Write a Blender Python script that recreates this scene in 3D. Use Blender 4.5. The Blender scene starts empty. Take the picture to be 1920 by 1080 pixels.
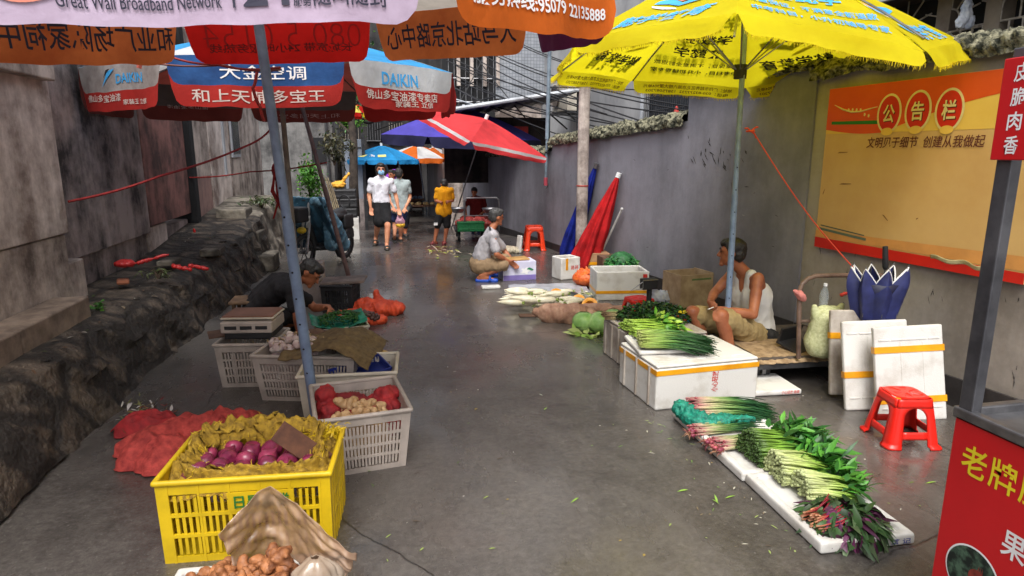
import bpy, bmesh, math, random
from mathutils import Vector as V, Matrix, Quaternion, noise
R = math.radians
rnd = random.Random(11)
U = rnd.uniform
sc = bpy.context.scene
COL = sc.collection

# ------------------------------------------------------------------ camera, sky, sun, exposure
CAM_H, FPX, PITCH, YAW = 1.7, 1200.0, R(12.0), R(11.742)
cam_data = bpy.data.cameras.new('camera')
cam_data.lens = 22.5; cam_data.sensor_width = 36.0
cam_data.clip_start = 0.05; cam_data.clip_end = 600
cam = bpy.data.objects.new('camera', cam_data); COL.objects.link(cam)
cam.location = (0, 0, CAM_H); cam.rotation_euler = (R(90) - PITCH, 0, -YAW)
sc.camera = cam
world = bpy.data.worlds.new('World'); sc.world = world; world.use_nodes = True
wn = world.node_tree.nodes; wl = world.node_tree.links
SUN_EL, SUN_AZ = R(58), R(193)          # azimuth measured from +Y towards +X
sky = wn.new('ShaderNodeTexSky'); sky.sky_type = 'NISHITA'; sky.sun_disc = False
sky.sun_elevation = SUN_EL; sky.sun_rotation = SUN_AZ
sky.air_density = 1.0; sky.dust_density = 4.0; sky.ozone_density = 1.0
hs = wn.new('ShaderNodeHueSaturation'); hs.inputs['Saturation'].default_value = 0.30
wl.new(sky.outputs[0], hs.inputs['Color']); wl.new(hs.outputs[0], wn['Background'].inputs['Color'])
wn['Background'].inputs['Strength'].default_value = 0.15
sun_d = bpy.data.lights.new('sun', 'SUN'); sun_d.energy = 1.35; sun_d.angle = R(30); sun_d.color = (1, .97, .93)
sun = bpy.data.objects.new('sun', sun_d); COL.objects.link(sun)
sdir = V((math.sin(SUN_AZ) * math.cos(SUN_EL), math.cos(SUN_AZ) * math.cos(SUN_EL), math.sin(SUN_EL)))
sun.rotation_euler = sdir.to_track_quat('Z', 'Y').to_euler()
sc.view_settings.view_transform = 'Standard'; sc.view_settings.look = 'None'
sc.view_settings.exposure = 0.95; sc.view_settings.gamma = 1.0
sc.cycles.max_bounces = 6; sc.cycles.diffuse_bounces = 3; sc.cycles.transmission_bounces = 4
sc.cycles.use_denoising = True

# ------------------------------------------------------------------ measuring helpers
_fw = V((math.sin(YAW) * math.cos(PITCH), math.cos(YAW) * math.cos(PITCH), -math.sin(PITCH)))
_rt = V((math.cos(YAW), -math.sin(YAW), 0)); _up = _rt.cross(_fw)
EYE = V((0, 0, CAM_H))
def _ray(x, y): return _fw + _rt * ((x - 960) / FPX) - _up * ((y - 540) / FPX)
def gz(Y):                                  # the alley dips gently away from the viewer
    return 0.0 if Y < 12.5 else (-.06 * (Y - 12.5) if Y < 20 else -.45)
def G(x, y, z=0.0):                         # survey: a photo point to a point z above the ground
    d = _ray(x, y); Yg = 5.0
    for _ in range(40):
        t = (gz(Yg) + z - CAM_H) / d.z; Yg = .5 * Yg + .5 * max(0.2, min(90, d.y * t))
    p = EYE + d * (Yg / d.y); p.z = gz(Yg) + z
    return p
def A(x, y, Y):                             # survey: a photo point at distance Y along the alley
    d = _ray(x, y); return EYE + d * (Y / d.y)
WK = .105; WN = V((-1, -WK, 0)).normalized(); WROT = math.atan2(-1, WK)
def WP(Y, z, off=0.0): return V((4.15 - WK * Y, Y, z)) + WN * off    # on the right wall, off towards the alley
def WX(x, y, off=0.0):                       # survey: a photo point on the right wall's plane
    d = _ray(x, y); p0 = WP(0, 0, off); n = WN
    return EYE + d * ((p0 - EYE).dot(n) / d.dot(n))

# ------------------------------------------------------------------ materials
MATS = {}
def mat(name, c, c2=None, rough=.7, scale=6, bump=0.0, bscale=None, metal=0, trans=0.0, spec=.5,
        streak=False, vcol=False, detail=8, contrast=(.35, .65), rough2=None, alpha=1.0, glass=0.0, dist=.01, stones=0):
    if name in MATS: return MATS[name]
    m = bpy.data.materials.new(name); m.use_nodes = True; MATS[name] = m
    nt = m.node_tree; n = nt.nodes; l = nt.links; b = n['Principled BSDF']
    b.inputs['Roughness'].default_value = rough; b.inputs['Metallic'].default_value = metal
    b.inputs['Specular IOR Level'].default_value = spec
    tc = n.new('ShaderNodeTexCoord'); mp = n.new('ShaderNodeMapping')
    l.new(tc.outputs['Object'], mp.inputs['Vector'])
    if streak: mp.inputs['Scale'].default_value = (1, 1, .16)
    nz = n.new('ShaderNodeTexNoise'); nz.inputs['Scale'].default_value = scale; nz.inputs['Detail'].default_value = detail
    nz.inputs['Roughness'].default_value = .62
    l.new(mp.outputs[0], nz.inputs['Vector'])
    rp = n.new('ShaderNodeMapRange'); rp.inputs['From Min'].default_value = contrast[0]; rp.inputs['From Max'].default_value = contrast[1]
    fac_ = nz.outputs['Fac']
    if streak or stones:                     # blotches under the drips, or the joints of rubble stone
        nb = n.new('ShaderNodeTexNoise'); nb.inputs['Scale'].default_value = scale * .55; nb.inputs['Detail'].default_value = 12; nb.inputs['Roughness'].default_value = .7
        l.new(tc.outputs['Object'], nb.inputs['Vector']); av = n.new('ShaderNodeMath'); av.operation = 'MULTIPLY_ADD'; av.inputs[1].default_value = .62
        hf = n.new('ShaderNodeMath'); hf.operation = 'MULTIPLY'; hf.inputs[1].default_value = .38; l.new(fac_, hf.inputs[0]); l.new(nb.outputs['Fac'], av.inputs[0]); l.new(hf.outputs[0], av.inputs[2]); fac_ = av.outputs[0]
        rp.inputs['From Min'].default_value = .425; rp.inputs['From Max'].default_value = .575
    if stones:
        wv = n.new('ShaderNodeMix'); wv.data_type = 'VECTOR'; wv.inputs['Factor'].default_value = .12; l.new(tc.outputs['Object'], wv.inputs[4]); l.new(nb.outputs['Color'], wv.inputs[5])
        vo = n.new('ShaderNodeTexVoronoi'); vo.feature = 'DISTANCE_TO_EDGE'; vo.inputs['Scale'].default_value = stones; l.new(wv.outputs[1], vo.inputs['Vector'])
        ed = n.new('ShaderNodeMapRange'); ed.inputs['From Max'].default_value = .16; ed.inputs['To Min'].default_value = .72; l.new(vo.outputs['Distance'], ed.inputs['Value'])
        mm = n.new('ShaderNodeMath'); mm.operation = 'MULTIPLY'; l.new(fac_, mm.inputs[0]); l.new(ed.outputs[0], mm.inputs[1]); fac_ = mm.outputs[0]
    l.new(fac_, rp.inputs['Value'])
    mx = n.new('ShaderNodeMix'); mx.data_type = 'RGBA'
    l.new(rp.outputs[0], mx.inputs['Factor'])
    if vcol:
        at = n.new('ShaderNodeAttribute'); at.attribute_name = 'Col'
        k = c2 if isinstance(c2, (int, float)) else .8
        mu = n.new('ShaderNodeMix'); mu.data_type = 'RGBA'; mu.blend_type = 'MULTIPLY'; mu.inputs['Factor'].default_value = 1
        l.new(at.outputs['Color'], mu.inputs[6]); mu.inputs[7].default_value = (k, k, k, 1)
        l.new(mu.outputs[2], mx.inputs[6]); l.new(at.outputs['Color'], mx.inputs[7])
    else:
        if c2 is None: c2 = tuple(x * .82 for x in c)
        mx.inputs[6].default_value = (*c2, 1); mx.inputs[7].default_value = (*c, 1)
    l.new(mx.outputs[2], b.inputs['Base Color'])
    if rough2 is not None:
        r2 = n.new('ShaderNodeMapRange'); r2.inputs['From Min'].default_value = contrast[0]; r2.inputs['From Max'].default_value = contrast[1]
        r2.inputs['To Min'].default_value = rough2; r2.inputs['To Max'].default_value = rough
        l.new(nz.outputs['Fac'], r2.inputs['Value']); l.new(r2.outputs[0], b.inputs['Roughness'])
    if bump:
        n2 = n.new('ShaderNodeTexNoise'); n2.inputs['Scale'].default_value = bscale or scale * 3; n2.inputs['Detail'].default_value = 6
        l.new(tc.outputs['Object'], n2.inputs['Vector'])
        bp = n.new('ShaderNodeBump'); bp.inputs['Strength'].default_value = bump; bp.inputs['Distance'].default_value = dist
        
        hh = n2.outputs['Fac']
        if stones:
            sm = n.new('ShaderNodeMath'); sm.operation = 'MULTIPLY_ADD'; sm.inputs[1].default_value = 2.2; l.new(ed.outputs[0], sm.inputs[0]); l.new(hh, sm.inputs[2]); hh = sm.outputs[0]
        l.new(hh, bp.inputs['Height']); l.new(bp.outputs[0], b.inputs['Normal'])
    if glass: b.inputs['Transmission Weight'].default_value = glass; b.inputs['IOR'].default_value = 1.25
    if alpha < 1: b.inputs['Alpha'].default_value = alpha
    if trans:
        tr = n.new('ShaderNodeBsdfTranslucent'); l.new(mx.outputs[2], tr.inputs['Color'])
        ms = n.new('ShaderNodeMixShader'); ms.inputs[0].default_value = trans
        l.new(b.outputs[0], ms.inputs[1]); l.new(tr.outputs[0], ms.inputs[2])
        l.new(ms.outputs[0], n['Material Output'].inputs['Surface'])
    return m
def paint(rgb, rough=.45, **k): return mat('paint_%02d_%02d_%02d_%d' % (*[int(x * 99) for x in rgb], int(rough * 9)), rgb, rough=rough, **k)
def srgb(r, g, b):                          # 0-255 display colour to linear base colour
    f = lambda v: (v / 255 / 12.92) if v / 255 < .04045 else ((v / 255 + .055) / 1.055) ** 2.4
    return (f(r), f(g), f(b))

# ------------------------------------------------------------------ mesh builder
def frame(d):
    d = d.normalized(); a = V((0, 0, 1)) if abs(d.z) < .9 else V((1, 0, 0))
    x = d.cross(a).normalized(); return x, d.cross(x).normalized()
class MB:
    def __init__(s): s.v = []; s.f = []; s.c = []; s.mi = []; s.cur = 0; s.col = (1, 1, 1); s.anyc = False
    def paint(s, c): s.col = c; s.anyc = True; return s
    def m(s, i): s.cur = i; return s
    def add(s, vs, fs, cs=None):
        o = len(s.v); s.v += [V(p) for p in vs]
        s.c += cs if cs else [s.col] * len(vs)
        if cs: s.anyc = True
        s.f += [tuple(i + o for i in f) for f in fs]; s.mi += [s.cur] * len(fs); return s
    def box(s, c, d, rz=0.0, M=None):
        c = V(c); x, y, z = d[0] / 2, d[1] / 2, d[2] / 2
        vs = [V((a * x, b * y, e * z)) for e in (-1, 1) for a, b in ((-1, -1), (1, -1), (1, 1), (-1, 1))]
        if M is None: M = Matrix.Rotation(rz, 3, 'Z')
        return s.add([M @ p + c for p in vs], [(3, 2, 1, 0), (4, 5, 6, 7), (0, 1, 5, 4), (1, 2, 6, 5), (2, 3, 7, 6), (3, 0, 4, 7)])
    def rbox(s, c, d, bev=.01, seg=2, rz=0.0, M=None):
        bm = bmesh.new(); bmesh.ops.create_cube(bm, size=1)
        for v in bm.verts: v.co = V((v.co.x * d[0], v.co.y * d[1], v.co.z * d[2]))
        bmesh.ops.bevel(bm, geom=bm.edges[:], offset=min(bev, min(d) * .45), segments=seg, affect='EDGES', profile=.5)
        if M is None: M = Matrix.Rotation(rz, 3, 'Z')
        bm.verts.index_update()
        s.add([M @ v.co + V(c) for v in bm.verts], [tuple(v.index for v in f.verts) for f in bm.faces]); bm.free(); return s
    def tube(s, pts, rad, n=8, caps=True, cols=None):
        pts = [V(p) for p in pts]; k = len(pts)
        if not isinstance(rad, (list, tuple)): rad = [rad] * k
        vs, fs, cs = [], [], []
        for i in range(k):
            d = pts[min(i + 1, k - 1)] - pts[max(i - 1, 0)]
            if d.length < 1e-7: d = V((0, 0, 1))
            if i == 0: x, y = frame(d)
            else:
                dn = d.normalized(); x = (x - dn * x.dot(dn))
                x = x.normalized() if x.length > 1e-5 else frame(d)[0]
                y = dn.cross(x)
            for j in range(n):
                a = 2 * math.pi * j / n; vs.append(pts[i] + (x * math.cos(a) + y * math.sin(a)) * rad[i])
                cs.append(cols[i] if cols else s.col)
        for i in range(k - 1):
            for j in range(n):
                a, b = i * n + j, i * n + (j + 1) % n; fs.append((a, b, b + n, a + n))
        if caps: fs += [tuple(range(n))[::-1], tuple(range((k - 1) * n, k * n))]
        return s.add(vs, fs, cs if cols else None)
    def cyl(s, a, b, r, r2=None, n=12): return s.tube([a, b], [r, r if r2 is None else r2], n)
    def ell(s, c, r, M=None, nu=12, nv=8):
        if not isinstance(r, (list, tuple, V)): r = (r, r, r)
        vs = [V((0, 0, r[2]))]; fs = []
        for i in range(1, nv):
            p = math.pi * i / nv
            for j in range(nu):
                a = 2 * math.pi * j / nu; vs.append(V((r[0] * math.sin(p) * math.cos(a), r[1] * math.sin(p) * math.sin(a), r[2] * math.cos(p))))
        vs.append(V((0, 0, -r[2])))
        for j in range(nu): fs.append((0, 1 + j, 1 + (j + 1) % nu))
        for i in range(nv - 2):
            for j in range(nu):
                a, b = 1 + i * nu + j, 1 + i * nu + (j + 1) % nu; fs.append((a, a + nu, b + nu, b))
        e = len(vs) - 1; o = 1 + (nv - 2) * nu
        for j in range(nu): fs.append((o + j, e, o + (j + 1) % nu))
        return s.add([(M @ p if M else p) + V(c) for p in vs], fs)
    def cone(s, p0, r0, p1, r1, n=12):       # a rounded, tapered limb
        p0, p1 = V(p0), V(p1); d = p1 - p0; L = d.length
        if L < 1e-5: return s.ell(p0, max(r0, r1))
        d.normalize(); pts, rad = [], []
        for k in range(6):
            a = math.pi / 2 * k / 5.5 + .02; pts.append(p0 - d * r0 * math.cos(a)); rad.append(r0 * math.sin(a))
        pts += [p0, p1]; rad += [r0, r1]
        for k in range(5, -1, -1):
            a = math.pi / 2 * k / 5.5 + .02; pts.append(p1 + d * r1 * math.cos(a)); rad.append(r1 * math.sin(a))
        return s.tube(pts, rad, n)
    def grid(s, fn, nu, nv, cf=None):
        vs = [fn(i / nu, j / nv) for j in range(nv + 1) for i in range(nu + 1)]; w = nu + 1
        cs = [cf(i / nu, j / nv) for j in range(nv + 1) for i in range(nu + 1)] if cf else None
        return s.add(vs, [(j * w + i, j * w + i + 1, (j + 1) * w + i + 1, (j + 1) * w + i) for j in range(nv) for i in range(nu)], cs)
    def prism(s, poly, M0, M1):              # poly: 2-D outline; M0/M1 map it to the two end faces
        n = len(poly); vs = [V(M0(*p)) for p in poly] + [V(M1(*p)) for p in poly]
        return s.add(vs, [tuple(range(n))[::-1], tuple(range(n, 2 * n))] + [(i, (i + 1) % n, n + (i + 1) % n, n + i) for i in range(n)])
    def lathe(s, prof, c=(0, 0, 0), n=20, M=None):
        vs, fs = [], []; c = V(c)
        for (r, z) in prof:
            for j in range(n):
                a = 2 * math.pi * j / n; p = V((r * math.cos(a), r * math.sin(a), z)); vs.append((M @ p if M else p) + c)
        for i in range(len(prof) - 1):
            for j in range(n):
                a, b = i * n + j, i * n + (j + 1) % n; fs.append((a, b, b + n, a + n))
        return s.add(vs, fs)
    def leaf(s, p, d, L, W, up=V((0, 0, 1)), curl=.3, c=None):
        d = V(d).normalized(); sx = d.cross(up)
        sx = sx.normalized() if sx.length > 1e-4 else V((1, 0, 0)); nrm = sx.cross(d).normalized(); p = V(p)
        vs, cs = [], []
        for t, w in ((0, .12), (.3, .85), (.62, .8), (1, .04)):
            q = p + d * L * t - nrm * (curl * L * t * t)
            vs += [q - sx * W * w * .5 + nrm * W * .12 * w, q, q + sx * W * w * .5 + nrm * W * .12 * w]
            cs += [c or s.col] * 3
        fs = []
        for i in range(3): fs += [(3 * i, 3 * i + 1, 3 * i + 4, 3 * i + 3), (3 * i + 1, 3 * i + 2, 3 * i + 5, 3 * i + 4)]
        return s.add(vs, fs, cs)
    def mesh(s, name):
        me = bpy.data.meshes.new(name); me.from_pydata([tuple(p) for p in s.v], [], s.f)
        if s.anyc:
            at = me.color_attributes.new('Col', 'FLOAT_COLOR', 'POINT')
            at.data.foreach_set('color', [x for c in s.c for x in (c[0], c[1], c[2], 1.0)])
        return me
    def build(s, name, mats, parent=None, smooth=False, fix=True):
        me = s.mesh(name)
        if fix and not smooth:
            pass
        mats = mats if isinstance(mats, (list, tuple)) else [mats]
        for m_ in mats: me.materials.append(m_)
        if len(mats) > 1: me.polygons.foreach_set('material_index', s.mi)
        if fix:
            bm = bmesh.new(); bm.from_mesh(me); bmesh.ops.recalc_face_normals(bm, faces=bm.faces[:]); bm.to_mesh(me); bm.free()
        if smooth:
            me.polygons.foreach_set('use_smooth', [True] * len(me.polygons))
            if isinstance(smooth, (int, float)) and smooth is not True: me.set_sharp_from_angle(angle=R(smooth))
        me.update()
        o = bpy.data.objects.new(name, me); COL.objects.link(o)
        if parent: o.parent = parent
        return o
def tag(o, label=None, cat=None, group=None, kind=None):
    if label: o['label'] = label
    if cat: o['category'] = cat
    if group: o['group'] = group
    if kind: o['kind'] = kind
    return o
def thing(name, label, cat, loc=(0, 0, 0), rz=0.0, group=None, rot=None):
    o = bpy.data.objects.new(name, None); COL.objects.link(o); o.empty_display_size = .1
    o.location = loc; o.rotation_euler = rot if rot else (0, 0, rz)
    return tag(o, label, cat, group)
def clone(o, loc=None, rz=None, label=None):
    def cp(a, par):
        c = a.copy(); COL.objects.link(c)
        if par: c.parent = par
        for ch in list(a.children): cp(ch, c)
        return c
    c = cp(o, None)
    if loc is not None: c.location = loc
    if rz is not None: c.rotation_euler = (0, 0, rz) if isinstance(rz, (int, float)) else rz
    if label: c['label'] = label
    return c
# modifiers are evaluated in a scratch scene
tmp = bpy.data.scenes.new('scratch')
def evaluated(o):
    tmp.collection.objects.link(o)
    with bpy.context.temp_override(scene=tmp, view_layer=tmp.view_layers[0]):
        dg = bpy.context.evaluated_depsgraph_get(); dg.update(); me = bpy.data.meshes.new_from_object(o.evaluated_get(dg))
    bpy.data.objects.remove(o)
    return me
def fuse(mb, name, mats, parent=None, voxel=.012, smooth=4, wrinkle=0.0, wscale=12.0, sharp=None):
    """closed primitives fused into one continuous skin, optional cloth folds"""
    me = mb.mesh('fuse'); o = bpy.data.objects.new('fuse', me)
    r = o.modifiers.new('r', 'REMESH'); r.mode = 'VOXEL'; r.voxel_size = voxel
    if smooth: sm = o.modifiers.new('s', 'SMOOTH'); sm.iterations = smooth; sm.factor = .5
    me2 = evaluated(o); bpy.data.meshes.remove(me); me2.name = name
    if wrinkle:
        ns = [v.normal.copy() for v in me2.vertices]
        for v, nn in zip(me2.vertices, ns):
            q = V((v.co.x, v.co.y, v.co.z * .55)) * wscale
            f = .9 - 2 * abs(noise.noise(q)); f += .36 * (.9 - 2 * abs(noise.noise(q * 2.3 + V((3, 1, 7))))) + .25 * noise.noise(q * 5.1)
            v.co += nn * wrinkle * (f - .18)
    me2.materials.clear()
    for m_ in (mats if isinstance(mats, (list, tuple)) else [mats]): me2.materials.append(m_)
    me2.polygons.foreach_set('use_smooth', [True] * len(me2.polygons)); me2.update()
    ob = bpy.data.objects.new(name, me2); COL.objects.link(ob)
    if parent: ob.parent = parent
    return ob
TXT = {}
def text_verts(t, bold):
    if (t, bold) in TXT: return TXT[t, bold]
    c = bpy.data.curves.new('t', 'FONT'); c.body = t; c.align_x = 'CENTER'; c.align_y = 'CENTER'
    c.offset = bold; c.resolution_u = 3
    o = bpy.data.objects.new('t', c); me = evaluated(o); bpy.data.curves.remove(c)
    bm = bmesh.new(); bm.from_mesh(me)
    bmesh.ops.triangulate(bm, faces=bm.faces[:]); bm.verts.index_update()
    vs = [(v.co.x, v.co.y) for v in bm.verts]; fs = [tuple(v.index for v in f.verts) for f in bm.faces]
    bm.free(); bpy.data.meshes.remove(me)
    ys = [v[1] for v in vs] or [0]; xs = [v[0] for v in vs] or [0]
    mx, my = (max(xs) + min(xs)) / 2, (max(ys) + min(ys)) / 2
    TXT[t, bold] = ([(x - mx, y - my) for x, y in vs], fs, max(xs) - min(xs), max(ys) - min(ys)); return TXT[t, bold]
def lettering(t, fn, height, mt, parent, width=None, mirror=False, bold=.012, shear=0.0, name='lettering', at=(0, 0)):
    """flat letters laid on a surface: fn(u, v) gives the surface point in metres from the middle"""
    vs, fs, w, h = text_verts(t, bold); k = height / h if h else 1
    kx = width / w if width else k
    mb = MB(); pts = []
    for x, y in vs:
        u, v = x * kx + shear * y * k, y * k
        if mirror: u = -u
        pts.append(fn(at[0] + u, at[1] + v))
    mb.add(pts, fs)
    return mb.build(name, mt, parent, fix=False)
# ------------------------------------------------------------------ the setting: ground
def ground_material():
    m = bpy.data.materials.new('wet_concrete'); m.use_nodes = True
    nt = m.node_tree; n = nt.nodes; l = nt.links; b = n['Principled BSDF']
    tc = n.new('ShaderNodeTexCoord')
    def noi(s, d=8, r=.6, vec=None):
        q = n.new('ShaderNodeTexNoise'); q.inputs['Scale'].default_value = s; q.inputs['Detail'].default_value = d; q.inputs['Roughness'].default_value = r
        l.new(vec or tc.outputs['Object'], q.inputs['Vector']); return q.outputs['Fac']
    def rng(v, a, c, t0=0, t1=1):
        q = n.new('ShaderNodeMapRange'); l.new(v, q.inputs['Value'])
        for k, x in zip(('From Min', 'From Max', 'To Min', 'To Max'), (a, c, t0, t1)): q.inputs[k].default_value = x
        return q.outputs[0]
    def mix(f, a, c, mode='MIX'):
        q = n.new('ShaderNodeMix'); q.data_type = 'RGBA'; q.blend_type = mode
        if isinstance(f, float): q.inputs['Factor'].default_value = f
        else: l.new(f, q.inputs['Factor'])
        for s, x in ((6, a), (7, c)):
            if isinstance(x, tuple): q.inputs[s].default_value = (*x, 1)
            else: l.new(x, q.inputs[s])
        return q.outputs[2]
    mp = n.new('ShaderNodeMapping'); mp.inputs['Scale'].default_value = (1.0, .45, 1); l.new(tc.outputs['Object'], mp.inputs['Vector'])
    wet = noi(.9, 7, .62, mp.outputs[0])
    c = mix(rng(wet, .36, .64), (.034, .0285, .025), (.142, .127, .115))
    c = mix(rng(noi(4.5, 10, .7), .3, .72), c, mix(.45, c, (.19, .172, .155)))
    c = mix(rng(noi(.55, 5), .55, .75), c, mix(.5, c, (.10, .064, .05)))       # reddish mud stain
    c = mix(rng(noi(70, 3), .62, .74), c, (.2, .185, .17))                        # grit
    c = mix(rng(noi(23, 5, .7), .68, .72), c, (.018, .016, .014))
    c = mix(rng(noi(30, 10, .8), .40, .62), mix(.42, c, (.012, .010, .009)), c)
    c = mix(rng(noi(11, 9, .75), .60, .70), c, mix(.4, c, (.25, .23, .21)))
    # cracks
    ds = n.new('ShaderNodeMix'); ds.data_type = 'VECTOR'; ds.inputs['Factor'].default_value = .30
    nv = n.new('ShaderNodeTexNoise'); nv.inputs['Scale'].default_value = 1.1; nv.inputs['Detail'].default_value = 12; l.new(tc.outputs['Object'], nv.inputs['Vector'])
    l.new(tc.outputs['Object'], ds.inputs[4]); l.new(nv.outputs['Color'], ds.inputs[5])
    vo = n.new('ShaderNodeTexVoronoi'); vo.feature = 'DISTANCE_TO_EDGE'; vo.inputs['Scale'].default_value = .42; l.new(ds.outputs[1], vo.inputs['Vector'])
    ck_ = n.new('ShaderNodeMath'); ck_.operation = 'MULTIPLY'; l.new(rng(vo.outputs['Distance'], .0, .0024, 1, 0), ck_.inputs[0]); l.new(rng(noi(.7, 4), .42, .50), ck_.inputs[1]); crk = ck_.outputs[0]
    c = mix(crk, c, (.010, .009, .008))
    l.new(c, b.inputs['Base Color'])
    pud = noi(.62, 6, .6, mp.outputs[0]); l.new(rng(pud, .40, .55, .9, .08), b.inputs['Coat Weight']); l.new(rng(noi(9, 8, .75), .35, .7, .06, .26), b.inputs['Coat Roughness']); b.inputs['Coat IOR'].default_value = 1.5
    l.new(rng(wet, .38, .62, .13, .42), b.inputs['Roughness'])
    b.inputs['Specular IOR Level'].default_value = .55
    bp = n.new('ShaderNodeBump'); bp.inputs['Strength'].default_value = .6; bp.inputs['Distance'].default_value = .012
    ad = n.new('ShaderNodeMath'); ad.operation = 'MULTIPLY_ADD'; l.new(noi(14, 12, .8), ad.inputs[0]); ad.inputs[1].default_value = 1; l.new(rng(crk, 0, 1, 0, -.5), ad.inputs[2])
    l.new(ad.outputs[0], bp.inputs['Height']); l.new(bp.outputs[0], b.inputs['Normal'])
    return m
mb = MB(); ys = [-14, -4, 0] + [12.5 + .25 * k for k in range(31)] + [24, 30, 45, 90, 220]
for a in range(len(ys) - 1):
    for x0, x1 in ((-140, -12), (-12, 12), (12, 140)):
        mb.add([(x0, ys[a], gz(ys[a])), (x1, ys[a], gz(ys[a])), (x1, ys[a + 1], gz(ys[a + 1])), (x0, ys[a + 1], gz(ys[a + 1]))], [(0, 1, 2, 3)])
tag(mb.build('ground', ground_material()), kind='structure')

M_CONC = mat('weathered_concrete', srgb(200, 186, 176), srgb(98, 86, 80), .85, 3, .35, 14, streak=True)
M_CONC_D = mat('dark_weathered_concrete', srgb(168, 154, 150), srgb(46, 41, 41), .8, 2.6, .35, 14, streak=True)
M_CONC_L = mat('pale_limewash', srgb(226, 214, 206), srgb(128, 112, 104), .85, 2.4, .3, 12, streak=True)
M_RUST = mat('red_stained_concrete', srgb(160, 112, 104), srgb(82, 60, 57), .8, 4, .3, 14, streak=True)
M_ROCK = mat('wet_dark_stone', srgb(98, 86, 74), srgb(40, 34, 29), .7, 6, 1.0, 26, stones=3.1, dist=.03)
M_ROCK_L = mat('pale_cement_slope', srgb(150, 142, 128), srgb(78, 72, 64), .9, 4, .8, 16, stones=1.6, dist=.02)
M_WALLG = mat('grey_plaster', srgb(140, 138, 146), srgb(108, 106, 112), .75, 1.3, .2, 30, detail=10, streak=True)
M_WALLW = mat('tan_grey_plaster', srgb(164, 156, 148), srgb(120, 112, 104), .78, 1.4, .15, 26, streak=True)
M_MOSS = mat('mossy_mortar', srgb(140, 136, 112), srgb(34, 36, 24), .95, 16, 1.0, 40, detail=12, contrast=(.42, .58), dist=.03)
M_GREYB = mat('grey_render', srgb(176, 176, 176), srgb(134, 134, 136), .85, .9, .1, 14, streak=True)
M_TILE = mat('pale_tile', srgb(186, 190, 196), srgb(150, 154, 160), .45, 2)
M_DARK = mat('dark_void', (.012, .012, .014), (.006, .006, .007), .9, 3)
M_STEEL = mat('dull_steel', srgb(150, 150, 152), srgb(108, 108, 112), .38, 8, metal=.85)
M_DSTEEL = mat('dark_painted_steel', srgb(72, 72, 74), srgb(48, 48, 50), .45, 10, metal=.3)
M_BARS = mat('grille_bars', srgb(172, 164, 154), srgb(120, 110, 100), .55, 20)
M_BRNB = mat('brown_grey_render', srgb(116, 98, 90), srgb(82, 68, 62), .85, 2, .1, 20, streak=True)
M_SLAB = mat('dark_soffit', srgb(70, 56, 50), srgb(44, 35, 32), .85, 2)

# ------------------------------------------------------------------ left: stone bank, ledge, wall
def bank_pt(t, Y):
    k = min(1, max(0, (Y - 7.5) / 4.5)); lo = (-1.78 + .22 * min(1, max(0, (Y - 5) / 5)), 0.0)
    top = .47 + .42 * k
    P = [(lo[0], -.05), (lo[0] - .05, .1), (lo[0] - .12, .27), (lo[0] - .22, top - .05), (lo[0] - .34, top), (-2.35, top + .02), (-2.62, top + .04), (-3.2, top + .05)]
    f = t * (len(P) - 1); i = min(int(f), len(P) - 2); f -= i
    x = P[i][0] * (1 - f) + P[i + 1][0] * f; z = P[i][1] * (1 - f) + P[i + 1][1] * f
    q = V((x * 3, Y * 2.1, z * 3)); a = .040 if t < .72 else .012
    n1 = noise.noise(q) + .6 * noise.noise(q * 2.7) + .3 * noise.noise(q * 6)
    c = noise.cell(V((Y * 2.6 + z * 2.2, z * 4.2, 1)))
    return V((x + a * n1 + (a * .8) * (c - .5), Y, z + gz(Y) + a * .4 * noise.noise(q + V((9, 2, 4)))))
mb = MB(); mb.grid(lambda u, v: bank_pt(u, 1.2 + 9.3 * v), 44, 260)
tag(mb.build('stone_bank', M_ROCK, smooth=50), kind='structure')
mb = MB(); mb.grid(lambda u, v: bank_pt(u, 10.5 + 5.5 * v) + V((-.02, 0, .0)), 40, 90)
tag(mb.build('cement_bank', M_ROCK_L, smooth=50), kind='structure')
t = thing('stone_ledge', 'long brown stone ledge block along the foot of the left wall', 'ledge', (-2.31, 2.2, .45))
for k in range(5):
    mb = MB(); mb.rbox((0, -1.6 + .98 * k + .3, .085), (.25, .97, .19), .012)
    mb.build('block', mat('brown_stone', srgb(158, 140, 124), srgb(98, 84, 74), .8, 5, .4, 20), t)
t = thing('concrete_wall', 'tall stained concrete wall in several panels along the left side', 'wall', (-2.6, 5, 0))
def panel(name, x0, x1, y0, y1, z0, z1, m):
    mb = MB(); mb.rbox(((x0 + x1) / 2 + 2.6, (y0 + y1) / 2 - 5, (z0 + z1) / 2), (abs(x1 - x0), y1 - y0, z1 - z0), .012); return mb.build(name, m, t)
panel('pier', -2.8, -2.445, -2, 5.68, .4, 1.06, M_CONC); panel('pier', -2.8, -2.42, -2, 5.7, 1.07, 3.4, M_CONC_L)
panel('beam', -2.8, -2.33, -2, 5.62, 2.22, 2.4, M_CONC)
panel('lower_wall', -2.9, -2.64, 5.7, 10, .3, .78, M_CONC_D); panel('upper_wall', -2.9, -2.58, 5.7, 8.05, .79, 3.4, M_CONC_D)
panel('upper_wall', -2.9, -2.575, 8.06, 9.75, .86, 3.4, M_RUST); panel('patch', -2.7, -2.615, 8.05, 8.75, .55, .84, M_CONC_L)
panel('plinth_post', -2.7, -2.47, 5.72, 6.0, .4, .82, M_CONC)
panel('pilaster', -2.9, -2.5, 9.76, 9.95, .4, 3.4, M_DARK)
panel('upper_wall', -2.9, -2.57, 9.96, 11.0, .4, 1.32, mat('pink_patch', srgb(160, 128, 120), srgb(112, 92, 88), .85, 3, streak=True))
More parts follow.
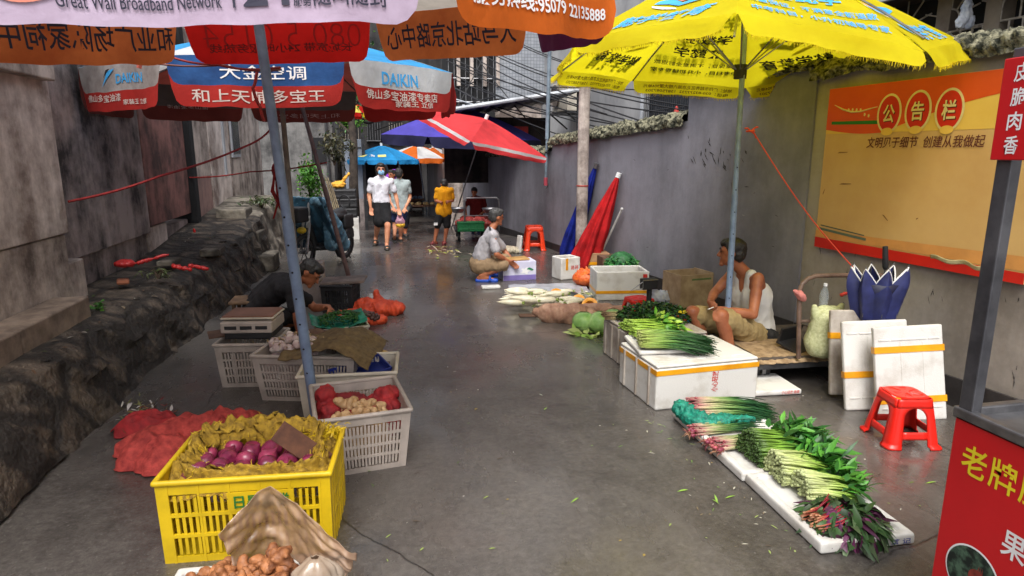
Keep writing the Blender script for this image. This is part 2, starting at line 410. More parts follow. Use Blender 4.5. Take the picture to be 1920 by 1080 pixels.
panel('upper_wall', -2.9, -2.56, 9.96, 11.0, 1.33, 3.4, M_CONC); panel('upper_wall', -2.9, -2.55, 11.01, 12.4, .4, 3.4, M_CONC_L)
panel('frame_strip', -2.6, -2.52, 11.9, 12.0, 1.3, 3.2, M_TILE); panel('window_frame', -2.6, -2.51, 12.5, 13.2, 1.6, 2.9, M_TILE)
panel('window_pane', -2.6, -2.5, 12.56, 13.14, 1.66, 2.84, mat('dusty_glass', srgb(70, 76, 80), srgb(50, 54, 58), .15, 3))
panel('upper_wall', -2.9, -2.54, 12.41, 15.6, .4, 3.4, M_CONC)
for (x, y, z, s, l_) in ((-2.2, 7.3, .56, .16, 'flat dark stone slab lying on the left bank by the red bag'), (-1.95, 8.1, .55, .22, 'grey flat stone on the bank under the stained wall'),
                      (-2.3, 6.3, .55, .1, 'orange brown broken brick at the end of the stone ledge')):
    o = MB().rbox((0, 0, 0), (s, s * 1.8, s * .35), .015, rz=U(-.4, .4)).build('loose_stone', M_ROCK_L if s > .1 else paint(srgb(150, 92, 66), .9))
    o.location = (x, y, z); tag(o, l_, 'stone')
t = thing('cement_steps', 'pale cement steps cut into the left bank behind the bent vendor', 'steps', G(495, 505))
for k in range(3):
    mb = MB(); mb.rbox((-.02 - .22 * k, .3 * k, .12 + .16 * k), (.42, .55, .24 + .3 * k), .02); mb.build('step', M_ROCK_L, t)

# ------------------------------------------------------------------ right: boundary wall, coping, skirt
def wall_strip(mb, y0, y1, z0a, z1a, z0b, z1b, off, th):
    a, b = WP(y0, 0, off), WP(y1, 0, off); n = WN * -th
    mb.add([a + V((0, 0, z0a)), b + V((0, 0, z0b)), b + V((0, 0, z1b)), a + V((0, 0, z1a)), a + n + V((0, 0, z0a)), b + n + V((0, 0, z0b)), b + n + V((0, 0, z1b)), a + n + V((0, 0, z1a))],
           [(0, 1, 2, 3), (7, 6, 5, 4), (0, 3, 7, 4), (1, 5, 6, 2), (3, 2, 6, 7), (0, 4, 5, 1)])
t = thing('boundary_wall', 'long plastered grey boundary wall down the right side of the alley', 'wall', (0, 0, 0))
mb = MB(); wall_strip(mb, -2, 4.95, -.1, 2.34, -.1, 2.34, -.02, .3); mb.build('wall_face', M_WALLW, t)
mb = MB(); wall_strip(mb, 4.95, 6.84, -.1, 2.4, -.1, 2.36, 0, .3); wall_strip(mb, 6.84, 11.0, -.1, 2.04, -.1, 1.86, -.003, .3)
wall_strip(mb, 11.0, 23, -.2, 1.72, -.7, 1.55, -.006, .3); mb.build('wall_face', M_WALLG, t)
mb = MB(); wall_strip(mb, -2, 4.94, -.1, .2, -.1, .2, .012, .02); wall_strip(mb, 4.96, 16, -.1, .2, -.5, .05, .012, .02)
mb.build('damp_skirt', mat('damp_skirt', srgb(58, 54, 54), srgb(36, 33, 33), .5, 5, .3, 20), t)
def coping(y0, y1, z0, z1, h, n=90):
    mb = MB()
    def f(u, v):
        y = y0 + (y1 - y0) * u; z = z0 + (z1 - z0) * u; a = math.pi * v * 1.25 - .4
        q = V((y * 7, v * 6, z)); d = .04 * noise.noise(q) + .035 * noise.noise(q * 2.6) + .035 * (.4 - abs(noise.noise(q * 5.5))) + .02 * noise.noise(q * 13)
        p = WP(y, z, -.12); r = (.19 + d)
        return p + WN * (r * math.cos(a)) + V((0, 0, max(-.05, (h + d) * math.sin(a)) + .03 * noise.noise(V((y * 3, 7, 1)))))
    mb.grid(f, n * 3, 24); return mb.build('coping', M_MOSS, t, smooth=True)
coping(-2, 4.95, 2.33, 2.33, .11, 150); coping(4.95, 6.84, 2.39, 2.35, .06); coping(6.85, 11.0, 2.03, 1.85, .12, 120); coping(11.0, 16, 1.71, 1.6, .1)

M_SCUF = mat('wall_scuff', srgb(72, 66, 64), srgb(48, 44, 42), .9, 20); M_SCUL = mat('wall_chip', srgb(176, 172, 168), srgb(150, 146, 142), .9, 20)
wr_ = random.Random(77)
def scuff(y, z, L, W, ang, m_, off):
    mb = MB(); n_ = 9; up_, dn_ = [], []; tg = V((-WK, 1, 0)).normalized()
    for k in range(n_):
        f = k / (n_ - 1); w = W * math.sin(math.pi * min(.97, max(.03, f))) * wr_.uniform(.4, 1.1); a = (f - .5) * L; o_ = wr_.uniform(-.25, .25) * W
        for s_, lst in ((1, up_), (-1, dn_)): lst.append(WP(y, z, off) + tg * (a * math.cos(ang) - (s_ * w + o_) * math.sin(ang)) + V((0, 0, a * math.sin(ang) + (s_ * w + o_) * math.cos(ang))))
    mb.add(up_ + dn_, [(k, k + 1, n_ + k + 1, n_ + k) for k in range(n_ - 1)]); mb.build('scuff', m_, t, fix=False)
for k in range(34): scuff(wr_.uniform(2.6, 4.9), wr_.uniform(.25, .95), wr_.uniform(.03, .12), wr_.uniform(.002, .006), R(90 + wr_.uniform(-22, 22)), M_SCUF, -.0175)
for k in range(26): q = WX(1335 + wr_.gauss(0, 26), 290 + wr_.gauss(0, 16)); scuff(q.y, q.z, wr_.uniform(.03, .12), wr_.uniform(.004, .014), R(60 + wr_.uniform(-40, 40)), M_SCUF, .0025)
for k in range(22): scuff(wr_.uniform(5, 10.5), wr_.uniform(.3, 1.7), wr_.uniform(.02, .08), wr_.uniform(.002, .006), R(wr_.uniform(0, 180)), wr_.choice([M_SCUF, M_SCUL]), .0025)

# ------------------------------------------------------------------ brown house above the wall, near right
F1 = thing('brown_house', 'brown rendered house with arched white window grilles above the right wall', 'house', WP(4.4, 0, -1.2), WROT)
Mi = Matrix.Translation(F1.location) @ Matrix.Rotation(WROT, 4, 'Z'); Mi = Mi.inverted()
def loc1(x, y): return Mi @ WX(x, y, -1.2)
mb = MB(); mb.box((1.2, 1.2, 1.6), (6.5, 1.0, 3.2)); mb.build('wall', M_BRNB, F1); mb = MB(); mb.box((1.2, .35, 5.2), (6.5, 1.9, 3)); mb.build('upper_wall', M_BRNB, F1)
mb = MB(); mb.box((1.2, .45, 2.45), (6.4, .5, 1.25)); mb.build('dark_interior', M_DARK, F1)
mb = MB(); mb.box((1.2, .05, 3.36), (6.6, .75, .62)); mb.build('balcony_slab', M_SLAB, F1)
mb = MB(); mb.box((1.2, -.36, 3.02), (6.6, .05, .05)); mb.build('slab_edge', M_TILE, F1)
for k, (px, py) in enumerate(((1690, 62), (1773, 46), (1887, 20), (2010, -10))):
    c = loc1(px, py); x = c.x; zb = c.z - .06
    mb = MB(); sp = .055
    for j in range(-2, 3): mb.tube([(x + j * .105, .05, 2.1), (x + j * .105, .05, zb)], .008, 6)
    mb.tube([(x - .32, .05, zb), (x + .32, .05, zb)], .009, 6)
    mb.tube([(x + .075 * math.cos(a), .05, zb + .11 + .075 * math.sin(a)) for a in [math.pi * q / 10 for q in range(11)]], .008, 6)
    for s in (-1, 1): mb.tube([(x + s * .075, .05, zb), (x + s * .075, .05, zb + .11)], .008, 6)
    for q in range(5):
        a = math.pi * (q + .5) / 5; mb.tube([(x + .08 * math.cos(a), .05, zb + .11 + .08 * math.sin(a)), (x + .26 * math.cos(a), .05, zb + .11 + .25 * math.sin(a))], .007, 6)
    mb.build('window_grille', M_BARS, F1)
    mb = MB(); mb.box((x + .37, .12, 2.4), (.13, .16, 1.4)); mb.build('pillar', mat('beige_pillar', srgb(142, 130, 116), srgb(112, 100, 90), .8, 4), F1)
c = WX(1812, 24, -1.1); mb = MB(); mb.ell((0, 0, 0), (.05, .03, .11)); mb.ell((.03, 0, -.06), (.05, .03, .06)); mb.ell((-.04, 0, -.07), (.04, .03, .05))
o = fuse(mb, 'white_cloth', mat('white_cloth', srgb(225, 228, 235), srgb(150, 160, 180), .9, 9), voxel=.008, wrinkle=.012, wscale=30); o.location = c
tag(o, 'white cloth knotted on the grille of the brown house', 'cloth')

# ------------------------------------------------------------------ grey house behind the wall
F2 = thing('grey_house', 'pale grey rendered building with barred window behind the far right wall', 'building', WP(13.5, 0, -2.2), WROT)
mb = MB(); mb.box((.6, 1.5, 3.4), (9.6, 3, 8)); mb.build('wall', M_GREYB, F2)
mb = MB(); mb.box((2.75, -.02, 2.45), (1.5, .06, 1.0)); mb.build('window_pane', mat('dark_glass', srgb(70, 76, 84), srgb(44, 48, 54), .2, 3), F2)
mb = MB()
for k in range(24): mb.tube([(2.0 + k * .066, -.11, 1.9), (2.0 + k * .066, -.11, 2.98)], .009, 6)
for z in (1.95, 2.2, 2.45, 2.7, 2.93): mb.tube([(1.97, -.11, z), (3.55, -.11, z)], .009, 6)
mb.build('window_grille', M_DSTEEL, F2)
mb = MB(); mb.tube([(1.75, -.06, 0), (1.75, -.06, 6)], .04, 8); mb.build('drain_pipe', M_TILE, F2)
o = MB().cone((0, 0, 0), .055, (0, 0, .11), .02).build('red_cone', paint(srgb(205, 70, 62)), smooth=True); o.location = WX(1268, 214, -1.7); tag(o, 'small red cone shaped bundle at the barred window', 'cone')
ac = thing('air_conditioner', 'off white outdoor air conditioner unit on the grey building', 'air conditioner', WX(1062, 183, -1.85), WROT)
mb = MB(); mb.rbox((0, 0, 0), (.95, .34, .66), .02); mb.build('casing', mat('ac_casing', srgb(196, 190, 176), srgb(160, 152, 140), .6, 4), ac)
mb = MB(); mb.lathe([(.001, 0), (.24, 0), (.26, .02), (.26, .03)], (-.2, -.2, .03), 28, Matrix.Rotation(R(90), 3, 'X')); mb.build('fan_grille', mat('rust_grille', srgb(110, 100, 92), srgb(70, 60, 54), .7, 30), ac)
mb = MB(); mb.box((0, .02, -.36), (1.2, .5, .05)); mb.tube([(-.5, -.2, -.36), (-.5, .24, -.7)], .02); mb.tube([(.5, -.2, -.36), (.5, .24, -.7)], .02); mb.build('bracket', M_DSTEEL, ac)

# tiled house and its dark neighbours further on
tl = thing('tiled_house', 'weathered house clad in pale square tiles with barred balconies behind cables', 'house', (3.4, 17.5, -.5))
def tile_mat():
    m = bpy.data.materials.new('square_tile'); m.use_nodes = True; n = m.node_tree.nodes; l = m.node_tree.links; b = n['Principled BSDF']
    tc = n.new('ShaderNodeTexCoord'); mp = n.new('ShaderNodeMapping'); mp.inputs['Rotation'].default_value = (R(90), 0, 0); l.new(tc.outputs['Object'], mp.inputs[0])
    br = n.new('ShaderNodeTexBrick'); br.offset = 0; br.inputs['Scale'].default_value = 6; br.inputs['Brick Width'].default_value = .5; br.inputs['Row Height'].default_value = .5
    br.inputs['Mortar Size'].default_value = .035; br.inputs['Color1'].default_value = (*srgb(168, 172, 178), 1); br.inputs['Color2'].default_value = (*srgb(150, 154, 162), 1); br.inputs['Mortar'].default_value = (*srgb(110, 116, 124), 1)
    l.new(mp.outputs[0], br.inputs['Vector']); nz = n.new('ShaderNodeTexNoise'); nz.inputs['Scale'].default_value = 1.6; nz.inputs['Detail'].default_value = 8
    l.new(tc.outputs['Object'], nz.inputs['Vector']); mx = n.new('ShaderNodeMix'); mx.data_type = 'RGBA'; mx.blend_type = 'MULTIPLY'; l.new(nz.outputs['Fac'], mx.inputs[0]); l.new(br.outputs[0], mx.inputs[6]); mx.inputs[7].default_value = (.5, .5, .5, 1)
    l.new(mx.outputs[2], b.inputs['Base Color']); b.inputs['Roughness'].default_value = .4
    return m
mb = MB(); mb.box((.55, .8, 4.6), (1.5, 1.6, 2.0)); mb.build('tiled_front', tile_mat(), tl)
mb = MB(); mb.box((.55, 1.2, 1.8), (4.0, 2.0, 3.58)); mb.box((.55, 1.3, 7), (4.0, 2.0, 2.7)); mb.build('wall', M_CONC, tl)
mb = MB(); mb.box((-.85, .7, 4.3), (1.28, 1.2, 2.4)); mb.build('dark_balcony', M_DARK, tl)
mb = MB()
for k in range(9): mb.tube([(-1.45 + k * .15, .05, 3.5), (-1.45 + k * .15, .05, 5.4)], .014, 6)
for z in (3.5, 4.1, 4.7, 5.4): mb.tube([(-1.5, .05, z), (-.2, .05, z)], .018, 6)
mb.build('balcony_bars', M_STEEL, tl)
for k in range(4):
    mb = MB(); mb.box((-1.2 + .35 * k, .0, 4.7), (.09, .12, 1.6)); mb.build('post', M_CONC, tl)
mb = MB(); mb.box((1.55, .3, 3), (.35, .5, 6)); mb.box((2.05, .5, 3), (.3, .5, 6)); mb.build('pillar', M_CONC, tl)
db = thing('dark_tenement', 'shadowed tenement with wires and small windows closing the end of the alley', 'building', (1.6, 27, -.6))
mb = MB(); mb.box((0, 2, 4), (6.5, 4, 9)); mb.build('wall', mat('shadowed_wall', srgb(66, 64, 64), srgb(28, 27, 28), .9, 1.6, streak=True), db)  # shadow at the alley end put into the dark wall colour
for k in range(9):
    x, z = -2.5 + (k % 5) * .85 + U(-.1, .1), 3.1 + (k // 5) * 1.0
    mb = MB(); mb.box((x, -.03, z), (.55, .05, .6)); f = mb.build('window', M_DARK, db)
    mb = MB()
    for j in range(6): mb.tube([(x - .25 + j * .1, -.09, z - .35), (x - .25 + j * .1, -.09, z + .35)], .012, 5)
    mb.box((x, -.12, z - .36), (.6, .2, .04)); mb.build('window_bars', M_STEEL if k % 2 else M_BARS, f)
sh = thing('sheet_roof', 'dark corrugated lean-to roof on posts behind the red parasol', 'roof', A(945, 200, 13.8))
mb = MB()
def rf(u, v): return V((-1.2 + 2.6 * u, -1.2 + 2.6 * v, -.12 + .42 * u + .02 * math.sin(u * 60) - .08 * v))
mb.grid(rf, 120, 2); mb.grid(lambda u, v: rf(u, v) - V((0, 0, .02)), 120, 2); mb.build('roof_sheet', mat('grey_sheet', srgb(120, 122, 124), srgb(60, 60, 62), .5, 3), sh)
mb = MB(); mb.tube([(-1.2, -1.22, -.14), (1.4, -1.22, .28)], .04, 8); mb.build('gutter', M_TILE, sh)
zr = -(sh.location.z - gz(13.8))
for x, y in ((1.3, -1.1), (1.3, 1.2)):
    mb = MB(); mb.tube([(x, y, zr - .15), (x, y, -.15 + .4 * (x > 0))], .04, 8); mb.build('post', M_DSTEEL, sh)
mb = MB(); mb.box((.1, 1.35, -.9), (2.5, .06, 1.5)); mb.build('back_panel', mat('dim_interior_panel', srgb(70, 60, 56), srgb(20, 18, 18), .9, 3, streak=True), sh)  # panel coloured dark to stand for the shaded interior under the roof
o = MB().rbox((0, 0, 0), (.42, .1, .5), .01).build('red_sign', mat('red_board', srgb(200, 30, 22), srgb(170, 24, 18), .5)); o.location = A(973, 258, 14.9); tag(o, 'plain red board hanging under the lean-to roof', 'sign')
# left far: houses, doors, trunk
lh = thing('old_grey_house', 'old grey house with streaked wall beyond the left bank', 'house', (-2.3, 19.5, -.45))
mb = MB(); mb.box((-1.35, 2, 3), (4.9, 4, 8)); mb.build('wall', mat('streaked_wall', srgb(122, 120, 118), srgb(58, 57, 57), .9, 2.2, streak=True), lh)
mb = MB(); mb.box((.75, -.03, 2.2), (.5, .06, .7)); mb.build('window', M_DARK, lh)
mb = MB(); mb.tube([(.95, -.1, -.1), (.95, -.1, 5)], .05, 8); mb.build('drain_pipe', M_DSTEEL, lh)
dr = thing('metal_door', 'pale blue grey metal door between the left bank and the tree trunk', 'door', A(668, 330, 16.6)); dr.location.z = gz(16.6) + .75
mb = MB(); mb.rbox((-.05, 0, .75), (.42, .06, 1.5), .01); mb.build('door_leaf', mat('door_paint', srgb(150, 158, 170), srgb(116, 122, 134), .5, 3), dr)
mb = MB(); mb.box((-.3, .03, .45), (.07, .12, 2.4)); mb.build('door_frame', M_DSTEEL, dr); mb = MB(); mb.box((.2, .03, .45), (.07, .12, 2.4)); mb.build('door_frame', M_DSTEEL, dr); mb = MB(); mb.box((-.05, .05, -.35), (.42, .2, .8)); mb.build('door_step', M_CONC_D, dr)
mb = MB(); mb.box((-.05, -.04, 1.3), (.4, .02, .03)); mb.build('handle', M_DSTEEL, dr)

# ------------------------------------------------------------------ utility pole, conduit, cables
t = thing('utility_pole', 'weathered round concrete utility pole against the right wall', 'utility pole', (2.98, 9.2, 0))
mb = MB(); mb.tube([(0, 0, -.1), (.0, 0, 2), (.02, 0, 5.2)], [.088, .082, .07], 20); mb.build('shaft', M_CONC, t, smooth=40)
mb = MB(); mb.lathe([(.088, 1.2), (.09, 1.205), (.09, 1.215), (.088, 1.22)], (0, 0, 0), 20); mb.build('wire_band', paint(srgb(176, 70, 60)), t)
pp = WX(1023, 350, .08); t = thing('hanging_pipe', 'thin blue grey pipe with a red tipped hook, in front of the far wall', 'pipe', pp)
top = WX(1031, 78, .08) - pp; mid = top * .34
mb = MB(); mb.tube([(0, 0, .12), mid], .022, 8); mb.tube([mid, top], .034, 8); mb.build('tube', mat('blue_grey_pipe', srgb(128, 146, 158), srgb(92, 106, 118), .5, 6), t)
mb = MB(); mb.tube([(0, 0, .02), (0, 0, .16)], .035, 10); mb.build('red_tip', paint(srgb(176, 70, 84)), t)
mb = MB(); mb.tube([V((0, 0, .02)) + V((.04 * math.sin(a), 0, -.05 - .05 * math.cos(a) + .05)) for a in [q * .5 for q in range(10)]], .008, 6); mb.build('hook', M_DSTEEL, t)
for q in (.3, .7):
    mb = MB(); p = top * q; mb.tube([p, p - WN * .09 if p.z + pp.z < 1.8 else p - WN * 2.2], .012, 6); mb.build('wall_bracket', M_DSTEEL, t)
CAB = [((860, 80), (1300, 262), 15, 8), ((860, 117), (1190, 231), 14, 10), ((880, 138), (1165, 236), 14.5, 10), ((862, 148), (1120, 240), 15, 11), ((930, 102), (1300, 205), 16, 9), ((931, 108), (1302, 214), 16, 9.2),
       ((1000, 95), (1340, 180), 15, 9), ((860, 170), (1060, 258), 14, 12), ((985, 92), (1260, 160), 15.5, 9.5), ((870, 98), (1100, 205), 15, 10.8), ((720, 180), (960, 240), 19, 17), ((712, 215), (900, 190), 20, 16), ((860, 195), (900, 120), 16, 16.5), ((866, 128), (1250, 215), 14.8, 9), ((872, 175), (1010, 225), 15, 13), ((850, 150), (1130, 232), 15, 10.6), ((735, 130), (905, 225), 19, 16), ((720, 240), (880, 160), 20, 17), ((880, 90), (1010, 250), 15.5, 13.5), ((700, 190), (880, 215), 21, 17)]
for (a, b, ya, yb) in CAB:
    p, q = A(*a, ya), A(*b, yb); L = (q - p).length
    mb = MB(); pts = []
    for k in range(17):
        f = k / 16; r = p.lerp(q, -.12 + 1.24 * f); r.z -= .03 * L * (1 - (2 * f - 1) ** 2) - .03 * L * .5; pts.append(r - p)
    mb.tube(pts, .012 if ya < 17 else .016, 5)
    o = mb.build('power_cable', mat('black_cable', (.012, .012, .013), rough=.5)); o.location = p
    tag(o, 'thin black cable slung in the bundle between the far houses and the pole', 'cable', 'black overhead cables')
mb = MB(); p, q = A(770, 162, 16), A(1030, 215, 14)
mb.tube([(0, 0, 0), (q - p) * .5 + V((0, 0, -.12)), q - p], .016, 6); o = mb.build('white_hose', M_TILE); o.location = p; tag(o, 'thin white hose strung above the lean-to roof', 'hose')
# ------------------------------------------------------------------ open parasols
def cloth(name, c, trans=.35, c2=None, rough=.8): return mat('cloth_' + name, c, c2 or tuple(x * .72 for x in c), rough, 3.2, .45, 9, trans=trans, spec=.25, dist=.02)
C_CREAM = cloth('cream', srgb(206, 198, 186)); C_LAV = cloth('lavender', srgb(196, 178, 200), .2, srgb(160, 140, 160)); C_ORG = cloth('orange', srgb(228, 112, 36), .4)
C_BRO = cloth('faded_orange', srgb(220, 122, 66), .68, srgb(188, 96, 52)); C_RED = cloth('red', srgb(222, 36, 30), .65); C_PUR = cloth('purple', srgb(92, 30, 72), .25)
C_WHT = cloth('white', srgb(215, 215, 215)); C_SKY = cloth('sky_blue', srgb(64, 160, 220)); C_NAV = cloth('deep_blue', srgb(46, 92, 150), .2, srgb(30, 58, 104))
C_GRY = cloth('grey_white', srgb(178, 170, 166), .25, srgb(128, 118, 114)); C_RDD = cloth('dull_red', srgb(178, 46, 40), .25); C_BRD = cloth('brown_red', srgb(120, 56, 48), .3); C_CHR = cloth('charcoal', srgb(92, 84, 78), .2)
C_YEL = cloth('yellow', srgb(244, 230, 36), .62, srgb(232, 214, 26)); C_YLF = cloth('yellow_fringe', srgb(236, 214, 40), .45)
C_BLU = cloth('cyan_blue', srgb(44, 150, 214)); C_INK = cloth('indigo', srgb(74, 66, 160), .12); C_NVY = cloth('navy', srgb(34, 34, 66), .1); C_ROS = cloth('rose_red', srgb(214, 62, 66), .3)
T_BLACK = paint((.012, .012, .016), .7); T_NAVY = paint(srgb(36, 34, 56), .7); T_WHITE = paint(srgb(232, 232, 232), .7); T_BLUE = paint(srgb(58, 158, 220), .7); T_GREEN = paint(srgb(30, 110, 40), .7)
T_DRED = paint(srgb(108, 10, 10), .8); T_RED = paint(srgb(200, 40, 30), .7); T_YEL = paint(srgb(226, 206, 30), .6); T_BROWN = paint(srgb(110, 70, 20), .8); T_PALE = paint(srgb(206, 190, 182), .8); T_PINK = paint(srgb(214, 130, 110), .8)
T_MAR = paint(srgb(92, 30, 20), .7); T_CREAM = paint(srgb(228, 208, 140), .7)
class Parasol:
    def __init__(s, name, label, base, ctr, N, rad, rise, fh, rot, tilt, panels, flaps, group=None, flare=.12, pole=(.022, None), sag=.035, seed=0, bend=None):
        s.bend = bend or [0] * N
        s.base = V(base); s.N, s.rad, s.rise, s.fh, s.flare, s.sag, s.seed = N, rad, rise, fh, flare, sag, seed
        s.T = Matrix.Translation(V(ctr)) @ Matrix.Rotation(tilt[0], 4, 'X') @ Matrix.Rotation(tilt[1], 4, 'Y') @ Matrix.Rotation(rot, 4, 'Z')
        s.ob = thing(name, label, 'parasol', base, group=group)
        for k in range(N):
            mb = MB(); mb.grid(lambda u, v: s.P(k, max(v, .02), 2 * u - 1), 14, 12); mb.build('canopy_panel', panels[k % len(panels)], s.ob, smooth=True)
            fm = flaps[k % len(flaps)]
            if fm is None: continue
            if not isinstance(fm, tuple): fm = (fm, 1.0, fm)
            for (m_, w0, w1) in ((fm[0], 0, fm[1]), (fm[2], fm[1], 1)):
                if w1 - w0 < .01: continue
                mb = MB(); mb.grid(lambda u, v: s.Q(k, 2 * u - 1, w0 + (w1 - w0) * v), 36, 8); mb.build('valance', m_, s.ob, smooth=True)
        mb = MB(); mb.tube([s.L(V((0, 0, rise - .02))), s.L(V((0, 0, rise + .07)))], .03, 8); mb.build('finial', T_WHITE, s.ob, smooth=40)
        for k in range(N):
            a = 2 * math.pi * (k + .5) / N
            mb = MB(); mb.tube([s.L(V((rad * q * math.cos(a), rad * q * math.sin(a), rise * (1 - q ** 1.35) - .012))) for q in (.03, .3, .55, .8, .99)], .007, 6); mb.build('rib', M_STEEL, s.ob)
            if pole[0]:
                q = .48; mb = MB(); mb.tube([s.L(V((rad * q * math.cos(a), rad * q * math.sin(a), rise * (1 - q ** 1.35) - .02))), s.L(V((.02 * math.cos(a), .02 * math.sin(a), -.05)))], .006, 6); mb.build('strut', M_STEEL, s.ob)
        if pole[0]:
            top = s.L(V((0, 0, rise))); b = pole[1] if pole[1] else mat('pole_blue_grey', srgb(130, 150, 178), srgb(104, 120, 146), .45, 9, spec=.5)
            r = pole[0]; mb = MB(); mb.tube([V((0, 0, -.02)), top * .45, top * .46, top], [r, r, r * .84, r * .8], 14); mb.build('pole', b, s.ob, smooth=40)
            for q in [.08 + .055 * i for i in range(9)] if r > .0235 else ():
                p = top * q; mb = MB(); mb.tube([p + V((-.3 * r, -r * .9, 0)), p + V((-.3 * r, -r * 1.06, 0))], r * .2, 8); mb.build('pin_hole', M_DARK, s.ob)
            mb = MB(); mb.tube([s.L(V((0, 0, -.1))), s.L(V((0, 0, 0)))], r * 1.9, 12); mb.build('runner', T_BLACK, s.ob)
    def L(s, p): return s.T @ p - s.base
    def raw(s, k, q, t):
        h = math.pi / s.N; a = 2 * math.pi * k / s.N; r = s.rad * q
        e0 = V((r * math.cos(a - h), r * math.sin(a - h), 0)); e1 = V((r * math.cos(a + h), r * math.sin(a + h), 0))
        p = e0.lerp(e1, (t + 1) / 2); b = 1 - t * t
        z = s.rise * (1 - q ** 1.35) - s.sag * b * math.sin(min(1, q * 1.05) * math.pi * .86) * 1.2 + .03 * b * q ** 6 + q * q * (s.bend[k] + (s.bend[(k + 1) % s.N] - s.bend[k]) * (t + 1) / 2)
        z += .008 * noise.noise(V((p.x * 5 + s.seed, p.y * 5, k))) * q
        return V((p.x, p.y, z))
    def P(s, k, q, t, off=0.0):
        p = s.raw(k, q, t); a = 2 * math.pi * k / s.N
        n = V((math.cos(a) * s.rise, math.sin(a) * s.rise, s.rad)).normalized()
        return s.L(p + n * off)
    def Q(s, k, t, w, off=0.0):
        a = 2 * math.pi * k / s.N; n = V((math.cos(a), math.sin(a), 0)); tt = t * .975
        c = max(0, (abs(t) - .80) / .20); h = s.fh * (.62 + .38 * math.sqrt(max(0, 1 - c * c))) * (1 + .07 * (1 - t * t))
        if c > 0: tt = math.copysign(abs(tt) - .035 * c * c * w, tt)
        p = s.raw(k, 1, tt); wv = .018 * math.sin(5.1 * t + k * 1.7 + s.seed) + .022 * noise.noise(V((t * 2.6, k * 3.1 + s.seed, w)))
        p = p + n * (s.flare * s.fh * w + wv * w + off) - V((0, 0, h * w + .012 * w * noise.noise(V((t * 4, k + s.seed, 2)))))
        return s.L(p)
    def flap_text(s, k, t_, height, m_, u0=0.0, v0=0.0, width=None, side=1, bold=.012, mirror=False):
        hw = s.rad * math.sin(math.pi / s.N)
        return lettering(t_, lambda u, v: s.Q(k, max(-1, min(1, u / hw)), .5 - v / s.fh, .005 * side), height, m_, s.ob, width, mirror, bold, at=(u0, v0))
    def panel_text(s, k, t_, height, m_, q0, u0=0.0, width=None, side=1, bold=.012, shear=0.0):
        def f(u, v):
            q = q0 - v / math.hypot(s.rad * math.cos(math.pi / s.N), s.rise); hw = s.rad * max(q, .05) * math.sin(math.pi / s.N)
            return s.P(k, q, max(-1, min(1, u / hw)), .007 * side)
        return lettering(t_, f, height, m_, s.ob, width, False, bold, shear, at=(u0, 0))
    def panel_patch(s, k, poly, m_, q0, u0=0.0, side=1, name='emblem', lift=.008):
        mb = MB(); L = math.hypot(s.rad * math.cos(math.pi / s.N), s.rise)
        def f(u, v):
            q = q0 - v / L; hw = s.rad * q * math.sin(math.pi / s.N); return s.P(k, q, (u0 + u) / hw, lift * side)
        n = len(poly); c = (sum(p[0] for p in poly) / n, sum(p[1] for p in poly) / n)
        mb.add([f(*c)] + [f(*p) for p in poly], [(0, 1 + i, 1 + (i + 1) % n) for i in range(n)]); return mb.build(name, m_, s.ob, fix=False)

# the big eight sided parasol right overhead
# panel k=0 faces +X before the rotation; rot puts k=0 to the near side
pa = Parasol('parasol', 'large cream overhead parasol with lavender, orange and red lettered flaps', G(595, 800), (-.55, 3.5, 2.485), 8, 1.70, .42, .30, R(-90 + 3), (R(5.5), R(-2.6)),
             [C_CREAM], [C_LAV, C_ORG, C_PUR, C_BRO, C_RED, C_BRO, C_CREAM, C_RED], pole=(.031, None))
kx = 1.94 / 1200
def nu_(px): return (px - 390) * kx
pa.flap_text(0, 'Great Wall Broadband Network', .034, T_NAVY, nu_(312), -.095, width=.40, bold=.008)
pa.flap_text(0, '|', .06, T_NAVY, nu_(455), -.08)
pa.flap_text(0, '24', .075, T_NAVY, nu_(510), -.07, width=.13, bold=.03)
pa.flap_text(0, '小时', .024, T_NAVY, nu_(566), -.062, bold=.02); pa.flap_text(0, '服务', .024, T_NAVY, nu_(566), -.098, bold=.02)
pa.flap_text(0, '随叫随到', .055, T_NAVY, nu_(646), -.082, width=.2, bold=.013)
pa.flap_text(0, '长城宽带', .06, paint(srgb(86, 50, 130), .7), nu_(330), -.01, width=.42, bold=.02)
mb = MB(); hw = pa.rad * math.sin(math.pi / 8)
mb.grid(lambda u, v: pa.Q(0, (nu_(150) + (.085 + .016 * v) * math.cos(u * 6.283)) / hw, .5 - (-.035 + (.055 + .012 * v) * math.sin(u * 6.283)) / .3, .005), 40, 1); mb.build('emblem', T_PINK, pa.ob, fix=False)
pa.flap_text(1, '服务热线:95079 22135888', .06, T_WHITE, .02, -.055, width=1.05, bold=.02)
pa.flap_text(3, '大马站北京路中心', .155, T_NAVY, 0, .0, width=1.12, side=-1, bold=.012)
pa.flap_text(5, '和业广场陈家祠中心', .155, T_NAVY, 0, .0, width=1.22, side=-1, bold=.012)
pa.flap_text(4, '长城宽带 24小时服务热线', .06, T_DRED, 0, -.05, width=1.0, side=-1, bold=.012)
pa.flap_text(4, '080 5 0154', .15, paint(srgb(176, 20, 18), .8), -.02, .03, width=1.1, side=-1, bold=-.02)
pa.panel_text(1, '8', .001, T_BLACK, .8) if False else None
pa.panel_text(3, 'By-Yang0187', .04, T_NAVY, .80, .05, side=-1, bold=.004)

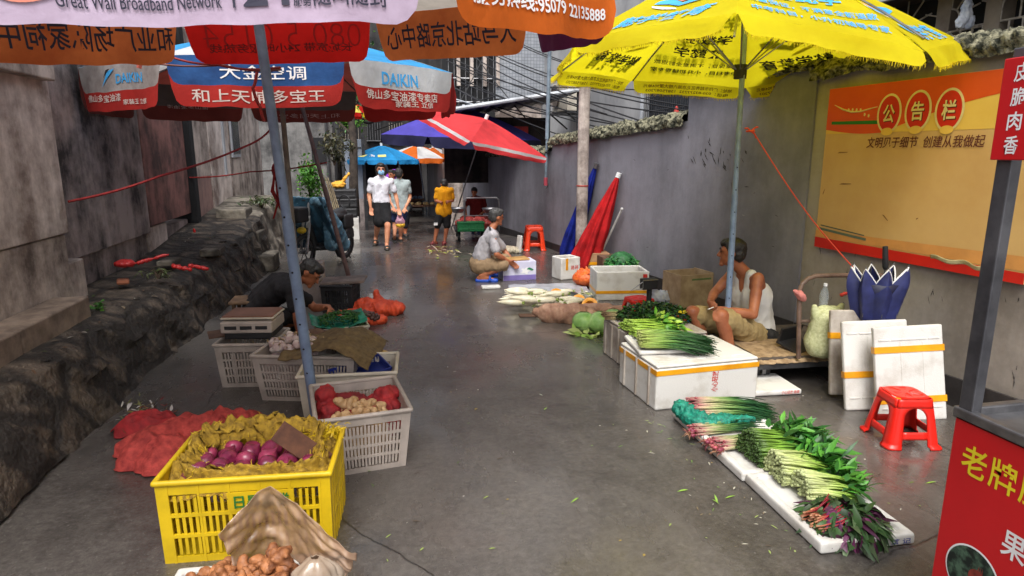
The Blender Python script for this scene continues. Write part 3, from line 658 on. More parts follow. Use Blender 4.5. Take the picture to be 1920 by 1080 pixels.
# second parasol, blue and white with red bands
pb = Parasol('parasol', 'faded blue and white parasol with dirty red lettered bands, hung behind the lavender one', G(665, 557), (-.88, 7.2, 2.44), 8, 1.78, .45, .37, R(-90), (R(.5), R(-.6)),
             [C_WHT, C_SKY, C_CREAM, C_BRD, C_BRD, C_BRD, C_WHT, C_SKY], [(C_NAV, .58, C_RDD), (C_WHT, .55, C_RDD), C_RDD, (C_CHR, .55, C_RDD), (C_CHR, .62, C_BRD), (C_CHR, .6, C_BRD), C_BRD, (C_GRY, .6, C_RDD)],
             pole=(.026, mat('pole_rust', srgb(132, 104, 100), srgb(92, 70, 68), .55, 9)), seed=4, flare=.05)
pb.flap_text(0, '大金空调', .10, T_WHITE, .04, .065, width=.66, bold=.006)
pb.flap_text(0, '和上天哺多宝王', .095, T_PALE, .0, -.105, width=1.02, bold=.006)
pb.flap_text(7, 'DAIKIN', .07, T_BLUE, .18, .05, width=.42, bold=.02); pb.flap_text(7, '佛山多宝油漆', .06, T_PALE, -.25, -.085, width=.55); pb.flap_text(7, '家装王 立信', .04, T_PALE, .25, -.125, width=.4)
pb.flap_text(1, 'DAIKIN', .10, T_BLUE, -.08, .06, width=.46, bold=.02); pb.flap_text(1, '佛山多宝油漆专卖店', .075, T_PALE, -.05, -.07, width=.95, bold=.012); pb.flap_text(1, '家装王 立信', .05, T_PALE, .1, -.13, width=.5)
mb = MB(); hwb = pb.rad * math.sin(math.pi / 8)
mb.add([pb.Q(7, (-.16 + x) / hwb, .5 - (.06 + z) / .37, .006) for x, z in ((-.1, -.06), (.0, .06), (.12, .07), (-.02, .0))], [(0, 1, 2, 3)]); mb.build('emblem', T_BLUE, pb.ob, fix=False)
mb = MB(); mb.add([pb.Q(7, (-.16 + x) / hwb, .5 - (.06 + z) / .37, .007) for x, z in ((-.07, .01), (-.02, .07), (.05, .075), (.0, .05))], [(0, 1, 2, 3)]); mb.build('emblem', T_BLACK, pb.ob, fix=False)
pb.flap_text(4, '和上天哺多宝王', .05, T_PALE, 0, -.11, width=.9, side=-1, bold=-.01); pb.flap_text(5, '佛山多宝油漆', .035, T_PALE, .1, -.04, width=.5, side=-1, bold=-.01)

# yellow parasol
py = Parasol('parasol', 'bright yellow parasol with blue lettering outside and black mirrored lettering inside', G(1358, 690), (2.665, 4.516, 2.33), 8, 1.39, .72, .10, R(-99.9), (R(.8), R(.1)),
             [C_YEL], [C_YEL], pole=(.024, None), flare=.55, seed=9, bend=[.11, -.07, .085, .02, -.06, 0, 0, .08])
for k in range(8):
    mb = MB()
    for q in range(120):
        t_ = -1 + 2 * (q + U(0, 1)) / 120; p = py.Q(k, t_, .98); d = V((U(-.01, .01), U(-.01, .01), -U(.012, .03)))
        mb.tube([p, p + d * .5 + V((U(-.004, .004), U(-.004, .004), 0)), p + d], [.002, .0018, .001], 3)
    tag(mb.build('fringe', C_YLF, py.ob), kind='stuff')
    py.flap_text(k, '地址：广州市越秀区北京路六榕大厦904单元', .030, T_BROWN, 0, .014, width=.86, side=-1, bold=.012)
    py.flap_text(k, '电话：020-83277732  15875087203', .026, T_BROWN, 0, -.022, width=.8, side=-1, bold=.012)
def book(k, side, q0, m1, m2, m3):
    py.panel_patch(k, [(-.20, .07), (-.12, .10), (.0, .0), (.0, -.06), (-.10, -.0), (-.22, .02)], m1, q0, 0, side)
    py.panel_patch(k, [(.0, -.06), (.0, .0), (.12, .09), (.24, .05), (.24, .0), (.12, -.02)], m1, q0, 0, side)
    py.panel_patch(k, [(-.22, -.01), (-.1, -.05), (.0, -.10), (.02, -.13), (-.1, -.09), (-.2, -.04)], m2, q0, 0, side)
    if m3: py.panel_patch(k, [(-.14, .12), (-.05, .13), (.02, .06), (-.03, .04)], m3, q0, 0, side)
for k in (7, 1, 5, 3):
    py.panel_text(k, '懿学教育', .20, T_BLUE, .89, 0, width=.62, bold=.02, shear=.15); book(k, 1, .70, T_BLUE, T_WHITE, T_PINK)
    py.panel_text(k, '懿学教育', .125, T_BLACK, .84, 0, width=.60, side=-1, bold=.02, shear=.15); book(k, -1, .58, T_BROWN, T_BROWN, None)
for k in (0, 2, 4, 6):
    for side, m_ in ((1, T_BLUE), (-1, T_BLACK)):
        py.panel_text(k, '学数学', .11 if side < 0 else .17, m_, .62 if side < 0 else .50, .0, width=.42, side=side, bold=.02, shear=.15); py.panel_text(k, '来懿学', .11 if side < 0 else .17, m_, .73 if side < 0 else .66, .03, width=.44, side=side, bold=.02, shear=.15)
        py.panel_text(k, '质量保证，不满意全额退款', .05 if side < 0 else .085, m_, .83 if side < 0 else .80, 0, width=.78, side=side, bold=.012, shear=.15); py.panel_text(k, '中考科目，小升初辅导专家', .05 if side < 0 else .085, m_, .89 if side < 0 else .90, 0, width=.8, side=side, bold=.012, shear=.15)
mb = MB()
p0 = A(1407, 246, 4.47)
for a in ((-.05, 0, .02), (.06, 0, .03), (.05, 0, -.05)): mb.tube([V((0, 0, 0)), V(a) * .6 + V((0, -.01, .01)), V(a)], .006, 5)
mb.tube([V((.028 * math.cos(q), .028 * math.sin(q), 0)) for q in [i * .63 for i in range(11)]], .007, 5)
s_end = A(1612, 515, 4.1) - p0
mb.tube([V((.02, 0, 0)).lerp(s_end, q / 12) - V((0, 0, .06 * math.sin(math.pi * q / 12))) for q in range(13)], .0045, 5)
o = mb.build('tie_string', paint(srgb(226, 78, 50), .7)); o.location = p0; tag(o, 'orange plastic string from the yellow parasol pole down to the trolley handle', 'string')

# far parasols
pd = Parasol('parasol', 'small cyan blue parasol over the walking woman', G(748, 398), A(716, 300, 17), 8, .98, .36, .1, R(-90), (0, 0), [C_BLU], [C_BLU], seed=3)
for k in (0, 7): pd.panel_patch(k, [(-.1, .07), (.1, .07), (.1, -.07), (-.1, -.07)], mat('faded_yellow', srgb(206, 200, 120)), .72)
pd.panel_text(0, '公司', .1, T_WHITE, .75, -.28)
Parasol('parasol', 'orange and white striped parasol just behind the cyan one', G(800, 395), A(782, 297, 18.6), 8, 1.0, .36, .12, R(-70), (0, 0), [C_WHT, C_ORG], [C_ORG], seed=5)
Parasol('parasol', 'farthest orange and white parasol, half hidden by its twin', G(838, 392), A(812, 298, 21), 8, 1.0, .36, .13, R(-48), (0, 0), [C_WHT, C_ORG], [C_ORG], seed=6)
Parasol('parasol', 'indigo parasol with dark underside behind the tilted red one', G(872, 408), A(868, 258, 14.2), 6, 1.75, .62, .2, R(-90), (R(2), R(2)), [C_INK], [C_NVY], seed=7, pole=(.02, M_STEEL))
pg = Parasol('parasol', 'red parasol with white piping tilted down to the right', G(846, 428), A(902, 252, 10.6), 4, 1.15, .26, .10, R(-62), (R(12), R(17)), [C_ROS], [(C_WHT, .42, C_ROS)], seed=8, pole=(.014, M_STEEL), flare=.3)
Parasol('parasol', 'little yellow and red striped parasol by the grey house on the left', A(662, 290, 18.2), A(662, 214, 18.2), 8, .62, .3, .1, R(-90), (0, 0), [cloth('lemon', srgb(222, 206, 90)), C_RED], [C_RED, cloth('gold', srgb(228, 190, 30))], seed=10)

# folded parasols leaning on the right wall
def folded(name, label, bot, top, r, m_, cap, n=7):
    t = thing(name, label, 'folded parasol', bot); d = V(top) - V(bot); L = d.length; q = d.to_track_quat('Z', 'Y').to_matrix()
    def f(u, v):
        a = 2 * math.pi * u; rr = r * (1 - v) ** .75 * (.55 + .45 * min(1, (v + .02) * 9)) * (1 + .24 * math.cos(n * a + 3 * v)) + .022
        rr *= 1 + .12 * noise.noise(V((math.cos(a) * 2, math.sin(a) * 2, v * 5)))
        p = V((rr * math.cos(a), rr * math.sin(a) * .8, v * L)); p += V((0, 0, .05 * math.cos(n * a) * (1 - v) ** 3)); return q @ p
    mb = MB(); mb.grid(f, 70, 30); mb.build('folded_cloth', m_, t, smooth=True)
    mb = MB(); mb.tube([q @ V((0, 0, -.02)), q @ V((0, 0, L))], .016, 8); mb.build('pole', M_STEEL, t)
    mb = MB(); mb.tube([q @ V((0, 0, L * .985)), q @ V((0, 0, L * 1.03))], .035, 10); mb.build('tip_cap', cap, t)
    return t
folded('folded_parasol', 'folded red parasol leaning against the right wall', G(1088, 512), WX(1159, 330, .06), .23, cloth('scarlet', srgb(196, 30, 34), .1, srgb(140, 18, 22)), T_WHITE)
folded('folded_parasol', 'folded royal blue parasol leaning behind the utility pole', G(1062, 487), WX(1117, 312, .05), .14, cloth('royal', srgb(36, 56, 170), .1, srgb(22, 32, 110)), M_STEEL)
b_, t_ = G(1112, 507), WX(1166, 392, .05)
mb = MB(); mb.tube([(0, 0, 0), t_ - b_], .016, 10); mb.ell(t_ - b_, .022); o = mb.build('white_pole', mat('white_plastic_tube', srgb(206, 206, 204), srgb(180, 180, 178), .4)); o.location = b_; tag(o, 'thin white plastic pole leaning beside the red folded parasol', 'pole')

# red tarpaulin ropes on the left
def rope(name, label, pts, r=.008, m_=None, loose=0):
    p0 = pts[0]; mb = MB(); P_ = []
    for i in range(len(pts) - 1):
        for k in range(6): P_.append(pts[i].lerp(pts[i + 1], k / 6) - p0 - V((0, 0, .02 * math.sin(math.pi * k / 6))))
    P_.append(pts[-1] - p0); mb.tube(P_, r, 5); o = mb.build(name, m_ or mat('red_rope', srgb(170, 44, 40), srgb(120, 28, 26), .7, 30)); o.location = p0; return tag(o, label, 'rope')
rope('rope', 'red rope rising from the pale pier towards the blue grey pole', [A(128, 378, 5.72), A(300, 330, 6.4), A(470, 270, 7.2), A(512, 238, 7.6)], .011)
rope('rope', 'red rope strung level from the dark pilaster to the rusty parasol pole', [A(356, 333, 9.75), A(470, 322, 8.9), A(612, 305, 7.66)], .009)
rope('rope', 'brown cord tied under the overhead parasol flaps', [A(120, 108, 5.4), A(262, 115, 5.3), A(420, 122, 5.2), A(525, 131, 4.2)], .007, mat('brown_cord', srgb(120, 74, 66), rough=.8))
rope('rope', 'dark red cord running slack above the blue flap to the pole', [A(300, 100, 5.2), A(410, 122, 5.1), A(525, 127, 4.0)], .008)
rope('rope', 'bright red ribbon dangling in front of the blue and red flap', [A(482, 135, 5.2), A(474, 165, 5.2), A(488, 200, 5.2), A(496, 228, 5.2)], .012)
rope('rope', 'short faded red strap hanging from the brown cord', [A(262, 96, 5.3), A(261, 128, 5.3)], .018, mat('pink_rope', srgb(170, 84, 70), rough=.8))
mb = MB(); c0 = A(518, 325, 7.7)
for k in range(7):
    L = U(.25, .6); mb.tube([V((U(-.03, .03), U(-.03, .03), .05)), V((U(-.07, .07), U(-.04, .04), -L * .4)), V((U(-.09, .09), U(-.04, .04), -L))], [.012, .016, .01], 5)
mb.ell((0, 0, .03), (.05, .04, .09)); o = mb.build('rag_bundle', mat('red_rag', srgb(168, 38, 34), srgb(110, 22, 22), .8, 9)); o.location = c0; tag(o, 'tangle of red rags knotted on the level red rope', 'rags')
b_, t_ = G(567, 628), A(532, 236, 5.9)
mb = MB(); mb.tube([(0, 0, 0), t_ - b_ + (t_ - b_) * .1], [.026, .022], 10); o = mb.build('bamboo_pole', mat('grey_bamboo', srgb(120, 108, 98), srgb(80, 72, 66), .7, 8)); o.location = b_; tag(o, 'thin grey brown pole standing right behind the blue grey pole', 'pole')
# ------------------------------------------------------------------ people
M_SKIN = mat('skin', srgb(206, 150, 116), srgb(176, 112, 84), .55, 7, spec=.35)
M_SKIN_D = mat('tanned_skin', srgb(178, 112, 78), srgb(142, 82, 56), .5, 7, spec=.4)
M_HAIR = mat('black_hair', (.022, .018, .016), (.008, .007, .007), .55, 30, .4, 90)
M_HAIRG = mat('greying_hair', (.06, .058, .056), (.018, .017, .017), .6, 60, .4, 90)
def fabric(name, c, k=.72, sc_=7): return mat('fabric_' + name, c, tuple(x * k for x in c), .9, sc_, .15, 120, spec=.2)
def ortho(f, u):
    f = V(f).normalized(); u = V(u); u = (u - f * u.dot(f)).normalized(); return f, f.cross(u).normalized(), u      # forward, right, up
def hand(mb, w, d, n, s=1.0, curl=.6, thumb=1):
    """palm, four unequal bent fingers and a thumb from wrist w; d along the hand, n out of the palm"""
    d = V(d).normalized(); n = V(n); n = (n - d * n.dot(d)).normalized(); x = d.cross(n)
    for k in range(4):
        o = (k - 1.5) * .019 * s
        mb.cone(V(w) + d * .012 * s + x * o * .5, .014 * s, V(w) + d * .085 * s + x * o, .0115 * s, 8)
        L = (.072, .082, .076, .058)[k] * s; p = V(w) + d * .088 * s + x * o * 1.05; a = curl * (.6 + .1 * k); q = d
        for seg, r in ((.45, .0100), (.32, .0092), (.23, .0080)):
            q = (d * math.cos(a) + n * math.sin(a)); e = p + q * L * seg * 1.15; mb.cone(p, r * s, e, r * .92 * s, 8); p = e; a += curl * .75
    p = V(w) + d * .025 * s + x * thumb * .026 * s; q = (d * .6 + x * thumb * .7 + n * .35).normalized(); e = p + q * .042 * s; mb.cone(p, .0135 * s, e, .0115 * s, 8)
    q = (d * .85 + x * thumb * .1 + n * .5).normalized(); mb.cone(e, .0112 * s, e + q * .034 * s, .009 * s, 8)
def head(mb, H, f, u, s):
    f, r, u = ortho(f, u); M = Matrix((r, f, u)).transposed()
    mb.ell(H + u * .02 * s - f * .008 * s, (.074 * s, .094 * s, .092 * s), M, 18, 14); mb.ell(H - u * .04 * s + f * .022 * s, (.056 * s, .066 * s, .068 * s), M, 16, 12)
    mb.cone(H + f * .088 * s + u * .012 * s, .010 * s, H + f * .105 * s - u * .022 * s, .016 * s, 8)
    mb.ell(H + f * .082 * s - u * .058 * s, (.026 * s, .012 * s, .007 * s), M, 10, 8); mb.ell(H + f * .082 * s - u * .070 * s, (.022 * s, .012 * s, .008 * s), M, 10, 8)
    mb.ell(H + f * .076 * s - u * .096 * s, (.026 * s, .022 * s, .02 * s), M, 10, 8)
    for k in (-1, 1):
        mb.ell(H + r * k * .077 * s - f * .012 * s - u * .004 * s, (.011 * s, .021 * s, .034 * s), M, 10, 8)
        mb.cone(H + r * k * .016 * s + f * .087 * s + u * .026 * s, .008 * s, H + r * k * .048 * s + f * .074 * s + u * .026 * s, .008 * s, 8)
def person(label, J, skin, look, up=(0, 0, 1), s=1.0, voxel=.011, hair=None, shirt=None, sleeve=.55, shorts=None, leg=.75, tank=False, skirt=None, shoes=None, curl=.6, girth=1.0, hair_len=0, hem=1.0, cat='person', gz0=None, bare=False):
    """J: joints in world space; returns the thing. One continuous body, clothes and hair as its children"""
    base = V((J['pel'].x, J['pel'].y, gz0 if gz0 is not None else gz(J['pel'].y))); t = thing('person', label, cat, base)
    J = {k: v - base for k, v in J.items()}
    side = (J['sr'] - J['sl']).normalized(); hs_ = (J['hr'] - J['hl']).normalized(); g = s * girth
    def torso(mb, e, top=True, bot=0.0, straps=False):
        P, C_ = J['pel'].lerp(J['ch'], bot), J['ch']; mid = J['pel'].lerp(J['ch'], max(.5, bot)) if 'mid' not in J else J['mid']
        for k in (-1, 1):
            mb.cone(P + hs_ * k * .062 * g, (.098 + e) * g, mid + side * k * .055 * g, (.092 + e) * g, 16); mb.cone(mid + side * k * .055 * g, (.092 + e) * g, C_ + side * k * .068 * g, (.094 + e) * g, 16)
        if top:
            for k, S in ((-1, J['sl']), (1, J['sr'])): mb.cone(C_ + side * k * .055 * g, (.088 + e) * g, S, (.05 + e) * s, 14)
            for S in (J['sl'], J['sr']): mb.cone(J['nk'] - (J['nk'] - C_) * .22, (.05 + e * .5) * s, S - (J['nk'] - C_) * .05, (.046 + e * .5) * s, 12)
            mb.cone(C_, (.09 + e) * g, J['nk'] - (J['nk'] - C_) * .12, (.052 + e * .6) * s, 14)
        if straps:
            for k, S in ((-1, J['sl']), (1, J['sr'])):
                a = C_ + side * k * .06 * g; b = J['nk'].lerp(S, .55); mb.cone(a, (.088 + e) * g, b, .048 * s, 12)
    b = MB(); torso(b, 0); head(b, J['hd'], look, up, s); b.cone(J['nk'] - (J['nk'] - J['ch']) * .1, .054 * s, J['hd'] - V(up).normalized() * .045 * s, .05 * s)
    for q in ('l', 'r'):
        S, E_, W = J['s' + q], J['e' + q], J['w' + q]; b.cone(S, .05 * s, E_, .038 * s); b.cone(S.lerp(E_, .4), .048 * s, E_, .036 * s); b.cone(E_, .039 * s, E_.lerp(W, .3), .041 * s); b.cone(E_.lerp(W, .3), .04 * s, W, .026 * s)
        d = J['d' + q] if False else (W - E_); hd_ = J.get('hdir' + q, d); hd_ = V(hd_).normalized(); n = J.get('n' + q, V((0, 0, -1)))
        hand(b, W, hd_, n, s * (1.0 if voxel < .009 else 1.08), J.get('curl' + q, curl) if not isinstance(J.get('curl' + q), V) else curl, 1 if q == 'l' else -1)
        Hh, K, An, To = J['h' + q], J['k' + q], J['a' + q], J['t' + q]
        b.cone(Hh, .088 * g, K, .057 * s, 14); b.cone(K, .056 * s, K.lerp(An, .32), .055 * s); b.cone(K.lerp(An, .32), .055 * s, An, .034 * s)
        ft = (To - An); fl = V((ft.x, ft.y, 0)).normalized(); b.cone(An - fl * .035 * s + V((0, 0, -.035 * s)), .033 * s, To, .027 * s); b.cone(An, .036 * s, An.lerp(To, .55), .034 * s)
    fuse(b, 'body', skin, t, voxel, 4)
    f, r, u = ortho(look, up); Mh = Matrix((r, f, u)).transposed(); H_ = J['hd']
    if hair:
        mb = MB(); mb.ell(H_ + u * .042 * s - f * .024 * s, (.082 * s, .094 * s, .082 * s), Mh, 18, 14); mb.ell(H_ + u * .0 * s - f * .055 * s, (.074 * s, .058 * s, .075 * s), Mh, 16, 12)
        mb.ell(H_ + u * .078 * s + f * .03 * s, (.066 * s, .062 * s, .04 * s), Mh, 14, 10)
        if hair_len:
            for k in (-1, 1): mb.cone(H_ + u * .03 * s + r * k * .062 * s - f * .02 * s, .04 * s, H_ - u * .10 * s + r * k * .058 * s - f * .045 * s, .03 * s)
            mb.cone(H_ - f * .05 * s, .07 * s, H_ - u * hair_len * s - f * .07 * s, .035 * s)
        fuse(mb, 'hair', hair, t, min(voxel, .008), 3, .006 * s, 34)
    for k in (-1, 1):
        mb = MB(); mb.ell(H_ + r * k * .031 * s + f * .083 * s + u * .008 * s, (.013 * s, .006 * s, .0065 * s), Mh, 10, 6); mb.build('eye', mat('eye_dark', (.03, .022, .018), rough=.25), t, smooth=True)
        mb = MB(); mb.tube([H_ + r * k * .014 * s + f * .095 * s + u * .03 * s, H_ + r * k * .032 * s + f * .091 * s + u * .036 * s, H_ + r * k * .05 * s + f * .078 * s + u * .03 * s], [.004 * s, .005 * s, .003 * s], 6); mb.build('eyebrow', M_HAIR, t)
    if shirt:
        mb = MB(); torso(mb, .022 if not tank else .016, not tank, .0 if hem >= 1 else 1 - hem, tank)
        if hem > 1: mb.cone(J['pel'], .13 * g, J['pel'] + (J['pel'] - J['ch']).normalized() * .07 * s, .134 * g); [mb.cone(J['pel'] + hs_ * k * .06 * g, .126 * g, J['pel'] + hs_ * k * .07 * g + (J['pel'] - J['ch']).normalized() * .05 * s, .128 * g) for k in (-1, 1)]
        if not tank:
            for q in ('l', 'r'):
                S, E_ = J['s' + q], J['e' + q]; mb.cone(S - (J['nk'] - J['ch']) * .12, .058 * s, S.lerp(E_, sleeve), .06 * s)
        fuse(mb, 'tank_top' if tank else 'shirt', shirt, t, max(voxel, .009), 3, .011 * s if not tank else .007 * s, 11)
    if shorts:
        hr_ = .118 if hem <= 1 else .102
        mb = MB(); mb.cone(J['pel'] - hs_ * .06 * g, hr_ * g, J['pel'] + hs_ * .06 * g, hr_ * g, 16); up_ = (J['ch'] - J['pel']).normalized()
        for k in (-1, 1): mb.cone(J['pel'] + hs_ * k * .06 * g, (hr_ - .003) * g, J['pel'] + hs_ * k * .055 * g + up_ * .08 * s, (hr_ - .010) * g, 14)
        for q in ('l', 'r'):
            Hh, K, An = J['h' + q], J['k' + q], J['a' + q]; mb.cone(Hh, .108 * g, Hh.lerp(K, min(leg, 1)), (.082 if leg <= 1 else .074) * s, 14)
            if leg > 1: mb.cone(K, .074 * s, K.lerp(An, leg - 1), .06 * s, 12)
        fuse(mb, 'shorts' if leg <= 1.05 else 'trousers', shorts, t, max(voxel, .009), 3, .012 * s, 13)
    if skirt:
        mb = MB(); K = (J['kl'] + J['kr']) / 2; e = J['pel'].lerp(K, .8)
        for k in (-1, 1): mb.cone(J['pel'] + hs_ * k * .055 * s + V((0, 0, .05)), .1 * s, e + hs_ * k * .06 * s, .10 * s, 16)
        for q in ('l', 'r'): mb.cone(J['h' + q], .1 * s, J['h' + q].lerp(J['k' + q], .72), .082 * s)
        fuse(mb, 'skirt', skirt, t, max(voxel, .009), 3, .008 * s, 11)
    if shoes:
        for q in ('l', 'r'):
            An, To = J['a' + q], J['t' + q]; fl = V((To.x - An.x, To.y - An.y, 0)).normalized(); zf = min(To.z, An.z - .03 * s) - .02 * s
            mb = MB(); a = V((An.x, An.y, zf)) - fl * .05 * s; c = V((To.x, To.y, zf)) + fl * .03 * s; mb.cone(a + V((0, 0, .006)), .034 * s, c + V((0, 0, .004)), .038 * s, 12)
            m1 = An.lerp(To, .72); x = V((-fl.y, fl.x, 0)); mb.tube([m1 + x * .048 * s - V((0, 0, .03 * s)), m1 + x * .036 * s + V((0, 0, .022 * s)), m1 + V((0, 0, .036 * s)), m1 - x * .036 * s + V((0, 0, .022 * s)), m1 - x * .048 * s - V((0, 0, .03 * s))], .016 * s, 8)
            fuse(mb, 'slipper', shoes, t, .009, 2)
    return t, base, J
def JA(Y, **k):                              # joints: photo points with their own distance offsets
    out = {}
    for n, p in k.items(): out[n] = A(p[0], p[1], Y + (p[2] if len(p) > 2 else 0))
    return out

# seated vendor in a white tank top, on the trolley at the right
J = JA(4.72, hd=(1372, 474, .02), nk=(1396, 508, .02), ch=(1408, 552, .0), mid=(1412, 592, .0), pel=(1418, 632, 0), sl=(1421, 522, -.16), sr=(1372, 515, .20), el=(1412, 590, -.30), er=(1340, 548, .16), wl=(1350, 580, -.26), wr=(1331, 566, .0),
       hl=(1420, 634, -.10), hr=(1398, 630, .10), kl=(1352, 592, -.34), kr=(1298, 585, .02), al=(1372, 668, -.34), ar=(1328, 652, .02), tl=(1352, 685, -.42), tr=(1304, 664, -.02))
for q in ('al', 'ar'): J[q].z = .07
for q in ('tl', 'tr'): J[q].z = .03
J['al'].x, J['al'].y = 2.70, 4.38; J['tl'].x, J['tl'].y = 2.53, 4.30
J['nl'] = V((-.2, .6, -.6)); J['nr'] = V((.3, -.7, -.4)); J['hdirr'] = V((.05, -.35, -.5)); J['hdirl'] = V((-.8, .15, .05))
tp, b0, Jl = person('man in a white tank top and khaki shorts sitting on the trolley', J, M_SKIN_D, (-.80, .55, -.02), (.12, 0, 1), 1.0, .0075, M_HAIR, fabric('white_rib', srgb(212, 210, 206), .86), tank=True, shorts=fabric('khaki', srgb(170, 148, 104)), leg=.86, shoes=None, girth=1.12, curl=.75)
mb = MB(); mb.cone((0, 0, 0), .05, (.05, -.02, -.07), .055); mb.ell((.03, 0, -.03), (.08, .05, .07))
o = fuse(mb, 'hip_bag', mat('black_cloth', (.02, .02, .022), (.01, .01, .01), .7, 20), tp, .009, 2, .012, 20); o.location = A(1437, 625, 4.55) - b0
mb = MB(); mb.tube([(0, 0, 0), (-.06, -.02, -.01)], .004, 8); o = mb.build('cigarette', T_WHITE); o.location = A(1338, 576, 4.55); tag(o, 'white cigarette held in the fingers of the man in the tank top', 'cigarette')

# squatting man in a grey polo shirt
J = JA(8.45, hd=(931, 407, .05), nk=(921, 431, .02), ch=(914, 455, 0), mid=(904, 474, 0), pel=(897, 494, 0), sl=(926, 440, .18), sr=(924, 442, -.18), el=(945, 470, .28), er=(931, 477, -.30), wl=(960, 488, .18), wr=(953, 490, -.22),
       hl=(900, 497, .1), hr=(898, 499, -.1), kl=(951, 486, .22), kr=(947, 497, -.24), al=(910, 512, .16), ar=(902, 514, -.16), tl=(930, 516, .18), tr=(925, 519, -.20))
for q in ('al', 'ar'): J[q].z = .085
for q in ('tl', 'tr'): J[q].z = .035
J['nl'] = J['nr'] = V((.1, 0, -1))
t, b, Jl = person('man in a grey polo shirt squatting by the printed box with his back bared', J, M_SKIN_D, (.93, .36, -.1), (.05, 0, 1), .98, .011, M_HAIRG, fabric('grey_polo', srgb(176, 172, 176)), sleeve=.75, shorts=fabric('brown_short', srgb(150, 126, 98)), leg=.92, shoes=paint(srgb(40, 84, 190), .5), hem=.62, girth=1.02)
mb = MB(); s0, s1 = A(927, 432, 8.3) - b, A(903, 462, 8.32) - b; mb.tube([A(918, 426, 8.42) - b, s0 * .5 + (A(914, 437, 8.26) - b) * .5, s1], .014, 6); mb.build('shoulder_strap', mat('black_cloth', (.02, .02, .02)), t)

# woman with a mask walking towards the viewer
Yw = G(718, 464).y
J = JA(Yw, hd=(714, 318, -.02), nk=(714, 331), ch=(714, 346), mid=(714, 366), pel=(715, 384), sl=(732, 341, .0), sr=(697, 341, .0), el=(742, 366, .02), er=(692, 366, .02), wl=(747, 390, -.08), wr=(695, 389, -.04),
       hl=(722, 388), hr=(709, 388), kl=(727, 424, -.20), kr=(708, 425, .0), al=(725, 456, -.26), ar=(705, 448, .34), tl=(726, 464, -.40), tr=(703, 456, .22))
zf = gz(Yw); J['al'].z = zf + .08; J['tl'].z = zf + .03; J['ar'].z = zf + .16; J['tr'].z = zf + .035
J['nl'] = V((-1, 0, 0)); J['nr'] = V((1, 0, 0))
t, b, Jw = person('woman in a white shirt, black skirt and blue face mask walking towards the camera', J, M_SKIN, (.05, -1, -.02), (0, 0, 1), .97, .010, M_HAIR, fabric('white_blouse', srgb(214, 214, 222), .92), sleeve=.62, skirt=fabric('black_skirt', (.018, .018, .02)), shoes=paint((.03, .025, .02), .5), girth=.86, hair_len=.12, hem=.82)
mb = MB(); h0 = Jw['hd']; mb.ell(h0 + V((.004, -.068, -.052)), (.056, .044, .05), None, 16, 12); fuse(mb, 'face_mask', fabric('mask_blue', srgb(132, 180, 214), .9), t, .007, 2, .003, 40)
hx = A(749, 398, Yw - .1); o = thing('carrier_bag', 'pink and white carrier bag with yellow fruit in the hand of the masked woman', 'bag', hx)
mb = MB(); mb.cone((0, 0, -.02), .012, (.005, 0, -.14), .075); mb.ell((.005, 0, -.17), (.085, .06, .07)); fuse(mb, 'bag_body', mat('pink_plastic', srgb(214, 176, 190), srgb(190, 130, 160), .3, 12, trans=.3), o, .008, 2, .01, 22)
mb = MB(); mb.ell((.01, -.005, -.225), (.08, .055, .05)); fuse(mb, 'yellow_fruit', paint(srgb(222, 180, 50), .5), o, .008, 2, .01, 26)
# man in the grey T-shirt walking away
Yg = G(748, 452).y
J = JA(Yg, hd=(748, 327), nk=(748, 337), ch=(749, 351), mid=(749, 370), pel=(749, 386), sl=(733, 344), sr=(764, 344), el=(730, 370, .06), er=(769, 370, .02), wl=(737, 388, -.1), wr=(760, 390, -.14), hl=(742, 389), hr=(756, 389), kl=(741, 420, .05), kr=(752, 420, -.08), al=(740, 440, -.22), ar=(751, 446, -.02), tl=(739, 449, -.08), tr=(748, 452, .14))
zf = gz(Yg)
for q in ('al', 'ar'): J[q].z = zf + .08
for q in ('tl', 'tr'): J[q].z = zf + .03
J['al'].z += .10; J['nl'] = J['nr'] = V((0, 1, 0))
person('man in a pale grey T-shirt and blue shorts seen from behind the masked woman', J, M_SKIN, (.1, 1, -.1), s=.95, hair=M_HAIR, shirt=fabric('grey_tee', srgb(160, 172, 172)), hem=1.1, shorts=fabric('blue_short', srgb(52, 62, 100)), leg=.7, shoes=paint((.02, .02, .02)), voxel=.012)
Yk = Yg + 1.1
J = JA(Yk, hd=(735, 328), nk=(737, 342), ch=(745, 352), mid=(752, 372), pel=(756, 386), sl=(733, 347), sr=(762, 347), el=(733, 370), er=(768, 368), wl=(738, 386), wr=(766, 386), hl=(750, 390), hr=(760, 390), kl=(752, 415), kr=(761, 416), al=(752, 436), ar=(760, 438), tl=(752, 441, .1), tr=(762, 443, -.2))
person('person in black clothes half hidden behind the man in the pale grey T-shirt', J, M_SKIN_D, (-.6, -.6, 0), s=.9, hair=M_HAIR, shirt=fabric('black_top', (.02, .02, .024)), hem=1.1, shorts=fabric('black_trousers', (.018, .018, .026)), leg=1.4, shoes=paint((.02, .02, .02)), voxel=.013)
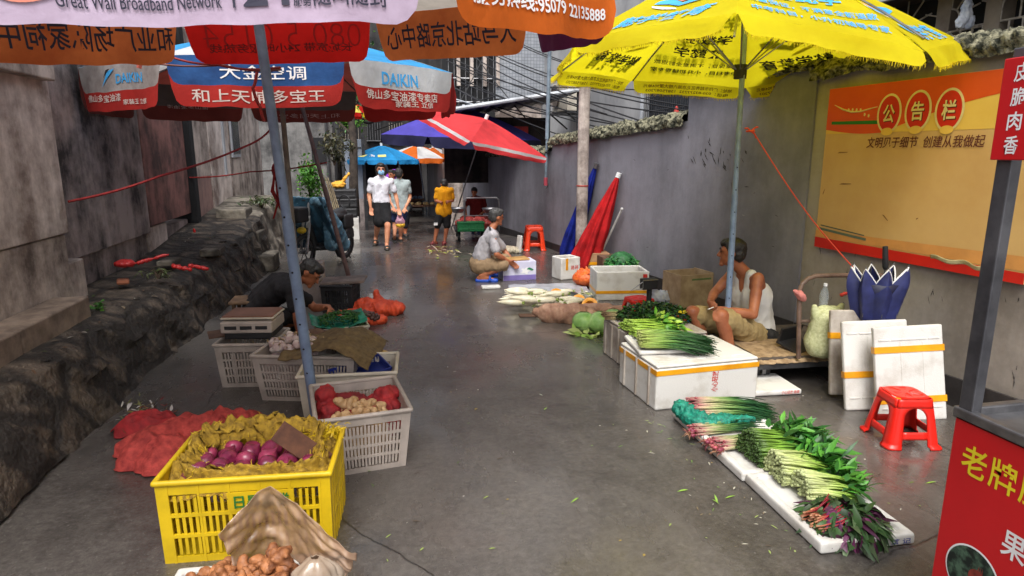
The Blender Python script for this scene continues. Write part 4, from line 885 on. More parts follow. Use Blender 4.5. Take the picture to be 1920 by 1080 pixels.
# boy in yellow, arms folded behind his back
Yb = G(824, 458).y
J = JA(Yb, hd=(832, 345.5, .03), nk=(833, 352), ch=(833, 361), mid=(833, 379), pel=(832, 392), sl=(821, 357), sr=(845, 357), el=(817, 376), er=(849, 376), wl=(829, 380, -.12), wr=(837, 378, -.12), hl=(826, 396), hr=(838, 396), kl=(820, 424), kr=(838, 424), al=(815, 450), ar=(834, 452), tl=(811, 456, -.02), tr=(832, 458, -.1))
zf = gz(Yb)
for q in ('al', 'ar'): J[q].z = zf + .07
for q in ('tl', 'tr'): J[q].z = zf + .028
J['hdirl'] = V((1, -.1, 0)); J['hdirr'] = V((-1, -.1, 0)); J['nl'] = J['nr'] = V((0, 1, 0))
t, b, Jb = person('boy in a yellow T-shirt and black shorts with arms folded behind his back', J, M_SKIN_D, (-.3, .9, -.25), s=.80, hair=M_HAIR, shirt=fabric('mustard', srgb(220, 152, 26), .85), hem=1.1, sleeve=.7, shorts=fabric('black_shorts', (.02, .02, .022)), leg=.95, shoes=paint(srgb(120, 40, 44)), voxel=.011)
mb = MB(); mb.box((0, 0, 0), (.07, .012, .05)); o = mb.build('badge', T_WHITE, t); o.location = A(817, 420, Yb - .1) - b
# vendor behind the meat trolley
Yv = 14.6
J = JA(Yv, hd=(889, 360), nk=(890, 368), ch=(893, 379), mid=(893, 396), pel=(893, 408), sl=(906, 374), sr=(879, 374), el=(912, 394), er=(872, 390), wl=(900, 402, -.2), wr=(874, 402, -.25), hl=(898, 410), hr=(888, 410), kl=(898, 428), kr=(888, 428), al=(898, 446), ar=(888, 446), tl=(900, 450, -.15), tr=(888, 450, -.15))
person('vendor in a dark blue apron over a red shirt standing behind the meat trolley', J, M_SKIN_D, (-.4, -.9, -.2), s=.86, hair=M_HAIR, shirt=fabric('dark_red', srgb(96, 22, 22)), hem=1.1, shorts=fabric('navy_apron', srgb(24, 28, 74)), leg=1.3, shoes=paint((.02, .02, .02)), voxel=.013)
# man bending over his crates, left
J = JA(6.05, hd=(581, 512, -.1), nk=(557, 524, 0), ch=(527, 536, .08), mid=(495, 560, .16), pel=(474, 594, .22), sl=(548, 545, -.2), sr=(540, 528, .2), el=(557, 590, -.32), er=(590, 578, .12), wl=(560, 622, -.3), wr=(616, 575, .05),
       hl=(478, 602, .1), hr=(482, 600, .32), kl=(532, 592, -.1), kr=(548, 592, .3), al=(522, 640, 0), ar=(540, 640, .3), tl=(545, 655, -.05), tr=(565, 650, .3))
for q in ('al', 'ar'): J[q].z = .08
for q in ('tl', 'tr'): J[q].z = .03
J['hdirr'] = V((.9, -.2, -.1)); J['hdirl'] = V((.3, -.1, -.9)); J['nr'] = V((0, 0, -1)); J['nl'] = V((-.2, 1, 0))
person('man in a dark shirt bending low over the crates on the left', J, M_SKIN_D, (.75, -.2, -.7), (.5, 0, .7), 1.0, .010, M_HAIR, fabric('charcoal_shirt', srgb(40, 38, 40)), sleeve=.7, shorts=fabric('black_shorts', (.02, .02, .022)), leg=1.2, shoes=paint((.02, .02, .02)), girth=1.05)
o = MB().rbox((0, 0, 0), (.34, .3, .03), .01); o.box((-.13, -.11, -.17), (.03, .03, .33)); o.box((.13, -.11, -.17), (.03, .03, .33)); o.box((-.13, .11, -.17), (.03, .03, .33)); o.box((.13, .11, -.17), (.03, .03, .33)); o.box((0, .11, -.2), (.26, .02, .03)); o.box((0, -.11, -.2), (.26, .02, .03))
o = o.build('low_stool', mat('old_wood', srgb(110, 84, 60), srgb(70, 52, 38), .8, 6)); o.location = A(474, 606, 6.25); o.location.z = .34; tag(o, 'low wooden stool under the bending man', 'stool')
# ------------------------------------------------------------------ produce crates, left side
def plastic(name, c, k=.7, rough=.5): return mat('plastic_' + name, c, tuple(x * k for x in c), rough, 5, .08, 40, contrast=(.3, .6))
P_YEL = plastic('yellow', srgb(212, 178, 18), .72); P_WHT = plastic('white', srgb(206, 196, 178), .72); P_GRW = plastic('grey_white', srgb(180, 168, 158), .6); P_BLU = plastic('navy', srgb(34, 50, 130), .7); P_BLK = plastic('black', (.02, .02, .022), .6); P_RED = plastic('red', srgb(222, 34, 22), .88, .32); P_ORR = plastic('orange_red', srgb(226, 62, 24), .88, .35); P_GRN = plastic('green', srgb(28, 128, 72), .7)
FOAM = mat('foam', srgb(204, 202, 197), srgb(164, 156, 144), .8, 5, .2, 160, contrast=(.22, .52), detail=12); FOAM_D = mat('dirty_foam', srgb(186, 178, 168), srgb(128, 116, 104), .85, 4, .15, 140)
TAPE = mat('orange_tape', srgb(226, 160, 28), srgb(204, 136, 16), .3, 6); CARD = mat('cardboard', srgb(168, 130, 96), srgb(132, 98, 70), .85, 8); CARD_D = mat('damp_cardboard', srgb(112, 82, 64), srgb(76, 54, 42), .8, 8)
def crate(label, fl, fr, D, Hh, m_, rows=3, pitch=.026, taper=.06, cols=4, group=None, lab=None, rim=.014):
    """fl, fr: the top front corners as seen; the crate stands on the ground below them"""
    a, b = V(fl), V(fr); W = math.hypot(b.x - a.x, b.y - a.y); rz = math.atan2(b.y - a.y, b.x - a.x)
    n = V((-math.sin(rz), math.cos(rz), 0)); c = (a + b) / 2 + n * D / 2; c.z = gz(c.y)
    t = thing('plastic_crate', label, 'crate', c, rz, group); k0 = 1 - taper
    tp = lambda mb: [setattr(p, 'xy', p.xy * (k0 + taper * p.z / Hh)) for p in mb.v]
    def side(ax, sgn, L, Dd, skip=None):
        mb = MB()
        def bx(u0, u1, z0, z1, th=.006, o=0.0):
            uc, zc = (u0 + u1) / 2, (z0 + z1) / 2; y = sgn * (Dd / 2 - th / 2 + o)
            if ax == 'x': mb.box((uc, y, zc), (u1 - u0, th, z1 - z0))
            else: mb.box((y, uc, zc), (th, u1 - u0, z1 - z0))
        cw = .045; zb, zt = .03, Hh - .055; h = L / 2
        bx(-h, -h + cw, 0, Hh, .009); bx(h - cw, h, 0, Hh, .009); bx(-h + cw, h - cw, 0, zb, .009); bx(-h + cw, h - cw, zt, Hh, .009)
        dz = (zt - zb) / rows
        for r in range(1, rows): bx(-h + cw, h - cw, zb + dz * r - .008, zb + dz * r + .008, .011, .002)
        for r in range(cols + 1):
            u = -h + cw + (L - 2 * cw) * r / cols; bx(u - .005, u + .005, 0, Hh - .001, .012, .0025)
        nn = int((L - 2 * cw) / pitch)
        for r in range(rows):
            z0, z1 = zb + dz * r + .008, zb + dz * (r + 1) - .008
            for q in range(1, nn):
                u = -h + cw + (L - 2 * cw) * q / nn
                if skip and skip[0] < u < skip[1] and r == rows - 1: continue
                bx(u - .0065, u + .0065, z0, z1)
            if skip and r == rows - 1: bx(skip[0], skip[1], z0 - .004, z1 + .004, .010, .004)
        tp(mb); mb.build('side_panel', m_, t)
    side('x', -1, W, D, lab); side('x', 1, W, D); side('y', -1, D - .02, W); side('y', 1, D - .02, W)
    mb = MB(); mb.box((0, 0, .012), (W - .02, D - .02, .012)); tp(mb); mb.build('base', m_, t)
    mb = MB(); q = .02
    for pts in ([(-W / 2, -D / 2), (W / 2, -D / 2)], [(W / 2, -D / 2), (W / 2, D / 2)], [(W / 2, D / 2), (-W / 2, D / 2)], [(-W / 2, D / 2), (-W / 2, -D / 2)]):
        d = (V((*pts[1], 0)) - V((*pts[0], 0))).normalized(); mb.tube([V((*pts[0], Hh)) - d * .0, V((*pts[1], Hh)) + d * .0], rim, 8)
    for sx in (-1, 1):
        for sy in (-1, 1): mb.ell((sx * W / 2, sy * D / 2, Hh), rim * 1.02, None, 8, 6)
    fuse(mb, 'rim', m_, t, .006, 2)
    t['W'] = W; t['D'] = D
    return t, W, D
def stray(o): 
    for k in ('W', 'D'):
        if k in o: del o[k]
t_on, Wy, Dy = crate('bright yellow slatted crate of onions with a green lettered plate', G(288, 908, .37), G(618, 888, .37), .44, .37, P_YEL, rows=3, taper=.015, lab=(-.06, .20), cols=5)
lettering('日昇農業', lambda u, v: V((.07 + u, -Dy / 2 * .985 - .012, .27 + v)), .062, T_GREEN, t_on, width=.225, bold=.02)
lettering('～～～', lambda u, v: V((.07 + u, -Dy / 2 * .985 - .012, .215 + v)), .014, T_GREEN, t_on, width=.13)
M_ONION = mat('onion_skin', srgb(150, 52, 84), srgb(98, 24, 56), .32, 9, streak=True, spec=.6)
def at_crate(t, x, y, z): return t.location + Matrix.Rotation(t.rotation_euler.z, 3, 'Z') @ V((x, y, z))
on = thing('red_onion', 'purple red onion lying under the yellow mesh in the yellow crate', 'onion', (0, 0, 0), group='red onions in the yellow crate')
mb = MB(); mb.lathe([(.001, -.040), (.018, -.038), (.036, -.024), (.046, 0), (.042, .02), (.026, .036), (.010, .046), (.006, .058), (.001, .062)], n=20); mb.build('bulb', M_ONION, on, smooth=True)
mb = MB(); [mb.tube([(.002 * k, 0, -.038), (.008 * k, .004 * (-1) ** k, -.05)], .0015, 4) for k in (-2, -1, 0, 1, 2)]; mb.build('root_tuft', mat('straw', srgb(178, 150, 110)), on)
first = True
for k in range(30):
    x, y = (k % 6 - 2.5) * .092 + U(-.012, .012), (k // 6 - 1.9) * .070 + U(-.008, .008)
    z = .315 + .03 * math.cos(x * 4) + U(-.012, .014)
    p = at_crate(t_on, x, y, z); rr = (U(-1, 1), U(-1, 1), U(0, 6))
    if first: on.location = p; on.rotation_euler = rr; first = False; o = on
    else: o = clone(on, p, rr)
    s_ = U(.82, 1.12); o.scale = (s_, s_, s_ * U(.85, 1))
# yellow mesh bag round the onions
M_MESHY = mat('yellow_mesh', srgb(182, 146, 40), srgb(122, 94, 24), .8, 40, .5, 160, trans=.15)
def ring(u, v):
    a = 2 * math.pi * u; ca, sa = math.cos(a), math.sin(a); sq = (abs(ca) ** 5 + abs(sa) ** 5) ** -.2
    q = V((ca * 2.2, sa * 2.2, v * 3)); nn = .55 - 1.9 * abs(noise.noise(q * 1.2)) + .7 * (.45 - 1.9 * abs(noise.noise(q * 2.9 + V((5, 2, 1)))))
    over = max(0, -ca) * .10 + max(0, -sa) * .04 + max(0, sa) * .03
    r = (.60 + .12 * max(0, -sa)) + (.34 - .12 * max(0, -sa)) * v + .13 * nn * (1 - v) + (over if v > .75 else 0) * (v - .75) * 4
    x, y = ca * sq * r * Wy / 2 * (1.02 if v > .9 else 1), sa * sq * r * Dy / 2
    z = .345 + (.05 + .06 * max(0, sa)) * math.sin(math.pi * min(1, v * 1.15)) + .045 * nn + .02 * noise.noise(q * 5)
    if v > .8: z -= (v - .8) * (.12 + .25 * max(0, -ca) + .15 * max(0, -sa) * (ca < .2))
    if sa > .3 and ca < .5: z += .03 * v
    return V((x, y, max(z, .33 if r < .95 else .2)))
o = MB(); o.grid(ring, 150, 26); o = o.build('mesh_bag', M_MESHY, smooth=True); o.location = t_on.location; o.rotation_euler = (0, 0, t_on.rotation_euler.z); tag(o, 'yellow mesh bag slumped open over the rim of the yellow crate', 'mesh bag')
fz = MB()
for k in range(260):
    u = rnd.random(); p = ring(u, U(.0, .12) if k % 3 else U(.55, .8)); d = V((U(-1, 1), U(-1, 1), U(.2, 1.2))).normalized() * U(.012, .035); fz.tube([p, p + d * .6, p + d + V((U(-.01, .01), U(-.01, .01), 0))], [.0016, .0014, .0008], 3)
c_ = at_crate(t_on, .27, .15, .40)
for k in range(240):
    p = V((.27 + rnd.gauss(0, .035), .15 + rnd.gauss(0, .035), .385 + U(0, .03))); d = V((U(-1, 1), U(-1, 1), U(-.2, .8))).normalized() * U(.015, .04); fz.tube([p, p + d * .5 + V((0, 0, .006)), p + d], [.0022, .002, .001], 3)
f_ = fz.build('frayed_threads', P_YEL, o); tag(f_, kind='stuff')
o = MB().rbox((0, 0, 0), (.27, .010, .095), .002).build('cardboard_flap', mat('brown_card', srgb(104, 66, 46), srgb(70, 42, 30), .8, 14)); o.location = A(567, 838, 2.78); o.rotation_euler = (R(-24), R(44), R(6)); tag(o, 'brown cardboard strip stuck in among the onions of the yellow crate', 'cardboard')

tg, Wg, Dg = crate('grimy grey white crate holding ginger and red bags', G(592, 792, .34), G(771, 768, .34), .55, .34, P_GRW, rows=4, pitch=.02, taper=.14)
tw, Ww, Dw = crate('clean white crate with a navy tray lying inside', G(545, 699, .30) + V((.05, -.10, 0)), G(742, 699, .30), .42, .30, P_WHT, rows=3, pitch=.022, taper=.08)
tc_, Wc, Dc = crate('dull white crate of garlic half covered by brown sacking', G(470, 668, .33), G(664, 672, .33), .45, .33, P_GRW, rows=4, pitch=.022, taper=.12)
ts, Ws, Ds = crate('shaded white crate under the shop scale', G(400, 648, .33), G(478, 648, .33) + V((.12, 0, 0)), .42, .33, P_GRW, rows=4, pitch=.022, taper=.12)
th_, Wh, Dh = crate('small white crate heaped with green chillies', G(594, 621, .27), G(691, 612, .27), .40, .27, P_WHT, rows=3, pitch=.024)
tb, Wb, Db = crate('black crate under a weathered plank on the left', G(600, 537, .30), G(659, 537, .30), .40, .30, P_BLK, rows=3, pitch=.024)
for q in (t_on, tg, tw, tc_, ts, th_, tb): stray(q)
# navy tray inside the white crate
tn = thing('plastic_tray', 'navy blue slatted tray tipped inside the clean white crate', 'tray', at_crate(tw, .06, .02, .255)); tn.rotation_euler = (R(8), R(-9), tw.rotation_euler.z + R(24))
mb = MB(); mb.box((0, 0, -.06), (.36, .24, .006)); mb.build('base', P_BLU, tn)
for sy in (-1, 1):
    mb = MB(); mb.box((0, sy * .12, .0), (.36, .008, .018)); mb.box((0, sy * .12, -.055), (.36, .008, .014)); [mb.box((-.17 + .0212 * k, sy * .12, -.028), (.009, .006, .05)) for k in range(17)]; mb.build('side_panel', P_BLU, tn)
for sx in (-1, 1):
    mb = MB(); mb.box((sx * .18, 0, .0), (.008, .24, .018)); mb.box((sx * .18, 0, -.055), (.008, .24, .014)); [mb.box((sx * .18, -.1 + .025 * k, -.028), (.006, .01, .05)) for k in range(9)]; mb.build('side_panel', P_BLU, tn)
# red bags and ginger in the grey crate
M_REDB = mat('red_mesh_bag', srgb(178, 40, 44), srgb(120, 22, 28), .75, 16, .3, 60)
def blob_thing(name, label, cat, loc, prims, m_, voxel=.012, wr=.012, ws=14, rz=0, group=None):
    mb = MB()
    for p in prims:
        if len(p) == 2: mb.ell(p[0], p[1], None, 18, 12)
        else: mb.cone(*p, 14)
    o = fuse(mb, name, m_, None, voxel, 3, wr, ws); o.location = loc; o.rotation_euler = (0, 0, rz); return tag(o, label, cat, group)
blob_thing('red_bag', 'red bag stuffed in the left end of the grimy crate', 'bag', at_crate(tg, -Wg * .30, .05, .30), [((0, .04, -.03), (.08, .12, .05)), ((-.03, .06, .04), (.05, .06, .04)), ((0, 0, -.13), (.1, .17, .09))], M_REDB, .010, .02, 18)
blob_thing('red_bag', 'red bag bunched up in the right end of the grimy crate', 'bag', at_crate(tg, Wg * .28, .04, .30), [((0, 0, -.03), (.1, .12, .04)), ((.03, .03, .01), (.07, .06, .04)), ((0, 0, -.13), (.12, .19, .08))], M_REDB, .010, .02, 18)
blob_thing('red_bag', 'dark red bag lying flat in the middle of the grimy crate', 'bag', at_crate(tg, -.06, .1, .27), [((0, 0, 0), (.14, .09, .05)), ((0, -.08, -.1), (.18, .17, .12))], mat('dark_red_bag', srgb(140, 26, 32), srgb(92, 14, 20), .7, 16), .010, .018, 18)
M_GING = mat('ginger_skin', srgb(176, 116, 72), srgb(104, 60, 34), .6, 16, .5, 50); M_GINP = mat('pale_ginger', srgb(206, 172, 128), srgb(168, 130, 88), .6, 14, .4, 50)
gings = []
for k in range(4):
    mb = MB(); p = V((0, 0, 0))
    for q in range(6):
        d = V((U(-1, 1), U(-1, 1), U(-.5, .5))).normalized() * U(.016, .028); r_ = U(.011, .018); mb.cone(p, r_, p + d, r_ * U(.8, 1.1), 8)
        if q % 2: p = p + d
    o = fuse(mb, 'ginger_root', M_GING, None, .006, 2, .003, 40); gings.append(o.data); bpy.data.objects.remove(o)
def ginger(p, label, group, m_=None, s_=1.0):
    me = rnd.choice(gings)
    if m_:
        key = me.name + '_pale'; me2 = bpy.data.meshes.get(key)
        if me2 is None: me2 = me.copy(); me2.name = key; me2.materials[0] = m_
        me = me2
    o = bpy.data.objects.new('ginger_root', me); COL.objects.link(o); o.location = p; o.rotation_euler = (U(0, 6), U(0, 6), U(0, 6)); o.scale = (s_,) * 3; return tag(o, label, 'ginger', group)
for k in range(26): ginger(at_crate(tg, U(-.17, .13), U(-.2, .02), .272 + U(0, .03)), 'pale ginger root in the grimy grey white crate', 'pale ginger in the grey white crate', M_GINP, 1.15)
o = blob_thing('ginger_bed', 'mass of pale ginger filling the grimy grey white crate below', 'ginger', at_crate(tg, 0, 0, .14), [((0, 0, 0), (Wg * .42, Dg * .42, .13))], M_GINP, .012, .012, 30)
# garlic
M_GAR = mat('garlic_skin', srgb(216, 204, 196), srgb(176, 150, 146), .6, 9, streak=True)
ga = thing('garlic_bulb', 'white garlic bulb heaped in the dull crate beside the scale', 'garlic', at_crate(tc_, -.25, -.1, .34), group='garlic bulbs in the dull white crate')
mb = MB(); mb.grid(lambda u, v: (lambda a, z, r: V((r * math.cos(a), r * math.sin(a), z)))(2 * math.pi * u, -.022 + .062 * v, (.03 * math.sin(math.pi * min(1, v * 1.18 + .04)) ** .7 if v < .82 else .0055) * (1 + .07 * abs(math.cos(2.5 * 2 * math.pi * u)))), 24, 12); mb.build('bulb', M_GAR, ga, smooth=True)
mb = MB(); mb.tube([(0, 0, .036), (.003, 0, .055)], [.005, .003], 6); mb.build('stalk', mat('straw', srgb(178, 150, 110)), ga)
for k in range(34):
    x, y = U(-.31, .06), U(-.17, .16); o = clone(ga, at_crate(tc_, x, y, .33 + .035 * math.cos((x + .12) * 8) + U(-.01, .03)), (U(-1.2, 1.2), U(-1.2, 1.2), U(0, 6)))
    q = U(.85, 1.15); o.scale = (q, q, q)
blob_thing('garlic_bed', 'packed garlic lower down in the dull white crate', 'garlic', at_crate(tc_, -.1, 0, .18), [((0, 0, 0), (Wc * .36, Dc * .42, .15))], M_GAR, .014, .02, 26)
def sheet(name, label, cat, loc, fn, nu, nv, m_, rz=0, kind=None, thick=.004):
    mb = MB(); mb.grid(fn, nu, nv); o = mb.build(name, m_, smooth=True, fix=False)
    md = o.modifiers.new('thickness', 'SOLIDIFY'); md.thickness = thick
    o.location = loc; o.rotation_euler = (0, 0, rz) if isinstance(rz, (int, float)) else rz; return tag(o, label, cat, kind=kind)
def nz3(x, y, s=1.0): return noise.noise(V((x, y, s))) + .5 * noise.noise(V((x * 2.3, y * 2.3, s + 4)))
sheet('sacking', 'olive brown sacking draped over the right half of the garlic crate', 'sacking', at_crate(tc_, .16, 0, .36), lambda u, v: V(((u - .5) * .62, (v - .5) * .56, .09 * math.exp(-((u - .55) / .25) ** 2) * (1 - .4 * v) + .03 * nz3(u * 5, v * 4) - .1 * max(0, u - .8) * 3 - .05 * max(0, .12 - v) * 6)), 44, 40, mat('sacking', srgb(120, 100, 66), srgb(84, 66, 42), .9, 30, .4, 120), tc_.rotation_euler.z)
blob_thing('paper_bag', 'crumpled golden brown bag lying on the sacking corner', 'bag', G(690, 662, .27), [((0, 0, .0), (.08, .06, .05)), ((.08, 0, -.03), (.07, .05, .035)), ((-.07, 0, .03), (.05, .05, .05))], mat('golden_bag', srgb(176, 140, 70), srgb(110, 80, 36), .45, 12), .010, .02, 20)
blob_thing('brown_carton', 'damp brown carton tucked between the scale and the bent man', 'carton', at_crate(tc_, -.12, .34, .30), [((0, 0, 0), (.2, .07, .06)), ((.1, 0, -.1), (.16, .1, .1)), ((-.05, 0, -.2), (.2, .1, .1))], CARD_D, .012, .015, 16)
# shop scale
t = thing('shop_scale', 'grey white electronic shop scale with a brown weighing tray, standing on the shaded crate', 'scale', at_crate(ts, .02, -.02, .35), ts.rotation_euler.z)
mb = MB(); mb.rbox((0, .02, .03), (.34, .30, .05), .01); mb.build('base', P_BLK, t)
mb = MB(); mb.rbox((0, 0, .10), (.37, .32, .085), .012); mb.build('housing', P_GRW, t)
mb = MB(); mb.rbox((0, .02, .172), (.36, .27, .014), .005); mb.build('weighing_tray', mat('tray_brown', srgb(150, 104, 84), srgb(112, 76, 60), .45, 5), t); mb = MB(); mb.rbox((0, .02, .160), (.38, .29, .014), .005); mb.build('tray_rim', P_WHT, t)
for k in range(3): mb = MB(); mb.rbox((-.11 + .11 * k, -.161, .1), (.085, .008, .026), .003); mb.build('display', P_BLK, t)
o = MB().rbox((0, 0, 0), (.24, .2, .012), .003).build('brown_board', CARD_D); o.location = at_crate(ts, -.22, .05, .353); o.rotation_euler = (0, R(-2), .3); tag(o, 'brown board poking out left of the shaded crate', 'board')
# chillies with teal lining
M_CHIL = mat('chilli_green', srgb(52, 106, 30), srgb(22, 60, 16), .3, 12, vcol=False)
mb = MB()
for k in range(420):
    x, y = U(-.5, .5), U(-.5, .5); p = V((x * Wh * .9, y * Dh * .9, .07 * (1 - 2.6 * (x * x + y * y)) + U(0, .02))); a = U(0, 6.3); d = V((math.cos(a), math.sin(a), U(-.3, .3))) * U(.025, .045)
    mb.tube([p, p + d * .4 + V((0, 0, .004)), p + d], [.0055, .005, .001], 5)
o = mb.build('green_chillies', M_CHIL, smooth=True); o.location = at_crate(th_, .02, .02, .27); tag(o, 'heap of small green chillies on the teal lining', 'chillies', kind='stuff')
sheet('teal_lining', 'teal plastic lining spread in the chilli crate', 'plastic sheet', at_crate(th_, -.02, .0, .275), lambda u, v: V(((u - .5) * Wh * 1.08, (v - .5) * Dh * 1.1, .03 * nz3(u * 4, v * 4) + .05 * abs(u - .5) ** 2 * 4 + (-.05 if .15 < u < .85 and .15 < v < .85 else .01))), 30, 26, mat('teal_plastic', srgb(24, 150, 116), srgb(14, 100, 78), .35, 8, trans=.2), th_.rotation_euler.z)
o = MB().rbox((0, 0, 0), (.46, .34, .03), .006).build('plank', mat('grey_plank', srgb(140, 124, 116), srgb(92, 80, 74), .8, 5, .3, 40)); o.location = at_crate(tb, .04, 0, .33); o.rotation_euler = (0, R(-2), tb.rotation_euler.z + .1); tag(o, 'weathered plank lying on the black crate', 'plank')
t = thing('carton', 'tall pale carton standing behind the bent man', 'carton', G(588, 572)); mb = MB(); mb.rbox((0, .12, .24), (.26, .2, .48), .008); mb.build('carton_body', mat('pale_card', srgb(186, 170, 160), srgb(150, 132, 122), .8, 6), t); mb = MB(); mb.box((-.02, .017, .3), (.1, .004, .12)); mb.build('printed_mark', CARD_D, t)
# orange sacks and water chestnuts
M_ORS = mat('orange_sack', srgb(226, 84, 44), srgb(170, 48, 24), .6, 10, .2, 60, trans=.1)
blob_thing('orange_sack', 'bright orange knotted sack lying at the edge of the path', 'sack', G(712, 590), [((0, 0, .07), (.2, .14, .08)), ((-.14, .02, .09), (.12, .11, .09)), ((.14, 0, .06), (.12, .11, .07)), ((.0, .06, .14), .05, (-.02, .08, .22), .025)], M_ORS, .012, .024, 13)
blob_thing('orange_sack', 'orange sack lying open under the brown water chestnuts', 'sack', G(662, 606), [((0, 0, .06), (.24, .14, .07)), ((.2, -.06, .04), (.14, .07, .05)), ((-.18, -.08, .07), (.12, .07, .06))], M_ORS, .012, .022, 13)
wc = MB().ell((0, 0, 0), (.021, .02, .016), None, 10, 7); wc.tube([(0, 0, .013), (.002, 0, .023)], [.005, .002], 5); wc = wc.build('water_chestnut', mat('chestnut_brown', srgb(84, 50, 40), srgb(44, 24, 20), .4, 30), smooth=True)
tag(wc, 'dark brown water chestnut in the pile on the open orange sack', 'water chestnut', 'water chestnuts on the orange sack'); base_ = G(672, 598, .12); wc.location = base_
for k in range(110):
    a, r_ = U(0, 6.3), math.sqrt(rnd.random()); o = clone(wc, base_ + V((.2 * r_ * math.cos(a), .13 * r_ * math.sin(a), .07 * (1 - r_ * r_) + U(-.01, .012))), (U(0, 6), U(0, 6), 0))
blob_thing('white_bag', 'small clear bag on top of the knotted orange sack', 'bag', G(697, 560, .12), [((0, 0, 0), (.06, .05, .05))], mat('clear_bag', srgb(220, 215, 212), rough=.25, trans=.3), .009, .012, 24)
# red mesh sack on the ground by the bank
M_REDS = mat('coral_mesh', srgb(196, 74, 66), srgb(140, 40, 38), .8, 24, .5, 140, trans=.1); cr = G(372, 842)
prims = [((0, 0, .05), (.34, .2, .06)), ((-.22, -.12, .04), (.16, .16, .05)), ((.1, .12, .08), (.24, .16, .08)), ((.26, .22, .10), (.15, .12, .08)), ((-.3, .08, .05), (.14, .1, .05)), ((.02, -.06, .09), (.2, .1, .06)), ((.36, .1, .06), (.1, .1, .06))]
def rdg(x, y, s_): return 1 - 2 * abs(noise.noise(V((x, y, s_))))
def net(u, v):
    a = 2 * math.pi * u; r0 = 1 + .30 * noise.noise(V((math.cos(a) * 1.7, math.sin(a) * 1.7, 3))) + .10 * noise.noise(V((math.cos(a) * 6, math.sin(a) * 6, 5)))
    x, y = .43 * r0 * v * math.cos(a), .27 * r0 * v * math.sin(a); c_, s_ = math.cos(R(28)), math.sin(R(28)); q = rdg(x * 3.4 + y, y * 5.5, 2) + .5 * rdg(x * 8, y * 11, 8) + .25 * noise.noise(V((x * 24, y * 24, 1)))
    return V((x * c_ - y * s_, x * s_ + y * c_ + .03, max(.006, (1 - v ** 4) * (.065 + .055 * q) + .02 * (1 + q) * (v < .97))))
o = sheet('mesh_sack', 'big coral red mesh sack crumpled flat on the ground behind the yellow crate', 'sack', cr, net, 120, 46, M_REDS)
fz = MB()
for k in range(130):
    f = rnd.random(); p = net(.03 + .22 * f, .97); d = V((U(-.4, .4), U(.0, .4), U(.5, 1.2))).normalized() * U(.02, .05); fz.tube([p - d, p, p + d], [.0022, .002, .001], 3)
tag(fz.build('frayed_threads', M_REDS, o), kind='stuff')
sheet('red_rag', 'darker red rag at the left tip of the coral mesh sack', 'rag', G(282, 808), lambda u, v: (lambda a, r: V((.22 * r * math.cos(a), .11 * r * math.sin(a), max(.005, (1 - r ** 3) * (.06 + .06 * rdg(math.cos(a) * r * 2 + 3, math.sin(a) * r * 2, 4)) + .015))))(2 * math.pi * u, v * (1 + .25 * noise.noise(V((math.cos(6.283 * u) * 2, math.sin(6.283 * u) * 2, 9))))), 60, 24, M_REDB)
# rubbish by the bank: scraps too many to count
mb = MB(); cols_ = [srgb(190, 184, 172), srgb(206, 200, 196), srgb(150, 130, 70), srgb(160, 40, 36), srgb(90, 80, 66), srgb(120, 120, 70)]
def scrap(p, s_):
    mb.paint(rnd.choice(cols_)); a = U(0, 6.3); d = V((math.cos(a), math.sin(a), U(.0, .7))); mb.leaf(p, d, s_ * U(1, 2), s_ * U(.3, .8), curl=U(-.6, .8))
for k in range(120):
    q = G(278 + rnd.gauss(0, 26), 790 + rnd.gauss(0, 16)); scrap(q + V((0, 0, U(.0, .07))), U(.015, .045))
o = mb.build('rubbish_heap', mat('scraps', (1, 1, 1), .75, .7, 20, vcol=True), fix=False); tag(o, 'small heap of vegetable trimmings and scraps by the red rag', 'rubbish', kind='stuff')
mb = MB()
for k in range(260):
    x = U(-1.5, 3.2); y = U(1.6, 11); mb.paint(rnd.choice(cols_[:3] + [srgb(120, 140, 60)])); s_ = U(.004, .012) * (2 if k % 9 == 0 else 1)
    mb.leaf(V((x, y, gz(y) + .003)), (U(-1, 1), U(-1, 1), 0), s_ * 1.6, s_, curl=0)
for k in range(34):
    q = G(830 + rnd.gauss(0, 18), 474 + rnd.gauss(0, 7)); mb.paint(rnd.choice([srgb(180, 170, 110), srgb(196, 180, 160), srgb(150, 160, 70)])); mb.leaf(q + V((0, 0, U(.003, .04))), (U(-1, 1), U(-1, 1), .2), U(.06, .2), U(.03, .06))
for (x, y) in ((1335, 938), (1345, 945), (1360, 936), (1290, 920), (1755, 905), (1760, 990), (1020, 770), (735, 524), (720, 520), (700, 405), (1085, 935), (1010, 740)):
    q = G(x, y); mb.paint(rnd.choice([srgb(130, 170, 60), srgb(196, 200, 170)])); mb.leaf(q + V((0, 0, .006)), (U(-1, 1), U(-.4, .4), .05), U(.035, .08), U(.006, .015), curl=.1)
for k in range(150):
    if k < 90: y = U(2.1, 3.7); x = 1.78 - abs(rnd.gauss(0, .22)) if k % 3 else U(2.3, 2.9)
    else: x, y = rnd.gauss(.1, .2), U(2.4, 6.5)
    mb.paint(rnd.choice([srgb(96, 130, 50), srgb(150, 170, 90), srgb(110, 96, 70), srgb(190, 186, 170), srgb(84, 70, 56)])); mb.leaf(V((x, y, .004)), (U(-1, 1), U(-1, 1), .03), U(.012, .045), U(.003, .010), curl=.05)
for k in range(220):
    y = U(2.5, 9); q = bank_pt(U(.45, .95), y); mb.paint(rnd.choice([srgb(120, 104, 84), srgb(150, 146, 136), srgb(70, 84, 44), srgb(96, 70, 50), srgb(60, 52, 46)])); mb.leaf(q + V((0, 0, .008)), (U(-1, 1), U(-1, 1), U(-.1, .4)), U(.02, .07), U(.01, .03), curl=.2)
